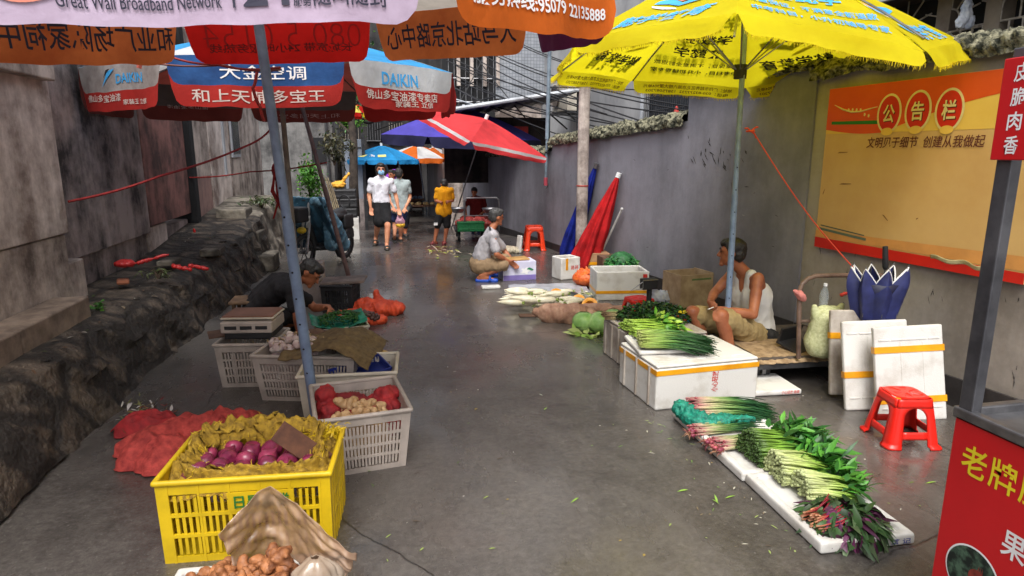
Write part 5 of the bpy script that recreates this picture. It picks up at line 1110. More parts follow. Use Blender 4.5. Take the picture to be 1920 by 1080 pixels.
tag(mb.build('litter', MATS['scraps'], fix=False), 'thin scatter of leaf and paper scraps on the wet ground', 'litter', kind='stuff')
# ginger box in the foreground
def foam_box(name, label, c, W, D, Hh, rz, th=.03, m_=FOAM, cat='foam box', group=None, tape=None):
    t = thing(name, label, cat, c, rz, group); mb = MB()
    mb.rbox((0, -D / 2 + th / 2, Hh / 2), (W, th, Hh), .008); mb.rbox((0, D / 2 - th / 2, Hh / 2), (W, th, Hh), .008); mb.rbox((-W / 2 + th / 2, 0, Hh / 2 - .001), (th, D - .01, Hh), .008); mb.rbox((W / 2 - th / 2, 0, Hh / 2 - .001), (th, D - .01, Hh), .008); mb.box((0, 0, .015), (W - .02, D - .02, .03))
    fuse(mb, 'box_walls', m_, t, .0075, 1)
    if tape:
        for z in tape:
            mb = MB(); mb.box((0, -D / 2 - .0015, z), (W + .004, .003, .035)); mb.box((-W / 2 - .0015, 0, z), (.003, D, .035)); mb.build('tape_band', TAPE, t)
    return t
t = foam_box('foam_box', 'white foam box heaped with ginger in the left foreground', (-.50, 2.13, 0), .62, .40, .17, R(-4)); ck = t.location.copy()
for k in range(190):
    a, r_ = U(0, 6.3), math.sqrt(rnd.random()); x, y = .27 * r_ * math.cos(a) - .03, .16 * r_ * math.sin(a)
    ginger(ck + V((x, y, .145 + .09 * (1 - r_ ** 2) + U(-.015, .02))), 'brown ginger root heaped in the foreground foam box', 'ginger in the foreground foam box', None, U(.7, 1.15))
blob_thing('ginger_bed', 'mass of brown ginger filling the foreground foam box', 'ginger', ck + V((-.03, 0, .12)), [((0, 0, -.02), (.25, .145, .10))], M_GING, .010, .014, 34)
M_BAG = mat('brown_clear_plastic', srgb(206, 176, 150), srgb(170, 136, 108), .12, 6, .5, 14, trans=.15, alpha=.62, spec=1.0)
def bagf(u, v):
    x = (u - .5) * (.36 + .1 * v); z = v * .38 * (1 - .55 * abs(u - .38) * 1.4 - .25 * (u > .62) * (u - .62) * 2); f = 1 - abs(noise.noise(V((u * 4 + v, v * 2.2, 3))) * 2)
    y = .12 * math.sin(u * 5.2) * (1 - .3 * v) + .035 * f + .02 * (1 - 2 * abs(noise.noise(V((u * 7 + v * 2, v * 4, 1))))) + .008 * noise.noise(V((u * 17, v * 12, 1))); return V((x, y - .07 * v * v, z))
sheet('plastic_bag', 'crumpled brownish clear plastic bag standing open over the ginger', 'plastic bag', ck + V((.13, .10, .13)), bagf, 60, 50, M_BAG, R(8), thick=.0015)
def bag2(u, v): a = u * 2 * math.pi; r_ = .085 * math.sin(math.pi * (.12 + .86 * v)) ** .6 * (1 + .55 * noise.noise(V((math.cos(a) * 1.6, math.sin(a) * 1.6, v * 3)))); return V((r_ * math.cos(a), r_ * .7 * math.sin(a), .24 * v))
sheet('plastic_bag', 'smaller pale plastic bag slumped at the right of the ginger', 'plastic bag', ck + V((.23, -.03, .07)), bag2, 44, 26, mat('pale_clear_plastic', srgb(216, 200, 182), srgb(186, 164, 142), .2, 6, .3, 30, trans=.25, alpha=.68, spec=1.0), thick=.0015)
for k in range(7): ginger(ck + V((.10 + U(-.02, .02), .03, .22 + .014 * k)), 'ginger root caught in the mouth of the open plastic bag', 'ginger roots in the bag mouth', None, 1.1)
# bits on the left bank
blob_thing('red_string_bag', 'red plastic strap and bag lying on top of the left bank', 'bag', A(235, 494, 6.3), [((0, 0, 0), (.09, .06, .03)), ((.1, 0, .0), .012, (.34, .05, .06), .012)], paint(srgb(170, 34, 34), .5), .009, .012, 18)
blob_thing('red_string_bag', 'crumpled red plastic strip on the edge of the left bank', 'bag', A(325, 499, 6.6), [((0, 0, 0), .02, (.16, -.05, -.03), .014), ((.15, 0, .0), .014, (.3, .02, -.04), .012)], paint(srgb(182, 36, 34), .5), .008, .012, 18)
blob_thing('red_bucket_lid', 'small red bundle tied under the pink patch of the left wall', 'bundle', A(366, 453, 9.2), [((0, 0, 0), (.075, .06, .07)), ((0, 0, .06), .02, (0, 0, .16), .012)], paint(srgb(206, 30, 28), .5), .010, .01, 18)
# ------------------------------------------------------------------ greens
M_GREENS = mat('leafy', (1, 1, 1), .7, .42, 14, vcol=True, trans=.22, spec=.5)
M_ROOTV = mat('root_vegetable', (1, 1, 1), .78, .5, 12, vcol=True)
def lerp3(a, b, t): return tuple(x + (y - x) * t for x, y in zip(a, b))
def ramp(cs, t):
    t = max(0, min(.999, t)) * (len(cs) - 1); i = int(t); return lerp3(cs[i], cs[i + 1], t - i)
def bunch(name, label, cat, loc, yaw, L, W, Hh, n, cols, r=.003, droop=.02, fan=.25, tipvar=.2, leaves=0, leafcol=None, leafL=.07, leafW=.03, seed=1, group=None, head=None, lift=0.0, curl=.4, mt=None, buttvar=.03, shear=0.0):
    """stalks laid side by side: butts at the origin, tips along +x, leaves towards the tips"""
    rr = random.Random(seed); mb = MB()
    for k in range(n):
        y = rr.uniform(-1, 1); zf = rr.random(); z = Hh * zf * math.sqrt(max(0, 1 - y * y * .85)); l_ = L * (1 - tipvar * rr.random()); x0 = rr.uniform(-buttvar, buttvar) + shear * y
        pts, cc = [], []; dy = rr.gauss(0, .05); dz = rr.gauss(0, .012)
        k0 = rr.uniform(.72, 1.2)
        for q in range(7):
            t = q / 6; px = x0 + l_ * t; py = y * W / 2 * (1 + fan * t) + dy * t * t * L; pz = z * (1 - .35 * t) + r + lift * t * (1 - t) * 4 - droop * t ** 3 + dz * t + .004 * math.sin(t * 7 + k)
            pts.append((px, py, max(pz, r * .8 - (droop if t > .8 else 0)))); c = ramp(cols, t); cc.append(tuple(v * k0 for v in c))
        w = [r * (1.15 - .65 * q / 6) * rr.uniform(.9, 1.1) for q in range(7)]
        mb.tube(pts, w, 5, True, cc)
        if head: mb.paint(tuple(v * k0 for v in head)); mb.ell(pts[0], (r * 1.5, r * 1.25, r * 1.25), None, 6, 5)
    for k in range(leaves):
        y = rr.uniform(-1, 1); t = 1 - abs(rr.gauss(0, .2)); p = V((L * min(1.06, t), y * W / 2 * (1 + fan), Hh * (.25 + .75 * rr.random()) * (1 - .2 * y * y)))
        d = V((rr.uniform(.2, 1), rr.uniform(-.9, .9) + y * .4, rr.uniform(-.15, .75))); c = rr.choice(leafcol); k0 = rr.uniform(.55, 1.35)
        mb.leaf(p, d, leafL * rr.uniform(.6, 1.3), leafW * rr.uniform(.6, 1.2), V((rr.gauss(0, .4), rr.gauss(0, .4), 1)), curl * rr.uniform(.2, 1.6), tuple(v * k0 for v in c))
    o = mb.build(name, mt or M_GREENS, smooth=True, fix=False); o.location = loc; o.rotation_euler = (0, 0, yaw); return tag(o, label, cat, group)
G1, G2, G3 = srgb(66, 128, 46), srgb(40, 92, 40), srgb(104, 168, 54); PALE = srgb(206, 218, 150); LIME = srgb(172, 208, 80); WHT_ = srgb(222, 220, 196); PNK = srgb(176, 82, 92)
# long foam box row and lids
foA = foam_box('foam_box', 'big white foam box with an orange tape band, nearest of the row', (2.13, 4.06, 0), .78, .58, .29, R(3.5), tape=(.262,))
lettering('小心轻放', lambda u, v: V((.05 - v, -.2925, .17 + u)), .05, T_RED, foA, width=.15)
foB = foam_box('foam_box', 'grimy foam box behind the taped one, under the coriander', (2.17, 4.74, 0), .60, .66, .30, R(3), m_=FOAM_D)
for t_, n_, D_, W_ in ((foA, 3, .58, .78), (foB, 5, .66, .60)):
    for k in range(n_): mb = MB(); mb.rbox((-W_ / 2 - .006, -D_ / 2 + D_ * (k + .5) / n_, .15), (.014, .022, .28), .005); mb.build('side_rib', FOAM_D, t_)
def lid(name, label, loc, W, D, th, rot, m_=FOAM, tray=True, tape=(), grid=True, text=None, tm=None):
    t = thing('foam_board', label, 'foam lid', loc, rot=rot); mb = MB(); mb.rbox((0, 0, th * .35), (W, D, th * .7), .008)
    if tray:
        for sx in (-1, 1): mb.rbox((sx * (W / 2 - .022), 0, th * .6), (.044, D, th * .8), .012)
        for sy in (-1, 1): mb.rbox((0, sy * (D / 2 - .022), th * .6), (W, .044, th * .8), .012)
    fuse(mb, 'lid_body', m_, t, .0065, 1)
    if not tray and grid:
        for q in (-.36, .36): mb = MB(); mb.rbox((0, q * D, th * .72), (W * .5, .012, .006), .002); mb.rbox((W * .36, q * D, th * .72), (W * .16, .012, .006), .002); mb.rbox((-W * .36, q * D, th * .72), (W * .16, .012, .006), .002); mb.build('moulded_ridge', m_, t)
        for q in (-.12, .2): mb = MB(); mb.rbox((q * W, 0, th * .71), (.01, D * .66, .004), .0015); mb.build('moulded_ridge', m_, t)
    for y in tape: mb = MB(); mb.box((0, y, th * .72), (W + .006, .042, .006)); mb.box((0, y, -.001), (W + .006, .042, .003)); [mb.box((s_ * (W / 2 + .0015), y, th * .35), (.003, .042, th * .76)) for s_ in (-1, 1)]; mb.build('tape_band', TAPE, t)
    if text: lettering(text, lambda u, v: V((u + W * .28, -D / 2 - .001, th * .42 + v)), th * .5, tm, t, width=W * .34)
    return t
lid('foam_board', 'foam lid closing the taped box, its front half bare', foA.location + V((0, 0, .2915)), .775, .575, .03, (0, 0, R(3.5)), tray=False)
lid('foam_board', 'foam lid lying under the chives on the box row', foA.location + V((-.17, .10, .322)), .42, .40, .03, (R(1), R(-1), R(-6)), m_=FOAM)
lid('foam_board', 'speckled foam lid closing the grimy box under the coriander', V((2.17, 4.735, .303)), .60, .655, .03, (0, 0, R(3)), m_=FOAM_D, tray=False)
t1 = lid('foam_board', 'shallow foam lid on the ground under the spring onions', V((2.075, 3.19, .003)), .52, .86, .055, (0, 0, R(-1)))
t2 = lid('foam_board', 'nearest shallow foam lid on the ground, under the amaranth', V((2.04, 2.44, .003)), .46, .63, .055, (0, 0, R(-2)), text='路 蔡 记', tm=paint(srgb(52, 58, 140), .7))
# chives on the box
bunch('flowering_chives', 'thick bunch of flowering chives on the taped foam box', 'chives', V((1.80, 4.10, .362)), R(-17), .50, .24, .09, 520, [srgb(196, 214, 120), srgb(150, 186, 70), srgb(70, 128, 48), srgb(38, 92, 38), srgb(26, 70, 34)], .0034, .03, .10, .3, seed=2, head=srgb(206, 216, 130), lift=.02)
bunch('choy_sum', 'lime green bunch of choy sum tucked behind the chives', 'greens', V((1.82, 4.40, .352)), R(6), .34, .28, .10, 150, [LIME, LIME, G3], .006, .0, .3, leaves=130, leafcol=[G3, G1, LIME], leafL=.08, leafW=.045, seed=3)
def leafball(name, label, cat, loc, rad, n, cols, L=.05, W=.03, seed=5, stems=0, upb=.4, droop=.4):
    rr = random.Random(seed); mb = MB()
    for k in range(stems):
        a = rr.uniform(0, 6.3); mb.tube([V((0, 0, .0)) + V((rr.gauss(0, .03), rr.gauss(0, .03), 0)), V((rad[0] * .6 * math.cos(a), rad[1] * .6 * math.sin(a), rad[2] * .5)), V((rad[0] * math.cos(a), rad[1] * math.sin(a), rad[2] * .3))], [.003, .0025, .0015], 5, True, [cols[-1]] * 3)
    for k in range(n):
        a, q, z = rr.uniform(0, 6.3), math.sqrt(rr.random()), rr.random(); h = rad[2] * math.sqrt(max(.02, 1 - q * q)); p = V((rad[0] * q * math.cos(a), rad[1] * q * math.sin(a), h * z ** .5))
        d = V((math.cos(a) + rr.gauss(0, .5), math.sin(a) + rr.gauss(0, .5), upb + rr.gauss(0, .4))); k0 = rr.uniform(.5, 1.35)
        mb.leaf(p, d, L * rr.uniform(.6, 1.3), W * rr.uniform(.6, 1.3), V((rr.gauss(0, .5), rr.gauss(0, .5), 1)), droop * rr.uniform(.3, 1.6), tuple(v * k0 for v in rr.choice(cols)))
    o = mb.build(name, M_GREENS, smooth=True, fix=False); o.location = loc; return tag(o, label, cat)
leafball('coriander_heap', 'dark heap of coriander on the grimy foam box', 'coriander', V((2.22, 4.84, .335)), (.31, .25, .13), 1700, [srgb(30, 66, 26), srgb(44, 88, 34), srgb(22, 50, 22), srgb(56, 104, 40)], .03, .026, 6, 30)
bunch('root_bundle', 'tied bundle of thin pale herb roots at the left of the coriander', 'herbs', V((1.84, 4.98, .33)), R(-8), .30, .16, .04, 130, [srgb(150, 120, 90), srgb(190, 186, 130), srgb(120, 140, 70)], .0028, 0, .1, seed=8)
mb = MB(); [mb.leaf((U(-.03, .03), U(-.03, .03), .02), (U(-1, 1), U(-1, 1), .6), .03, .02, c=srgb(220, 200, 40)) for k in range(8)]; o = mb.build('yellow_flowers', M_GREENS, fix=False); o.location = V((2.36, 4.62, .41)); tag(o, 'few yellow rape flowers among the coriander', 'flowers')
# spring onions on the first ground lid
SP = [srgb(196, 130, 130), srgb(214, 206, 160), srgb(128, 168, 84), srgb(56, 112, 60), srgb(38, 88, 52), srgb(44, 98, 48)]
zt = .058
bunch('spring_onions', 'wide bunch of spring onions with pink bulbs above the teal net', 'spring onions', V((1.90, 3.50, zt + .02)), R(-3), .56, .20, .09, 240, SP, .0042, .06, .05, .25, seed=11, head=PNK, shear=.02)
blob_thing('teal_net', 'teal green net bag under the spring onion bulbs', 'net bag', V((1.87, 3.44, zt + .03)), [((0, 0, 0), (.07, .13, .05)), ((.12, -.09, -.01), (.12, .05, .03)), ((-.03, .08, .01), (.05, .08, .04)), ((.24, -.10, -.015), (.12, .03, .02))], mat('teal_net', srgb(22, 142, 118), srgb(10, 88, 74), .6, 40, .5, 120), .009, .022, 24)
bunch('spring_onions', 'thin bunch of spring onions just below the teal net', 'spring onions', V((1.80, 3.27, zt)), R(3), .46, .10, .04, 70, SP, .0038, .02, .1, .25, seed=12, head=PNK)
bunch('spring_onions', 'third bunch of spring onions, roots hanging over the lid edge', 'spring onions', V((1.83, 3.07, zt)), R(6), .40, .12, .045, 80, SP, .0042, .02, .1, .25, seed=13, head=PNK)
for (x, y, l_) in ((1.77, 3.25, 'ball of roots and purple bulbs ending the thin spring onion bunch'), (1.80, 3.12, 'knot of shallot coloured bulbs between two spring onion bunches'), (1.81, 3.02, 'straw coloured root tuft on the lid edge under the third spring onion bunch')):
    mb = MB()
    for k in range(70):
        d = V((U(-1, .2), U(-1, 1), U(-.6, .8))).normalized() * U(.02, .05); c = rnd.choice([srgb(150, 108, 80), srgb(176, 130, 100), srgb(130, 60, 70)]); p = V((U(-.02, .03), U(-.03, .03), .0)); mb.tube([p, p + d * .6, p + d + V((0, 0, -.006))], [.003, .002, .001], 4, True, [c] * 3)
    for k in range(7): mb.paint(rnd.choice([PNK, srgb(132, 52, 72)])); mb.ell((U(-.02, .04), U(-.035, .035), U(0, .02)), (.016, .011, .011), None, 8, 6)
    o = mb.build('bulb_roots', M_ROOTV, smooth=True, fix=False); o.location = (x, y, zt + .005); tag(o, l_, 'roots')
# leafy stacks
bunch('water_spinach', 'dark green bunch of water spinach with leaves to the right', 'greens', V((1.93, 2.90, zt)), R(2), .36, .22, .16, 280, [srgb(96, 128, 50), srgb(138, 180, 66), srgb(110, 160, 60), srgb(64, 120, 46)], .0055, .03, .15, .15, leaves=260, leafcol=[srgb(62, 128, 48), srgb(104, 174, 70), srgb(50, 108, 44)], leafL=.10, leafW=.036, seed=14, head=srgb(70, 100, 40), buttvar=.012)
bunch('celery_stalks', 'pale celery bunch in the middle of the near lid', 'celery', V((1.94, 2.68, zt)), R(-3), .31, .19, .14, 190, [srgb(206, 214, 150), srgb(212, 226, 140), srgb(166, 202, 84), srgb(96, 158, 52)], .0065, .03, .2, .15, leaves=240, leafcol=[srgb(58, 122, 44), srgb(92, 162, 60), srgb(44, 100, 40)], leafL=.10, leafW=.034, seed=15, head=srgb(190, 200, 140), buttvar=.01)
bunch('celery_stalks', 'pale celery bunch in front, against the amaranth', 'celery', V((1.96, 2.50, zt)), R(-6), .27, .17, .12, 160, [srgb(206, 214, 150), srgb(216, 228, 150), srgb(176, 208, 92), srgb(104, 164, 56)], .0065, .03, .2, .15, leaves=90, leafcol=[srgb(58, 122, 44), srgb(92, 162, 60)], leafL=.08, leafW=.03, seed=16, head=srgb(196, 206, 146), buttvar=.01)
AM = [srgb(104, 44, 84), srgb(58, 88, 46), srgb(46, 76, 40), srgb(66, 100, 52), srgb(100, 122, 84), srgb(88, 40, 72), srgb(52, 84, 44)]
bunch('red_amaranth', 'bunch of purple and green amaranth leaves with red stems', 'amaranth', V((1.85, 2.27, zt)), R(8), .15, .12, .05, 46, [srgb(196, 140, 100), srgb(186, 44, 60), srgb(170, 36, 60)], .0042, -.04, .5, .2, seed=17)
leafball('amaranth_leaves', 'spread of purple green amaranth leaves spilling over the near lid edge', 'amaranth', V((2.02, 2.27, zt - .02)), (.15, .15, .10), 420, AM, .062, .042, 18, 26, .05, 1.0)
# ------------------------------------------------------------------ things beyond the box row
t = thing('platform_scale', 'black platform scale with a post display standing on the grimy foam box', 'scale', A(1200, 597, 5.2), R(6))
mb = MB(); mb.rbox((0, 0, 0), (.36, .30, .035), .008); mb.build('platform', P_BLK, t)
mb = MB(); mb.tube([(.15, .12, 0), (.15, .12, .27)], .024, 10); mb.build('post', P_BLK, t)
mb = MB(); mb.rbox((.13, .10, .29), (.15, .07, .10), .008); mb.build('display_head', P_BLK, t); mb = MB(); mb.tube([(.05, .06, .26), (.05, .06, .33), (.2, .06, .33)], .005, 6); mb.tube([(.05, .06, .26), (-.06, .08, .24), (.05, .06, .32)], .004, 6); mb.build('wire_frame', M_STEEL, t)
mb = MB(); mb.box((-.1, 0, -.13), (.1, .1, .22)); mb.box((.1, 0, -.13), (.1, .1, .22)); mb.build('foot', P_BLK, t)
def stool(label, c, b, tp, Hh, rz, m_, cat='stool'):
    t = thing('plastic_stool', label, cat, c, rz); hb, ht = b / 2, tp / 2; rc = .22
    def P(k, u, v, off=0.0):
        h = ht + (hb - ht) * (1 - v) + (.014 if v < .05 else 0); x = (2 * u - 1) * h; y = -h - off
        e = max(0, (abs(2 * u - 1) - (1 - rc)) / rc); y += .05 * h * e * e; x *= 1 - .05 * e
        a = k * math.pi / 2; return V((x * math.cos(a) - y * math.sin(a), x * math.sin(a) + y * math.cos(a), v * Hh * .97))
    def w(v):
        if v < .62: return .24 - .03 * v
        q = (v - .62) / .20; return .222 + (.5 - .222) * (1 - math.sqrt(max(0, 1 - q * q)))
    vs_ = [0, .03, .06, .1, .18, .26, .34, .45, .55, .62, .66, .70, .735, .765, .79, .806, .815, .82]
    def fin(mb, nm):
        o = mb.build(nm, m_, t, smooth=35); bm = bmesh.new(); bm.from_mesh(o.data); bmesh.ops.remove_doubles(bm, verts=bm.verts[:], dist=.0006); bmesh.ops.recalc_face_normals(bm, faces=bm.faces[:]); bm.to_mesh(o.data); bm.free(); md = o.modifiers.new('wall', 'SOLIDIFY'); md.thickness = .007; md.offset = 1; return o
    for k in range(4):
        mb = MB()
        for v0, v1 in zip(vs_, vs_[1:]):
            for n_ in range(3):
                for kk, f in ((k, lambda s, v: s * w(v)), ((k - 1) % 4, lambda s, v: 1 - s * w(v))):
                    s0, s1 = n_ / 3, (n_ + 1) / 3; mb.add([P(kk, f(s0, v0), v0), P(kk, f(s1, v0), v0), P(kk, f(s1, v1), v1), P(kk, f(s0, v1), v1)], [(0, 1, 2, 3)])
        bm_ = None; fin(mb, 'leg')
        mb = MB(); mb.grid(lambda u, v: P(k, w(.2) + (1 - 2 * w(.2)) * u, .19 + .15 * v), 6, 3); fin(mb, 'crossbar')
        mb = MB(); mb.grid(lambda u, v: P(k, u, .82 + .18 * v), 12, 3); fin(mb, 'apron')
    mb = MB(); pr = []
    def top(u, v): 
        a = 2 * math.pi * u; sq = (abs(math.cos(a)) ** 4.5 + abs(math.sin(a)) ** 4.5) ** (-1 / 4.5); r_ = ht * v * (1.03 if v > .9 else 1)
        return V((r_ * sq * math.cos(a), r_ * sq * math.sin(a), Hh * (.985 if v > .95 else 1) - (.004 if .25 < v < .78 and int(u * 12) % 2 == 0 else 0)))
    mb.grid(top, 96, 14); mb.build('seat', m_, t, smooth=30)
    return t
stool('glossy red plastic stool in the right foreground beside the leaning foam lids', G(1686, 822), .295, .20, .30, R(-12), P_RED)
stool('orange red stool standing far off by the right wall behind the squatting man', G(1001, 468), .37, .27, .43, R(-6), P_ORR)
stool('small low red stool behind the black platform scale', G(1197, 596), .30, .22, .22, R(10), P_RED)
wb = foam_box('foam_box', 'clean white foam box with orange tape and a red mark, by the wall', (2.78, 7.1, 0), .62, .44, .34, R(-8), tape=(.10,))
mb = MB(); mb.box((.26, -.222, .29), (.05, .004, .04)); mb.build('red_mark', T_RED, wb)
tbx = foam_box('foam_box', 'white foam box with a vertical orange tape, under the folded red parasol', G(1060, 524) + V((.04, .12, 0)), .30, .26, .30, R(14))
mb = MB(); mb.box((-.06, -.1315, .21), (.035, .003, .16)); mb.build('tape_strip', TAPE, tbx); lettering('易碎', lambda u, v: V((.06 + u, -.1315, .16 + v)), .06, T_RED, tbx)
t = thing('carton', 'brown carton with orange tape behind the carrots', 'carton', G(1128, 520) + V((0, .25, 0)), R(-8)); mb = MB(); mb.rbox((0, 0, .16), (.32, .3, .32), .006); mb.build('carton_body', CARD, t); mb = MB(); mb.box((0, -.1515, .18), (.325, .003, .04)); mb.build('tape_band', TAPE, t)
leafball('lettuce_net', 'round green net packed with leafy lettuce by the wall', 'lettuce', A(1165, 503, 7.7), (.19, .18, .17), 900, [srgb(48, 128, 60), srgb(92, 168, 88), srgb(36, 100, 50), srgb(140, 190, 110)], .06, .05, 21, 0, .5, .8)
mb = MB(); mb.ell((0, 0, 0), (.175, .165, .165), None, 20, 14); mb.ell((0, 0, -.12), (.17, .16, .12)); o = fuse(mb, 'lettuce_core', mat('lettuce_core', srgb(40, 104, 52), srgb(24, 70, 36), .6, 12), None, .014, 2, .02, 16); o.location = A(1165, 497, 7.7); tag(o, 'solid heart of the green lettuce net', 'lettuce')
mb = MB(); mb.rbox((0, 0, 0), (.34, .3, .30), .006); o = mb.build('carton', CARD_D); o.location = G(1165, 530) + V((.0, .42, .15)); tag(o, 'damp carton carrying the green lettuce net', 'carton')
M_CAR = mat('carrot_net', srgb(226, 110, 36), srgb(184, 70, 16), .5, 20, .4, 60); prims = [((0, 0, .10), (.23, .18, .11))]
for k in range(46):
    a = U(0, 6.3); q = U(.2, 1); p = V((.20 * q * math.cos(a), .16 * q * math.sin(a), .10 + .10 * math.sqrt(1 - q * q * .9))); d = V((U(-1, 1), U(-1, 1), U(-.3, .3))).normalized() * .05; prims.append((p - d, .012, p + d, .02))
blob_thing('carrot_bag', 'orange net bag full of carrots in front of the carton', 'carrots', G(1105, 535), prims, M_CAR, .0075, .003, 40)
# radishes, pumpkins, gourds, cabbages
sheet('ground_sheet', 'crumpled clear plastic sheet spread under the radishes', 'plastic sheet', G(1030, 548, .006), lambda u, v: V(((u - .5) * 1.0 + .1 * (v - .5), (v - .5) * .95, .012 + .010 * nz3(u * 7, v * 7, 2))), 50, 50, mat('clear_sheet', srgb(176, 178, 184), srgb(140, 142, 148), .3, 7, .3, 30), R(-4), thick=.002)
rd = thing('white_radish', 'long white radish in the pile on the plastic sheet', 'radish', (0, 0, 0), group='white radishes on the plastic sheet')
mb = MB(); prof = [(.002, -.02), (.026, 0), (.034, .05), (.036, .14), (.03, .24), (.018, .32), (.006, .37), (.001, .40)]; M9 = Matrix.Rotation(R(90), 3, 'Y'); mb.lathe(prof, (0, 0, 0), 16, M9); mb.build('root', mat('radish_white', srgb(226, 220, 200), srgb(200, 190, 160), .4, 9), rd, smooth=True)
mb = MB(); [mb.tube([(0, 0, 0), (-.03, .012 * math.cos(k), .012 * math.sin(k)), (-.06, .022 * math.cos(k), .02 * math.sin(k))], [.007, .006, .004], 5) for k in range(6)]; mb.build('leaf_stub', mat('stub_green', srgb(150, 170, 80), srgb(110, 130, 60)), rd, smooth=True)
for k in range(34):
    q = G(1018 + U(-46, 56), 560 + U(-16, 11), .045 + .05 * (k % 3)); a = R(rnd.choice([170, 172, 184, 10, -6]) + U(-16, 16)); o = rd if k == 0 else clone(rd); o.location = q; o.rotation_euler = (U(0, 3), U(-.12, .06), a); s_ = U(.75, 1.05); o.scale = (s_ * .74, s_ * 1.02, s_ * 1.02)
leafball('pale_leeks', 'loose pale leaves and leek trimmings beside the clean foam box', 'leaves', G(1118, 556), (.2, .14, .05), 120, [srgb(220, 216, 170), srgb(196, 206, 130), srgb(230, 226, 200)], .10, .03, 23, 0, .3, .3)
def pumpkin(label, p, r_, face):
    t = thing('pumpkin_half', label, 'pumpkin', p); q = V(face).normalized().to_track_quat('Z', 'Y').to_matrix(); mb = MB()
    mb.lathe([(r_ * math.cos(a), -r_ * .8 * math.sin(a)) for a in [R(90) * k / 8 for k in range(9)]], (0, 0, 0), 22, q); mb.build('rind', mat('pumpkin_rind', srgb(84, 84, 60), srgb(50, 58, 44), .5, 10), t, smooth=True)
    mb = MB(); mb.lathe([(r_ * .995, 0), (r_ * .72, .003), (r_ * .55, -.004)], (0, 0, 0), 26, q); mb.build('flesh', mat('pumpkin_flesh', srgb(240, 170, 20), srgb(226, 140, 10), .45, 10), t, smooth=True)
    mb = MB(); mb.lathe([(r_ * .55, -.003), (r_ * .42, -.03), (r_ * .2, -.045), (.001, -.05)], (0, 0, 0), 22, q); mb.build('seed_hollow', mat('pumpkin_seed', srgb(214, 130, 20), srgb(150, 80, 14), .6, 60, .6, 90), t, smooth=True)
pumpkin('cut pumpkin half facing the alley at the end of the radish pile', A(1043, 554, 7.1), .085, (-.2, -1, .25)); pumpkin('cut pumpkin half leaning beside the dark pumpkin', A(1085, 564, 6.85), .08, (-.3, -.9, .6)); pumpkin('largest cut pumpkin half, nearest the yam sack', A(1106, 571, 6.7), .09, (-.25, -.8, .7))
o = MB().lathe([(.002, -.05), (.06, -.05), (.1, 0), (.09, .045), (.03, .06), (.002, .05)], (0, 0, 0), 20).build('dark_pumpkin', mat('dark_rind', srgb(52, 60, 62), srgb(30, 36, 38), .35, 8), smooth=True); o.location = A(1069, 557, 7.0); tag(o, 'whole dark blue green pumpkin between the cut halves', 'pumpkin')
M_YAM = mat('yam_skin', srgb(186, 148, 124), srgb(140, 100, 80), .6, 8, .3, 40)
blob_thing('yam_sack', 'long pinkish brown sack of yams along the edge of the goods', 'sack', G(1062, 606), [((-.16, .12, .085), .095, (.12, -.02, .09), .105), ((.1, 0, .1), .1, (.26, -.06, .07), .07), ((-.2, .14, .08), .07, (-.27, .18, .09), .035)], M_YAM, .012, .016, 12)
blob_thing('yam', 'thick pale yam lying against the back of the yam sack', 'yam', G(1120, 590), [((-.12, .03, .06), .06, (.1, -.03, .06), .07), ((.1, -.04, .06), .06, (.2, -.06, .05), .035)], M_YAM, .011, .006, 12)
blob_thing('yam', 'short brown yam between the yam sack and the small red stool', 'yam', G(1150, 592), [((-.1, .03, .05), .05, (.1, -.03, .06), .06)], M_YAM, .011, .006, 12)
def cabbage(label, p, r_, seed):
    rr = random.Random(seed); t = thing('cabbage', label, 'cabbage', p); mb = MB(); mb.ell((0, 0, r_ * .9), (r_, r_, r_ * .9), None, 22, 14)
    for q in mb.v: q += q.normalized() * .006 * noise.noise(q * 40)
    M_ = mat('cabbage_leaf', srgb(176, 204, 140), srgb(132, 170, 96), .45, 8, .5, 26); mb.build('heart', M_, t, smooth=True)
    for k in range(6):
        a0 = rr.uniform(0, 6.3); mb = MB()
        def f(u, v): a = a0 + (u - .5) * 2.1; th = R(25 + 78 * v); rr_ = r_ * (1.03 + .03 * k / 6 + .04 * abs(u - .5) ** 2 * 4 + .02 * noise.noise(V((u * 6, v * 6, k)))); return V((rr_ * math.sin(th) * math.cos(a), rr_ * math.sin(th) * math.sin(a), r_ * .9 + rr_ * .9 * math.cos(th)))
        mb.grid(f, 14, 10); mb.build('outer_leaf', mat('cabbage_outer', srgb(168, 200, 128), srgb(110, 156, 78), .45, 7, .5, 26), t, smooth=True)
cabbage('round pale green cabbage at the left of the pair', G(1094, 621), .105, 1); cabbage('larger pale green cabbage at the right of the pair', G(1124, 624), .115, 2); cabbage('cabbage half hidden behind the herb roots', G(1150, 613), .10, 3)
leafball('cabbage_leaves', 'flat torn cabbage leaves under the two cabbages', 'leaves', G(1106, 628, .004), (.2, .06, .02), 40, [srgb(190, 206, 130), srgb(150, 186, 90)], .12, .08, 24, 0, .1, .1)
for (x, y, w, d, rz, l_) in ((967, 563, .25, .13, 8, 'small brown cardboard scrap left of the radishes'), (996, 591, .26, .13, -4, 'brown cardboard scrap on the ground left of the yam sack')):
    o = MB().rbox((0, 0, 0), (w, d, .006), .002).build('cardboard_scrap', CARD_D); o.location = G(x, y, .007); o.rotation_euler = (0, R(1.5), R(rz)); tag(o, l_, 'cardboard')
o = MB().rbox((0, 0, 0), (.24, .11, .04), .014).build('foam_piece', FOAM); o.location = G(920, 538, .022); tag(o, 'small loose foam piece lying in front of the squatting man', 'foam')
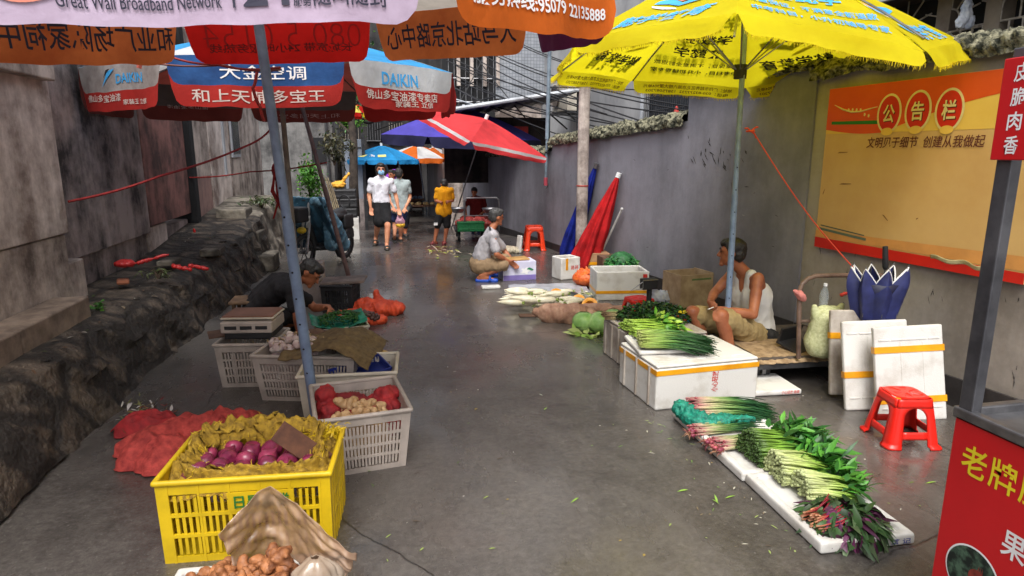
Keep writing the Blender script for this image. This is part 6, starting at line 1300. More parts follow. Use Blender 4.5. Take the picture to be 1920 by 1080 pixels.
t = thing('printed_box', 'pale blue printed carton with a white flower in front of the squatting man', 'carton', G(971, 526) + V((.02, .16, 0)), R(2)); mb = MB(); mb.rbox((0, 0, .13), (.46, .32, .26), .004); mb.build('carton_body', mat('pale_blue_print', srgb(206, 207, 222), srgb(184, 182, 210), .5, 4), t)
mb = MB(); mb.box((0, -.1615, .04), (.45, .003, .07)); mb.build('purple_band', paint(srgb(124, 110, 176), .5), t)
mb = MB(); [mb.add([V((.08, -.163, .13))] + [V((.08 + .055 * math.cos(a) * (1 + .3 * math.cos(5 * a)), -.1635, .13 + .04 * math.sin(a) * (1 + .3 * math.cos(5 * a)))) for a in [k * .2094 for k in range(30)]], [(0, 1 + i, 1 + (i + 1) % 30) for i in range(30)])]; mb.build('flower_print', T_WHITE, t, fix=False)
mb = MB(); [mb.leaf((.10 + .02 * k, -.1645, .15), (1, 0, .4 - .3 * k), .06, .03, V((0, -1, 0)), .1) for k in range(3)]; mb.build('leaf_print', paint(srgb(50, 130, 90), .6), t, fix=False)
o = MB().rbox((0, 0, 0), (.36, .24, .02), .005).build('chopping_board', mat('board_wood', srgb(190, 150, 90), srgb(150, 110, 60), .6, 6)); o.location = t.location + V((-.03, 0, .272)); o.rotation_euler = (0, R(-2), .1); tag(o, 'wooden board with trimmings on the printed carton', 'board')
lid('foam_board', 'small foam lid standing on edge against the far orange stool', G(975, 474) + V((0, 0, .15)), .30, .12, .05, (R(4), R(-84), R(20)), tray=False, grid=False)
blob_thing('white_sack', 'flat white woven sack lying behind the squatting man', 'sack', G(950, 474), [((0, 0, .05), (.22, .14, .06)), ((.16, 0, .03), (.12, .1, .04))], mat('white_woven', srgb(200, 190, 166), srgb(160, 150, 126), .8, 30), .013, .02, 14)
# ------------------------------------------------------------------ trolley, sack, umbrella, leaning lids
tr = thing('platform_trolley', 'low rusty platform trolley with a bent pipe handle', 'trolley', (3.08, 4.42, 0), R(-3)); zt_ = .20
mb = MB(); mb.rbox((.12, .06, zt_ - .02), (1.0, .86, .04), .006); mb.build('deck', mat('deck_grime', srgb(96, 84, 74), srgb(52, 46, 42), .7, 7, .3, 30), tr)
[MB().box((.12, y_, zt_ - .055), (1.0, .03, .05)).build('deck_beam', M_DSTEEL, tr) for y_ in (-.38, .48)]
for sx in (-.26, .5):
    for sy in (-.28, .4):
        mb = MB(); mb.lathe([(.02, -.02), (.06, -.02), (.066, -.012), (.066, .012), (.06, .02), (.02, .02)], (sx, sy, .066), 18, Matrix.Rotation(R(90), 3, 'X')); w_ = mb.build('wheel', P_BLK, tr, smooth=35)
        mb = MB(); mb.box((sx, sy, .14), (.09, .06, .02)); mb.box((sx, sy - .032, .1), (.03, .008, .09)); mb.box((sx, sy + .032, .1), (.03, .008, .09)); mb.build('caster_fork', M_STEEL, tr)
Mt = Matrix.Translation(tr.location) @ Matrix.Rotation(R(-3), 4, 'Z'); Mt = Mt.inverted()
ha, hb_, hc, hd_ = [Mt @ A(*q) for q in ((1497, 672, 4.02), (1499, 545, 4.02), (1530, 517, 4.04), (1640, 515, 4.10))]
ha.z = zt_; M_RPIPE = mat('rusty_pipe', srgb(122, 98, 84), srgb(78, 60, 50), .55, 9)
mb = MB(); e_ = V((hd_.x + .10, hd_.y, hd_.z)); pts = [ha, ha.lerp(hb_, .5), hb_] + [hb_.lerp(hc, f) + V((-.025 * math.sin(f * 3.14), 0, .018 * math.sin(f * 3.14))) for f in (.33, .66)] + [hc, hd_, e_ + V((.0, 0, -.01)), e_ + V((.04, 0, -.06)), V((e_.x + .04, ha.y, zt_))]
mb.tube(pts, .017, 10); mb.build('handle', M_RPIPE, tr, smooth=40)
mb = MB(); a_ = ha.lerp(hb_, .55); mb.tube([a_, V((e_.x + .04, a_.y, a_.z))], .012, 8); mb.build('handle_crossbar', M_RPIPE, tr)
o = sheet('cardboard_sheet', 'frayed damp cardboard sheet lying over the trolley deck', 'cardboard', tr.location + V((-.08, -.1, zt_ + .004)), lambda u, v: V(((u - .5) * .55 + .01 * nz3(u * 9, v * 9), (v - .5) * .6 + .02 * nz3(u * 14, 1), .006 + .010 * nz3(u * 3, v * 3) - .07 * max(0, .12 - v) * 5)), 40, 30, mat('frayed_card', srgb(176, 150, 116), srgb(124, 100, 72), .9, 16), R(-3))
o = MB().rbox((0, 0, 0), (.26, .2, .02), .004); o.rbox((0, .09, .06), (.26, .02, .12), .004); o = o.build('black_case', P_BLK); o.location = tr.location + V((.06, -.2, zt_ + .03)); o.rotation_euler = (R(16), 0, R(20)); tag(o, 'open flat black case lying on the trolley cardboard', 'case')
M_WOV = mat('woven_sack', srgb(206, 208, 164), srgb(168, 172, 124), .7, 50, .3, 140)
sk = A(1545, 655, 3.98); blob_thing('woven_sack', 'pale green woven sack standing on the trolley by the handle', 'sack', V((sk.x, sk.y, zt_)), [((-.03, 0, .12), .115, (-.02, 0, .30), .10), ((.05, 0, .12), .115, (.03, 0, .30), .095), ((-.10, 0, .34), .035, (-.12, 0, .40), .018), ((.08, 0, .34), .035, (.11, 0, .40), .018)], M_WOV, .010, .009, 8)
t = thing('water_bottle', 'clear plastic bottle poking out of the woven sack', 'bottle', A(1545, 560, 4.04)); mb = MB(); mb.lathe([(.001, -.08), (.03, -.08), (.032, -.06), (.032, .03), (.028, .05), (.012, .085), (.011, .10)], n=18); mb.build('bottle_body', mat('clear_pet', srgb(220, 224, 224), srgb(200, 206, 206), .1, 5, glass=.75), t, smooth=True); mb = MB(); mb.lathe([(.001, .115), (.014, .115), (.014, .095), (.012, .095)], n=14); mb.build('cap', T_WHITE, t, smooth=30)
blob_thing('red_tie', 'loose red plastic ties at the top of the woven sack', 'ties', A(1578, 553, 4.03), [((0, 0, 0), .012, (.06, 0, .02), .01), ((.05, 0, .01), .012, (.12, 0, -.01), .01), ((.1, 0, 0), .016, (.13, 0, .04), .012)], paint(srgb(206, 60, 44), .6), .006, .006, 30)
blob_thing('pink_tie', 'faded pink rag tied round the bend of the trolley handle', 'rag', A(1499, 552, 4.0), [((0, 0, 0), .026, (.03, 0, -.03), .022), ((-.02, 0, .01), .016, (-.05, 0, .03), .01)], paint(srgb(196, 120, 112), .8), .007, .008, 30)
# navy umbrella standing handle up
ub = A(1638, 600, 3.76); ub.z = max(ub.z, .3); ut = thing('folded_umbrella', 'navy folding umbrella with white piping stood handle up behind the foam lids', 'umbrella', ub, R(-14))
topz = A(1655, 512, 3.72).z - ub.z; NAV = mat('navy_nylon', srgb(46, 52, 104), srgb(28, 32, 70), .45, 8, .15, 40)
def umf(u, v):
    a = 2 * math.pi * u; k = abs(((u * 8) % 1) * 2 - 1); rr_ = (.07 + .17 * v) * (.74 + .30 * k) * (1 - .22 * max(0, (v - .8) / .2) ** 1.5); return V((rr_ * math.cos(a), rr_ * .6 * math.sin(a), topz * v * (.80 + .30 * k * v) - .25 * (1 - v)))
mb = MB(); mb.grid(umf, 128, 20); mb.build('canopy', NAV, ut, smooth=60)
mb = MB(); mb.lathe([(.02, -.2), (.10, topz * .55), (.13, topz * .78), (.001, topz * .80)], (0, 0, 0), 16); mb.build('dark_inner_cap', mat('shaded_navy', srgb(24, 27, 60), srgb(14, 16, 38), .6, 9), ut, smooth=True)  # added cone hides the hollow; shade inside painted as a darker navy
mb = MB(); mb.tube([umf(k / 128, 1.0) for k in range(129)], .005, 5); mb.build('piping', T_WHITE, ut)
for k in range(8): p = umf(k / 8, 1.0); mb = MB(); mb.tube([umf(k / 8, .5), p, p + V((0, 0, .02))], .003, 5); mb.build('rib', M_STEEL, ut)
hz = A(1660, 505, 3.72) - ub; h1 = A(1660, 462, 3.72) - ub; R_ = Matrix.Rotation(R(14), 3, 'Z'); mb = MB(); mb.tube([V((0, 0, -.28)), R_ @ hz], .007, 8); mb.build('shaft', M_STEEL, ut); mb = MB(); mb.tube([R_ @ hz, (R_ @ hz).lerp(R_ @ h1, .1), R_ @ h1], [.012, .02, .017], 12); mb.build('handle', P_BLK, ut, smooth=40)
lz = R(-11)
lid('foam_board', 'front leaning foam lid with two orange tape bands behind the red stool', G(1706, 786) + V((.02, .09, .285)), .45, .62, .05, (R(78), R(-3), lz), tray=False, tape=(-.17, .16))
lid('foam_board', 'middle leaning foam lid with a torn yellow tape at its side', G(1680, 782) + V((-.02, .22, .29)), .44, .60, .055, (R(77), R(-2), lz), m_=FOAM, tray=False, tape=(-.06,))
lid('foam_board', 'rearmost leaning foam lid edged in orange tape', G(1660, 764) + V((-.02, .26, .315)), .46, .60, .05, (R(79), 0, lz), m_=FOAM_D, tray=False, tape=(.12,), grid=False)
lid('foam_board', 'foam lid with red lettering lying on the wet ground beside the taped box', V((2.72, 4.0, .004)), .40, .36, .055, (0, 0, R(-4)), tray=False, grid=False, text='小心轻放 易碎', tm=T_RED)
t = thing('carton', 'tall worn carton behind the knees of the man in the tank top', 'carton', G(1318, 598) + V((.02, .42, 0)), R(8)); mb = MB()
for (x, y, w, d) in ((0, -.17, .40, .012), (0, .17, .40, .012), (-.2, 0, .012, .34), (.2, 0, .012, .34)): mb.box((x, y, .21), (w, d, .42 + .02 * (x > 0)))
mb.box((0, 0, .01), (.4, .34, .012)); mb.build('carton_body', mat('pale_brown_card', srgb(190, 166, 134), srgb(152, 126, 96), .85, 6), t)
mb = MB(); mb.box((.05, -.178, .37), (.24, .004, .02)); mb.build('green_print', paint(srgb(110, 130, 80), .8), t)
blob_thing('white_bag', 'white plastic bags bunched behind the black platform scale', 'bag', G(1258, 590) + V((0, .25, 0)), [((0, 0, .1), (.11, .08, .1)), ((-.07, 0, .18), .03, (-.09, 0, .25), .012), ((.07, 0, .18), .03, (.1, 0, .25), .012), ((.1, 0, .06), (.08, .08, .07))], mat('white_poly', srgb(216, 220, 230), srgb(180, 186, 200), .3, 10, trans=.3), .011, .022, 15)
blob_thing('blue_bag', 'bright blue plastic bag behind the coriander heap', 'bag', A(1268, 592, 5.45), [((0, 0, .0), (.11, .08, .06)), ((.05, 0, -.1), (.12, .08, .12)), ((.02, 0, -.26), (.13, .1, .16))], mat('blue_poly', srgb(36, 140, 210), srgb(22, 96, 160), .35, 10, trans=.2), .011, .02, 16)
blob_thing('red_bag', 'small red plastic bag beside the blue one behind the coriander', 'bag', A(1245, 595, 5.35), [((0, 0, 0), (.06, .06, .05)), ((.16, 0, -.05), (.07, .06, .05)), ((.08, 0, -.2), (.14, .1, .18))], mat('red_poly', srgb(210, 50, 40), srgb(150, 26, 22), .35, 10), .010, .02, 18)
# ------------------------------------------------------------------ notice board on the right wall
bl = WX(1527, 462, .03); trp = WX(1862, 128, .03)
nb = thing('notice_board', 'yellow and orange notice board fixed on the right wall', 'notice board', bl, WROT); Bi = (Matrix.Translation(bl) @ Matrix.Rotation(WROT, 4, 'Z')).inverted()
BW, BH = (Bi @ WX(1918, 540, .03)).x, (Bi @ WX(1557, 167, .03)).z
def bp(x, y): q = Bi @ WX(x, y, .03); return q.x, q.z
mb = MB(); mb.rbox((BW / 2, .02, BH / 2), (BW, .04, BH), .004); mb.build('board_panel', mat('board_cream', srgb(206, 168, 106), srgb(196, 154, 92), .5, 2), nb)
def flat(poly, m_, lift, name='printed_shape'): mb = MB(); mb.add([V((x, -lift, z)) for x, z in poly], [tuple(range(len(poly)))]); return mb.build(name, m_, nb, fix=False)
OR_ = mat('board_orange', srgb(214, 78, 24), srgb(204, 68, 18), .45, 3); YL_ = mat('board_yellow', srgb(226, 186, 84), srgb(216, 172, 70), .45, 3); RD_ = mat('board_red', srgb(206, 34, 16), srgb(188, 28, 14), .45, 3)
z1 = bp(1600, 240)[1]
flat([(.005, z1 - .04), (BW - .005, z1 - .04), (BW - .005, BH - .002), (.005, BH - .002)], YL_, .0015)
top_ = [(x * BW, None) for x in [k / 40 for k in range(41)]]
def wave(x): f = x / BW; return BH - (.29 + .03 * math.cos(f * 3.0) + .05 * math.sin(f * 5.5)) if f < .38 else BH - (.325 - .20 * math.sin((f - .38) / .62 * 1.5708))
pts = [(.004 + (BW - .008) * k / 60, wave(BW * k / 60)) for k in range(61)]
flat(pts + [(BW - .004, BH - .002), (.004, BH - .002)], OR_, .003)
flat([(.0, .001), (BW, .001), (BW, .07), (.0, .085)], RD_, .003); flat([(.0, .09), (BW, .08), (BW, .17), (.0, .14)], mat('board_tan', srgb(214, 150, 80), rough=.5), .0022)
gx0, gx1 = bp(1560, 231), bp(1650, 229); flat([(gx0[0], gx0[1] - .012), (gx1[0], gx1[1] - .014), (gx1[0], gx1[1] + .014), (gx0[0], gx0[1] + .012)], T_GREEN, .0042)
flat([(.03, .15), (.52, .115), (.52, .135), (.03, .17)], paint(srgb(96, 110, 90), .6), .0042)
flat([(.05, .185), (.5, .15), (.5, .158), (.05, .193)], paint(srgb(70, 90, 80), .6), .0042)
for (px, py, ch) in ((1668, 213, '公'), (1722, 208, '告'), (1781, 206, '栏')):
    cx, cz = bp(px, py); rx, rz_ = .088, .125; N_ = 40
    flat([(cx + (rx + .016) * math.cos(a), cz + (rz_ + .016) * math.sin(a)) for a in [2 * math.pi * k / N_ for k in range(N_)]], T_CREAM, .0050, 'emblem')
    flat([(cx + rx * math.cos(a), cz + rz_ * math.sin(a)) for a in [2 * math.pi * k / N_ for k in range(N_)]], RD_, .0062, 'emblem')
    flat([(cx + .05 * math.cos(a), cz - .128 + .028 * math.sin(a)) for a in [2 * math.pi * k / N_ for k in range(N_)]], YL_, .0074, 'emblem')
    lettering(ch, lambda u, v: V((cx + u + .006, -.0076, cz + v - .006)), .13, T_MAR, nb, bold=.02, width=.10); lettering(ch, lambda u, v: V((cx + u, -.0088, cz + v)), .13, T_CREAM, nb, bold=.02, width=.10)
cx, cz = bp(1727, 266); a0, a1 = bp(1617, 268)[0], bp(1834, 265)[0]
lettering('文明见于细节  创建从我做起', lambda u, v: V((cx + u, -.005, cz + v)), .08, T_MAR, nb, width=a1 - a0, bold=.008, shear=.1)
mb = MB(); p_ = [bp(1566 + 16 * k, 197 + 9 * math.sin(k * .8) + 2 * k) for k in range(6)]; mb.tube([V((x, -.0045, z)) for x, z in p_], [.002, .007, .008, .006, .005, .003], 6)
mb.build('printed_curve', T_CREAM, nb)
for k in range(6): cx, cz = bp(1592 + 7.5 * k, 206 + 2.2 * k * (k > 3)); flat([(cx + .010 * math.cos(a), cz + .014 * math.sin(a)) for a in [k2 * 1.2566 for k2 in range(5)]], T_CREAM, .0045)
sheet('peeling_strip', 'curled pale strip peeling off the bottom of the notice board', 'paper strip', WX(1800, 490, .05), lambda u, v: V(((u - .5) * .42, -.015 * math.sin(u * 9) - .01 * v, (v - .5) * .03 - .02 * u + .008 * math.sin(u * 14))), 30, 4, mat('pale_paper', srgb(206, 196, 150), srgb(170, 160, 110), .7, 9), WROT, thick=.001)
for (x, y, s_, an) in ((1585, 345, .12, 3), (1660, 408, .07, -40), (1720, 410, .02, 30), (1580, 286, .10, 2), (1545, 360, .05, 70)):
    cx, cz = bp(x, y); q = Matrix.Rotation(R(an), 2); flat([tuple(V((cx, cz)) + q @ V(c)) for c in ((-s_ / 2, -.004), (s_ / 2, -.002), (s_ / 2, .003), (-s_ * .3, .006))], mat('scuff', srgb(150, 110, 60), srgb(120, 84, 44), .8, 30), .0026, 'scuff')

# ------------------------------------------------------------------ snack cart, right foreground
ct = thing('snack_cart', 'red lettered snack cart with a steel counter and sign post in the right foreground', 'cart', (1.86, 1.66, 0), R(-90))
Ci = (Matrix.Translation(ct.location) @ Matrix.Rotation(R(-90), 4, 'Z')).inverted()
# local: x runs towards the viewer, y goes into the cart (+X world), z up; the lettered face is y = 0
M_CRED = mat('cart_red', srgb(196, 24, 30), srgb(180, 20, 26), .35, 2); CH = .85
mb = MB(); mb.rbox((.8, .01, .46), (1.6, .02, .76), .004); mb.build('lettered_panel', M_CRED, ct)
mb = MB(); mb.box((.01, .35, .46), (.02, .66, .76)); mb.box((.8, .69, .46), (1.6, .02, .76)); mb.build('side_panel', M_STEEL, ct)
mb = MB(); mb.box((.8, .35, CH - .012), (1.62, .70, .012)); mb.build('counter_top', mat('counter_steel', srgb(140, 140, 142), srgb(104, 104, 108), .3, 5, metal=.7), ct)
mb = MB(); mb.rbox((.8, .01, CH + .005), (1.62, .035, .035), .006); mb.rbox((.8, .69, CH + .005), (1.62, .035, .035), .006); mb.rbox((.008, .35, CH + .005), (.035, .645, .035), .006); mb.build('counter_rim', M_STEEL, ct)
for x in (.08, 1.5):
    for y in (.08, .6): mb = MB(); mb.lathe([(.015, -.015), (.05, -.015), (.05, .015), (.015, .015)], (x, y, .05), 16, Matrix.Rotation(R(90), 3, 'X')); mb.build('wheel', P_BLK, ct)
p0_ = Ci @ A(1818, 772, 1.63)
mb = MB(); mb.rbox((.03, p0_.y, (CH + 2.0) / 2), (.05, .04, 2.0 - CH), .004); mb.build('sign_post', mat('post_steel', srgb(92, 92, 96), srgb(62, 62, 66), .4, 6, metal=.4), ct)
ysg = p0_.y - .03; tl_, bl_ = Ci @ A(1868, 110, 1.66), Ci @ A(1850, 300, 1.66)
zs0, zs1 = bl_.z, tl_.z; mb = MB(); mb.rbox((.60, ysg, (zs0 + zs1) / 2), (1.2, .02, zs1 - zs0), .003); sg = mb.build('sign_board', M_CRED, ct)
hgt = (zs1 - zs0) / 4.4
for k, ch in enumerate('皮脆肉香'): lettering(ch, lambda u, v: V((.062 + u, ysg - .0115, zs1 - hgt * (.65 + 1.03 * k) + v)), hgt * .80, T_WHITE, ct, bold=.015, width=hgt * .66)
lettering('老牌脆皮鹅', lambda u, v: V((.50 + u, ysg - .0115, zs1 - .09 + v)), .12, T_YEL, ct, bold=.013, width=.68)
mb = MB(); mb.box((.21, ysg - .0115, zs0 + .07), (.10, .003, .12)); mb.build('pale_card', paint(srgb(206, 206, 212), .5), ct)
def cp(x, y): d = _ray(x, y); q = EYE + d * (1.86 / d.x); q = Ci @ q; return q.x, q.z
xa, xb = cp(1803, 862)[0], cp(1850, 880)[0]; cw_ = xb - xa; pz0 = (cp(1826, 866)[1])
for k, ch in enumerate('老牌脆皮鹅'): cx = xa + cw_ * (.5 + 1.12 * k); lettering(ch, lambda u, v: V((cx + u, -.0015, pz0 + v)), cw_ * 1.15, T_YEL, ct, bold=.013, width=cw_)
pz1 = cp(1898, 1025)[1]; x1 = cp(1876, 1025)[0]
for k, ch in enumerate('果木烧鹅'): cx = x1 + cw_ * (.45 + 1.0 * k); lettering(ch, lambda u, v: V((cx + u, -.0015, pz1 + v)), cw_ * 1.0, T_WHITE, ct, bold=.013, width=cw_ * .88)
cx, cz = cp(1822, 1078); mb = MB(); mb.lathe([(.001, 0), (.098, 0)], (cx, -.0016, cz), 40, Matrix.Rotation(R(90), 3, 'X')); mb.build('photo_rim', T_WHITE, ct, fix=False)
mb = MB(); mb.lathe([(.001, 0), (.092, 0)], (cx, -.0028, cz), 40, Matrix.Rotation(R(90), 3, 'X')); mb.build('photo_print', mat('print_dark_green', srgb(70, 96, 78), srgb(18, 30, 26), .4, 26, contrast=(.45, .6)), ct, fix=False)
mb = MB(); mb.lathe([(.001, 0), (.03, .0), (.001, .001)], (cx + .02, -.004, cz + .0), 20, Matrix.Rotation(R(90), 3, 'X')); [mb.add([V((cx + .0 + .012 * k, -.0042, cz - .06)), V((cx + .02 + .012 * k, -.0042, cz - .06)), V((cx + .024 + .006 * k, -.0042, cz + .05))], [(0, 1, 2)]) for k in (0, 1, 2)]; mb.build('photo_subject', mat('print_red_brown', srgb(150, 60, 50), srgb(90, 30, 26), .4, 30), ct, fix=False)

# ------------------------------------------------------------------ scooter with a wind cover, left
fw_, rw_ = G(572, 505), G(652, 487); ax = (rw_ - fw_); L_ = 1.02; yaw_ = math.atan2(ax.y, ax.x) + R(6)
bk = thing('electric_scooter', 'dark electric scooter under a teal wind cover parked by the left bank', 'scooter', fw_, yaw_)       # local x runs from the front wheel to the rear
def wheel(x, nm):
    mb = MB(); mb.lathe([(.20, -.03), (.235, -.035), (.255, -.02), (.262, 0), (.255, .02), (.235, .035), (.20, .03)], (x, 0, .262), 32, Matrix.Rotation(R(90), 3, 'X')); w_ = mb.build('wheel', mat('tyre', (.016, .016, .017), rough=.7), bk, smooth=40)
    mb = MB(); mb.lathe([(.185, -.02), (.20, -.02), (.20, .02), (.185, .02)], (x, 0, .262), 28, Matrix.Rotation(R(90), 3, 'X')); [mb.tube([(x, 0, .262), (x + .19 * math.cos(a), 0, .262 + .19 * math.sin(a))], .009, 6) for a in [k * 1.0472 for k in range(6)]]; mb.tube([(x, -.05, .262), (x, .05, .262)], .035, 12); mb.build('rim', M_STEEL, w_)
wheel(0, 'f'); wheel(L_, 'r')
mb = MB(); [mb.tube([(0, s * .055, .262), (.10, s * .055, .66), (.14, s * .03, .78)], .02, 8) for s in (-1, 1)]; mb.tube([(.12, 0, .6), (.2, 0, 1.0)], .024, 8); mb.build('fork', mat('silver_fork', srgb(196, 196, 196), srgb(160, 160, 160), .3, 5, metal=.7), bk, smooth=40)
mb = MB(); mb.tube([(.2, -.32, 1.02), (.18, -.15, 1.0), (.18, .15, 1.0), (.2, .32, 1.02)], .016, 8); mb.build('handlebar', P_BLK, bk, smooth=40)
mb = MB(); mb.cone((.16, 0, .62), .05, (.26, 0, .32), .06); mb.cone((.26, 0, .30), .06, (.62, 0, .27), .07); mb.cone((.62, 0, .3), .08, (.98, 0, .56), .09); mb.rbox((.45, 0, .27), (.42, .24, .05), .02); mb.cone((.95, 0, .5), .06, (1.02, 0, .262), .05); fuse(mb, 'frame', P_BLK, bk, .012, 3)
mb = MB(); mb.cone((.58, 0, .70), .08, (.98, 0, .74), .10); mb.ell((.78, 0, .71), (.3, .13, .07)); fuse(mb, 'seat', mat('black_vinyl', (.02, .02, .022), (.012, .012, .013), .4, 12), bk, .012, 3)
mb = MB(); mb.rbox((-.13, 0, .82), (.24, .30, .22), .03); mb.build('front_basket', P_BLK, bk)
mb = MB(); mb.rbox((1.02, 0, .62), (.26, .26, .22), .03); mb.rbox((1.04, 0, .42), (.22, .24, .16), .02); mb.tube([(.95, -.1, .3), (1.0, -.12, .02)], .012, 6); mb.tube([(.95, .1, .3), (1.0, .12, .02)], .012, 6); fuse(mb, 'rear_rack', P_BLK, bk, .012, 2, .006, 20)
mb = MB(); [mb.tube([V((1.1, .0, .92)) + V((0, .1 * math.cos(a), .1 * math.sin(a))) for a in [k * .3307 for k in range(20)]], .012, 6)]; mb.build('top_box_handle', P_BLK, bk)
M_TEAL = mat('teal_quilt', srgb(52, 92, 112), srgb(30, 58, 76), .5, 7, .3, 16)
def cover(u, v):
    y = (u - .5) * (.62 + .2 * v); q = abs(u - .5) * 2; f = .03 * math.sin(y * 26) * v + .025 * nz3(u * 5, v * 5); x = .16 + .12 * v + .34 * v * v * (1 - .5 * q) + f - .1 * q * q; z = 1.04 - .82 * v + .03 * q; return V((x, y, z))
sheet('wc', 'x', 'x', (0, 0, 0), cover, 40, 40, M_TEAL, thick=.012); o = bpy.data.objects['wc']; o.name = 'wind_cover'; o.parent = bk
for k in ('label', 'category'): del o[k]
mb = MB(); mb.cone((.30, -.24, .95), .055, (.34, -.26, .35), .10); mb.cone((.36, -.27, .7), .1, (.62, -.26, .30), .09); mb.cone((.2, .2, 1.0), .05, (.24, .26, .7), .08); mb.cone((.08, -.18, 1.0), .055, (.16, -.28, .98), .06); fuse(mb, 'wind_cover_flap', mat('teal_light', srgb(98, 134, 152), srgb(56, 88, 108), .35, 8), bk, .012, 3, .025, 10)
mb = MB(); mb.ell((-.02, 0, .58), (.07, .07, .05)); mb.build('yellow_reflector', paint(srgb(226, 190, 40), .4), bk, smooth=True)

# ------------------------------------------------------------------ stalls and clutter beyond, left
for k, (x, y, l_) in enumerate(((650, 398, 'bottom black crate of the stack on the white foam box'), (650, 380, 'middle black crate of the stack beyond the scooter'), (648, 363, 'top black crate of the stack beyond the scooter'))):
    p = A(x, y, 13.6); o = MB(); 
    for (a, c) in (((0, -.17, 0), (.42, .02, .19)), ((0, .17, 0), (.42, .02, .19)), ((-.2, 0, 0), (.02, .34, .19)), ((.2, 0, 0), (.02, .34, .19)), ((0, 0, -.09), (.4, .34, .01)), ((0, -.182, .06), (.42, .01, .02)), ((0, -.182, -.05), (.42, .01, .02))): o.rbox(a, c, .004)
    o = fuse(o, 'black_crate', P_BLK, None, .012, 0); o.location = p; tag(o, l_, 'crate')
pz = A(650, 398, 13.6); wbx = foam_box('foam_box', 'white foam box under the stack of black crates', V((pz.x, pz.y, gz(13.6))), .48, .36, pz.z - .1 - gz(13.6), 0)
blob_thing('yellow_rag', 'yellow and orange rag thrown on top of the black crates', 'rag', A(635, 345, 13.6), [((0, 0, 0), (.14, .08, .05)), ((.06, 0, .03), .03, (.2, 0, .2), .025), ((0, 0, -.04), (.12, .1, .04))], paint(srgb(220, 160, 50), .7), .013, .02, 14)
st = thing('stall_table', 'small stall table with a red and white cloth behind the woman', 'table', G(685, 412), 0)
mb = MB(); mb.rbox((0, .3, .62), (.62, .5, .03), .006); mb.build('table_top', FOAM, st); mb = MB(); mb.box((0, .3, .30), (.58, .46, .6)); mb.build('dark_skirt', P_BLK, st)
mb = MB(); mb.ell((-.05, .3, .70), (.2, .16, .09)); fuse(mb, 'red_goods', mat('red_goods', srgb(206, 50, 36), srgb(140, 26, 20), .5, 14), st, .014, 2, .03, 10); mb = MB(); mb.box((.29, .03, .32), (.02, .02, .62)); mb.build('red_leg', T_RED, st)
for (x, y, Y, w, l_, c1) in ((805, 383, 22, 1.5, 'long low stall table with pale goods deep in the alley', srgb(196, 170, 120)), (765, 372, 24, 1.2, 'dim stall table with blue trays at the end of the alley', srgb(120, 140, 170)), (840, 372, 24.5, 1.3, 'dim stall table with orange goods at the end of the alley', srgb(190, 110, 50))):
    p = A(x, y, Y); t = thing('stall_table', l_, 'table', V((p.x, p.y, gz(Y)))); zt2 = p.z - gz(Y); mb = MB(); mb.rbox((0, 0, zt2 - .03), (w, .7, .05), .01); mb.build('table_top', CARD_D, t); mb = MB()
    for sx in (-1, 1):
        for sy in (-1, 1): mb = MB(); mb.tube([(sx * (w / 2 - .06), sy * .28, 0), (sx * (w / 2 - .06), sy * .28, zt2 - .05)], .025, 6); mb.build('leg', M_DSTEEL, t)
    for k in range(6): mb = MB(); mb.ell((-w / 2 + .15 + k * (w - .3) / 5, U(-.1, .1), zt2 + .02), (w / 13, .2, U(.03, .08)), None, 12, 8); mb.build('goods', mat('goods_%d' % int(c1[0] * 99), c1, tuple(v * .6 for v in c1), .6, 14), t, smooth=True)
blob_thing('purple_bag', 'bright purple bag hanging in the dark stalls', 'bag', A(733, 333, 20), [((0, 0, 0), (.2, .1, .1)), ((.1, 0, .14), (.1, .08, .1)), ((-.12, 0, -.02), (.1, .08, .06))], paint(srgb(150, 50, 200), .5), .018, .03, 9)
t = thing('stall_awning', 'dark tarpaulin awning over the far stalls', 'awning', A(800, 330, 23)); zz = gz(23) - t.location.z
mb = MB(); mb.grid(lambda u, v: V(((u - .5) * 6.4, (v - .5) * 4, .55 + .35 * v + .10 * math.sin(u * 20) * .3)), 30, 6); mb.build('tarpaulin', mat('dark_tarp', srgb(50, 48, 52), srgb(26, 25, 28), .7, 4), t, smooth=True)
for sx in (-3, -1, 1, 3):
    for sy in (-1.9, 1.9): mb = MB(); mb.tube([(sx, sy, zz), (sx, sy, .7)], .03, 6); mb.build('post', M_DSTEEL, t)
for k in range(4): mb = MB(); mb.box((-2.2 + 1.5 * k, 1.8, zz + .9), (1.3, .06, 1.7)); mb.build('back_cloth', mat('dim_cloth_%d' % k, (srgb(40, 38, 48), srgb(64, 34, 34), srgb(36, 44, 52), srgb(58, 50, 40))[k], rough=.9), t)
# meat trolley
mt_ = thing('meat_trolley', 'hand trolley with steel rails carrying meat and a green basket', 'trolley', G(885, 452), R(-4))
mb = MB(); mb.rbox((0, .35, .22), (.66, .9, .04), .01); mb.build('deck', M_DSTEEL, mt_)
mb = MB(); mb.tube([(-.14, -.08, .2), (-.14, -.08, .80), (-.10, -.08, .84), (.48, -.08, .84), (.52, -.08, .80), (.52, -.08, .2)], .018, 8); mb.tube([(-.14, -.08, .5), (.52, -.08, .5)], .014, 8); mb.build('rail', M_STEEL, mt_, smooth=40)
for sx in (-.25, .25):
    for sy in (.02, .7): mb = MB(); mb.lathe([(.02, -.025), (.1, -.025), (.1, .025), (.02, .025)], (sx, sy, .1), 18, Matrix.Rotation(R(90), 3, 'Y')); mb.build('wheel', P_BLK, mt_, smooth=40)
gb = thing('green_basket', 'green plastic basket hung at the front of the meat trolley', 'basket', mt_.location + V((-.05, -.18, .22)), R(-4)); mb = MB()
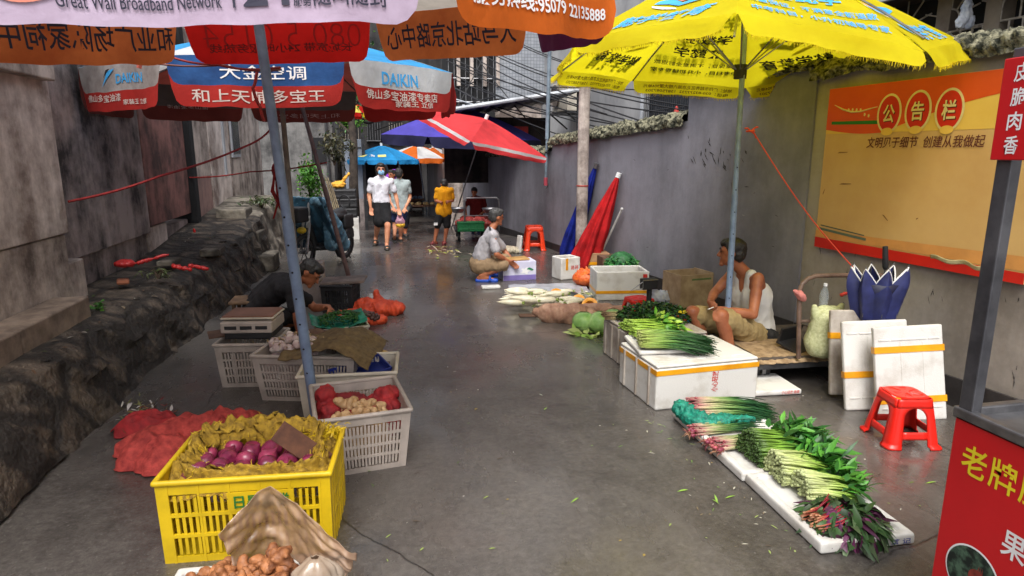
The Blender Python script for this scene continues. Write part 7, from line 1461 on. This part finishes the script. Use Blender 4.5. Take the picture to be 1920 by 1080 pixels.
for (c, d) in (((0, -.12, .09), (.5, .012, .18)), ((0, .1, .09), (.5, .012, .18)), ((-.25, 0, .09), (.012, .22, .18)), ((.25, 0, .09), (.012, .22, .18)), ((0, 0, .006), (.5, .22, .012)), ((0, -.13, .17), (.53, .02, .025)), ((0, -.128, .05), (.5, .012, .012))): mb.rbox(c, d, .004)
[mb.rbox((-.22 + .055 * k, -.127, .09), (.01, .012, .16), .003) for k in range(9)]; fuse(mb, 'basket_body', P_GRN, gb, .009, 0)
M_MEAT = mat('raw_meat', srgb(170, 76, 66), srgb(120, 30, 30), .35, 14, .3, 40)
for k, (x, y, z, l_) in enumerate(((-.16, .15, .42, 'red joint of meat at the left of the trolley'), (.05, .25, .44, 'pale red cut of meat in the middle of the trolley'), (.26, .12, .42, 'dark red cut of meat behind the lower steel rail'), (-.02, .5, .46, 'heap of meat at the back of the trolley'), (.28, .5, .46, 'round joint of meat at the back right of the trolley'))):
    blob_thing('meat', l_, 'meat', mt_.location + V((x, y, z - .1)), [((0, 0, 0), (.14, .12, .07)), ((.05, 0, .03), .06, (-.09, .03, .02), .05), ((0, 0, -.08), (.12, .1, .06))], M_MEAT, .013, .02, 16)
for (x, y, l_) in ((-.2, .55, 'steel bowl at the left of the meat trolley'), (.42, .3, 'steel bowl at the right of the meat trolley')):
    o = MB().lathe([(.001, -.06), (.1, -.05), (.16, .02), (.17, .05), (.155, .05), (.15, .03), (.001, -.03)], (0, 0, 0), 22).build('steel_bowl', M_STEEL, smooth=True); o.location = mt_.location + V((x, y, .56)); tag(o, l_, 'bowl')
# ------------------------------------------------------------------ plants
def foliage(name, label, cat, c, rad, n, cols, L, W, seed, trunk=None):
    rr = random.Random(seed); t = thing(name, label, cat, c); mb = MB(); lumps = [(V((rr.gauss(0, .5) * rad[0], rr.gauss(0, .5) * rad[1], rr.uniform(-.6, .8) * rad[2])), rr.uniform(.3, .6), rr.uniform(.7, 1.3)) for k in range(9)]
    for k in range(n):
        lp, s_, k1 = rr.choice(lumps); p = lp + V((rr.gauss(0, .35) * rad[0], rr.gauss(0, .35) * rad[1], rr.gauss(0, .35) * rad[2])) * s_ * 1.6
        d = V((rr.gauss(0, 1), rr.gauss(0, 1), rr.uniform(-.9, .7))); k0 = rr.uniform(.6, 1.3) * k1; mb.leaf(p, d, L * rr.uniform(.6, 1.3), W * rr.uniform(.6, 1.3), V((rr.gauss(0, .5), rr.gauss(0, .5), 1)), rr.uniform(0, .8), tuple(v * k0 for v in rr.choice(cols)))
    mb.build('crown', M_GREENS, t, smooth=True, fix=False); mb = MB()
    for k in range(5): q = rr.choice(lumps)[0]; b_ = trunk or V((0, 0, -rad[2])); mb.tube([b_, b_.lerp(q, .5) + V((0, 0, .05)), q], [.018, .012, .005], 5)
    mb.build('trunk', mat('bark', srgb(92, 76, 62), srgb(58, 48, 40), .9, 14), t); return t
GR = [srgb(70, 120, 44), srgb(50, 96, 36), srgb(96, 146, 56)]
foliage('ivy_bush', 'fresh green creeper hanging over the left bank behind the scooter', 'bush', A(580, 342, 12.6), (.28, .35, .42), 900, [srgb(78, 136, 44), srgb(104, 160, 58), srgb(58, 108, 36)], .07, .05, 31)
foliage('dry_vine', 'dark straggling vine with dry stalks above the creeper', 'vine', A(625, 272, 14.2), (.35, .4, .42), 500, [srgb(74, 76, 52), srgb(56, 62, 40), srgb(96, 90, 60)], .10, .04, 32)
foliage('wall_shrub', 'small bright shrub sprouting from the old grey house wall', 'shrub', A(662, 226, 19.3), (.26, .16, .28), 300, [srgb(104, 150, 60), srgb(76, 124, 46)], .11, .08, 33)
foliage('weed_tuft', 'small green weed at the end of the stone ledge', 'weed', A(186, 582, 5.55), (.06, .08, .06), 60, GR, .045, .035, 34)
foliage('weed_tuft', 'greyish weed tuft beside the red strip on the bank', 'weed', A(297, 512, 6.5), (.08, .08, .05), 80, [srgb(120, 128, 88), srgb(88, 100, 60)], .06, .015, 35)
foliage('weed_tuft', 'leafy weed where the dark bank meets the cement slope', 'weed', A(490, 380, 11.2), (.25, .3, .08), 160, [srgb(88, 100, 58), srgb(64, 84, 44)], .08, .03, 36)
foliage('weed_tuft', 'low creeping weed along the foot of the stone ledge', 'weed', A(150, 618, 5.1), (.06, .2, .04), 70, [srgb(60, 78, 36), srgb(44, 60, 30)], .03, .02, 37)
b_ = A(663, 345, 15.6); t_ = A(655, 190, 15.9); mb = MB(); mb.tube([V((0, 0, -.9)), V((0, 0, 0)), (t_ - b_) * .5 + V((.05, 0, 0)), t_ - b_, (t_ - b_) * 1.5], [.12, .11, .09, .08, .06], 10); t = thing('tree', 'bare dark tree trunk beside the metal door', 'tree', b_); mb.build('trunk', mat('dark_bark', srgb(72, 62, 54), srgb(40, 34, 30), .95, 9, .6, 30), t, smooth=True)
mb = MB(); [mb.tube([(t_ - b_) * f, (t_ - b_) * f + V((s * .4, .1, .4)), (t_ - b_) * f + V((s * .9, .2, .6))], [.04, .03, .01], 6) for f, s in ((.6, -1), (.9, 1), (1.2, -.8))]; mb.build('branch', mat('dark_bark', (.1, .1, .1)), t)
leaves_ = MB(); rr = random.Random(40)
for k in range(420): p = (t_ - b_) * rr.uniform(.9, 1.5) + V((rr.gauss(0, .5), rr.gauss(0, .3), rr.gauss(.2, .35))); leaves_.leaf(p, (rr.gauss(0, 1), rr.gauss(0, 1), rr.gauss(-.3, .6)), rr.uniform(.06, .14), rr.uniform(.04, .08), c=tuple(v * rr.uniform(.6, 1.3) for v in rr.choice(GR)))
leaves_.build('crown', M_GREENS, t, fix=False)
for k in range(9):
    b_ = A(606 + 5 * k, 372 + 3 * k, 12.9); d = V((U(-.3, -.12), .1, U(.55, .75))); o = MB().tube([(0, 0, -.35), d], [.012, .009], 6).build('dry_stalk', mat('straw_stalk', srgb(160, 146, 116), srgb(120, 104, 80), .8, 20)); o.location = b_; tag(o, 'pale dry stalk leaning in the row beside the creeper', 'stalk', 'dry stalks leaning beside the creeper')
t = thing('tyre', 'black tyre hung on the wall of the old grey house', 'tyre', A(690, 212, 19.35)); mb = MB(); mb.lathe([(.19, -.07), (.27, -.08), (.31, 0), (.27, .08), (.19, .07), (.19, -.07)], (0, 0, 0), 26, Matrix.Rotation(R(90), 3, 'X')); mb.build('tread', mat('tyre', (.016, .016, .017)), t, smooth=True)
bpy.data.scenes.remove(tmp)
for m_ in list(bpy.data.meshes):
    if m_.users == 0: bpy.data.meshes.remove(m_)
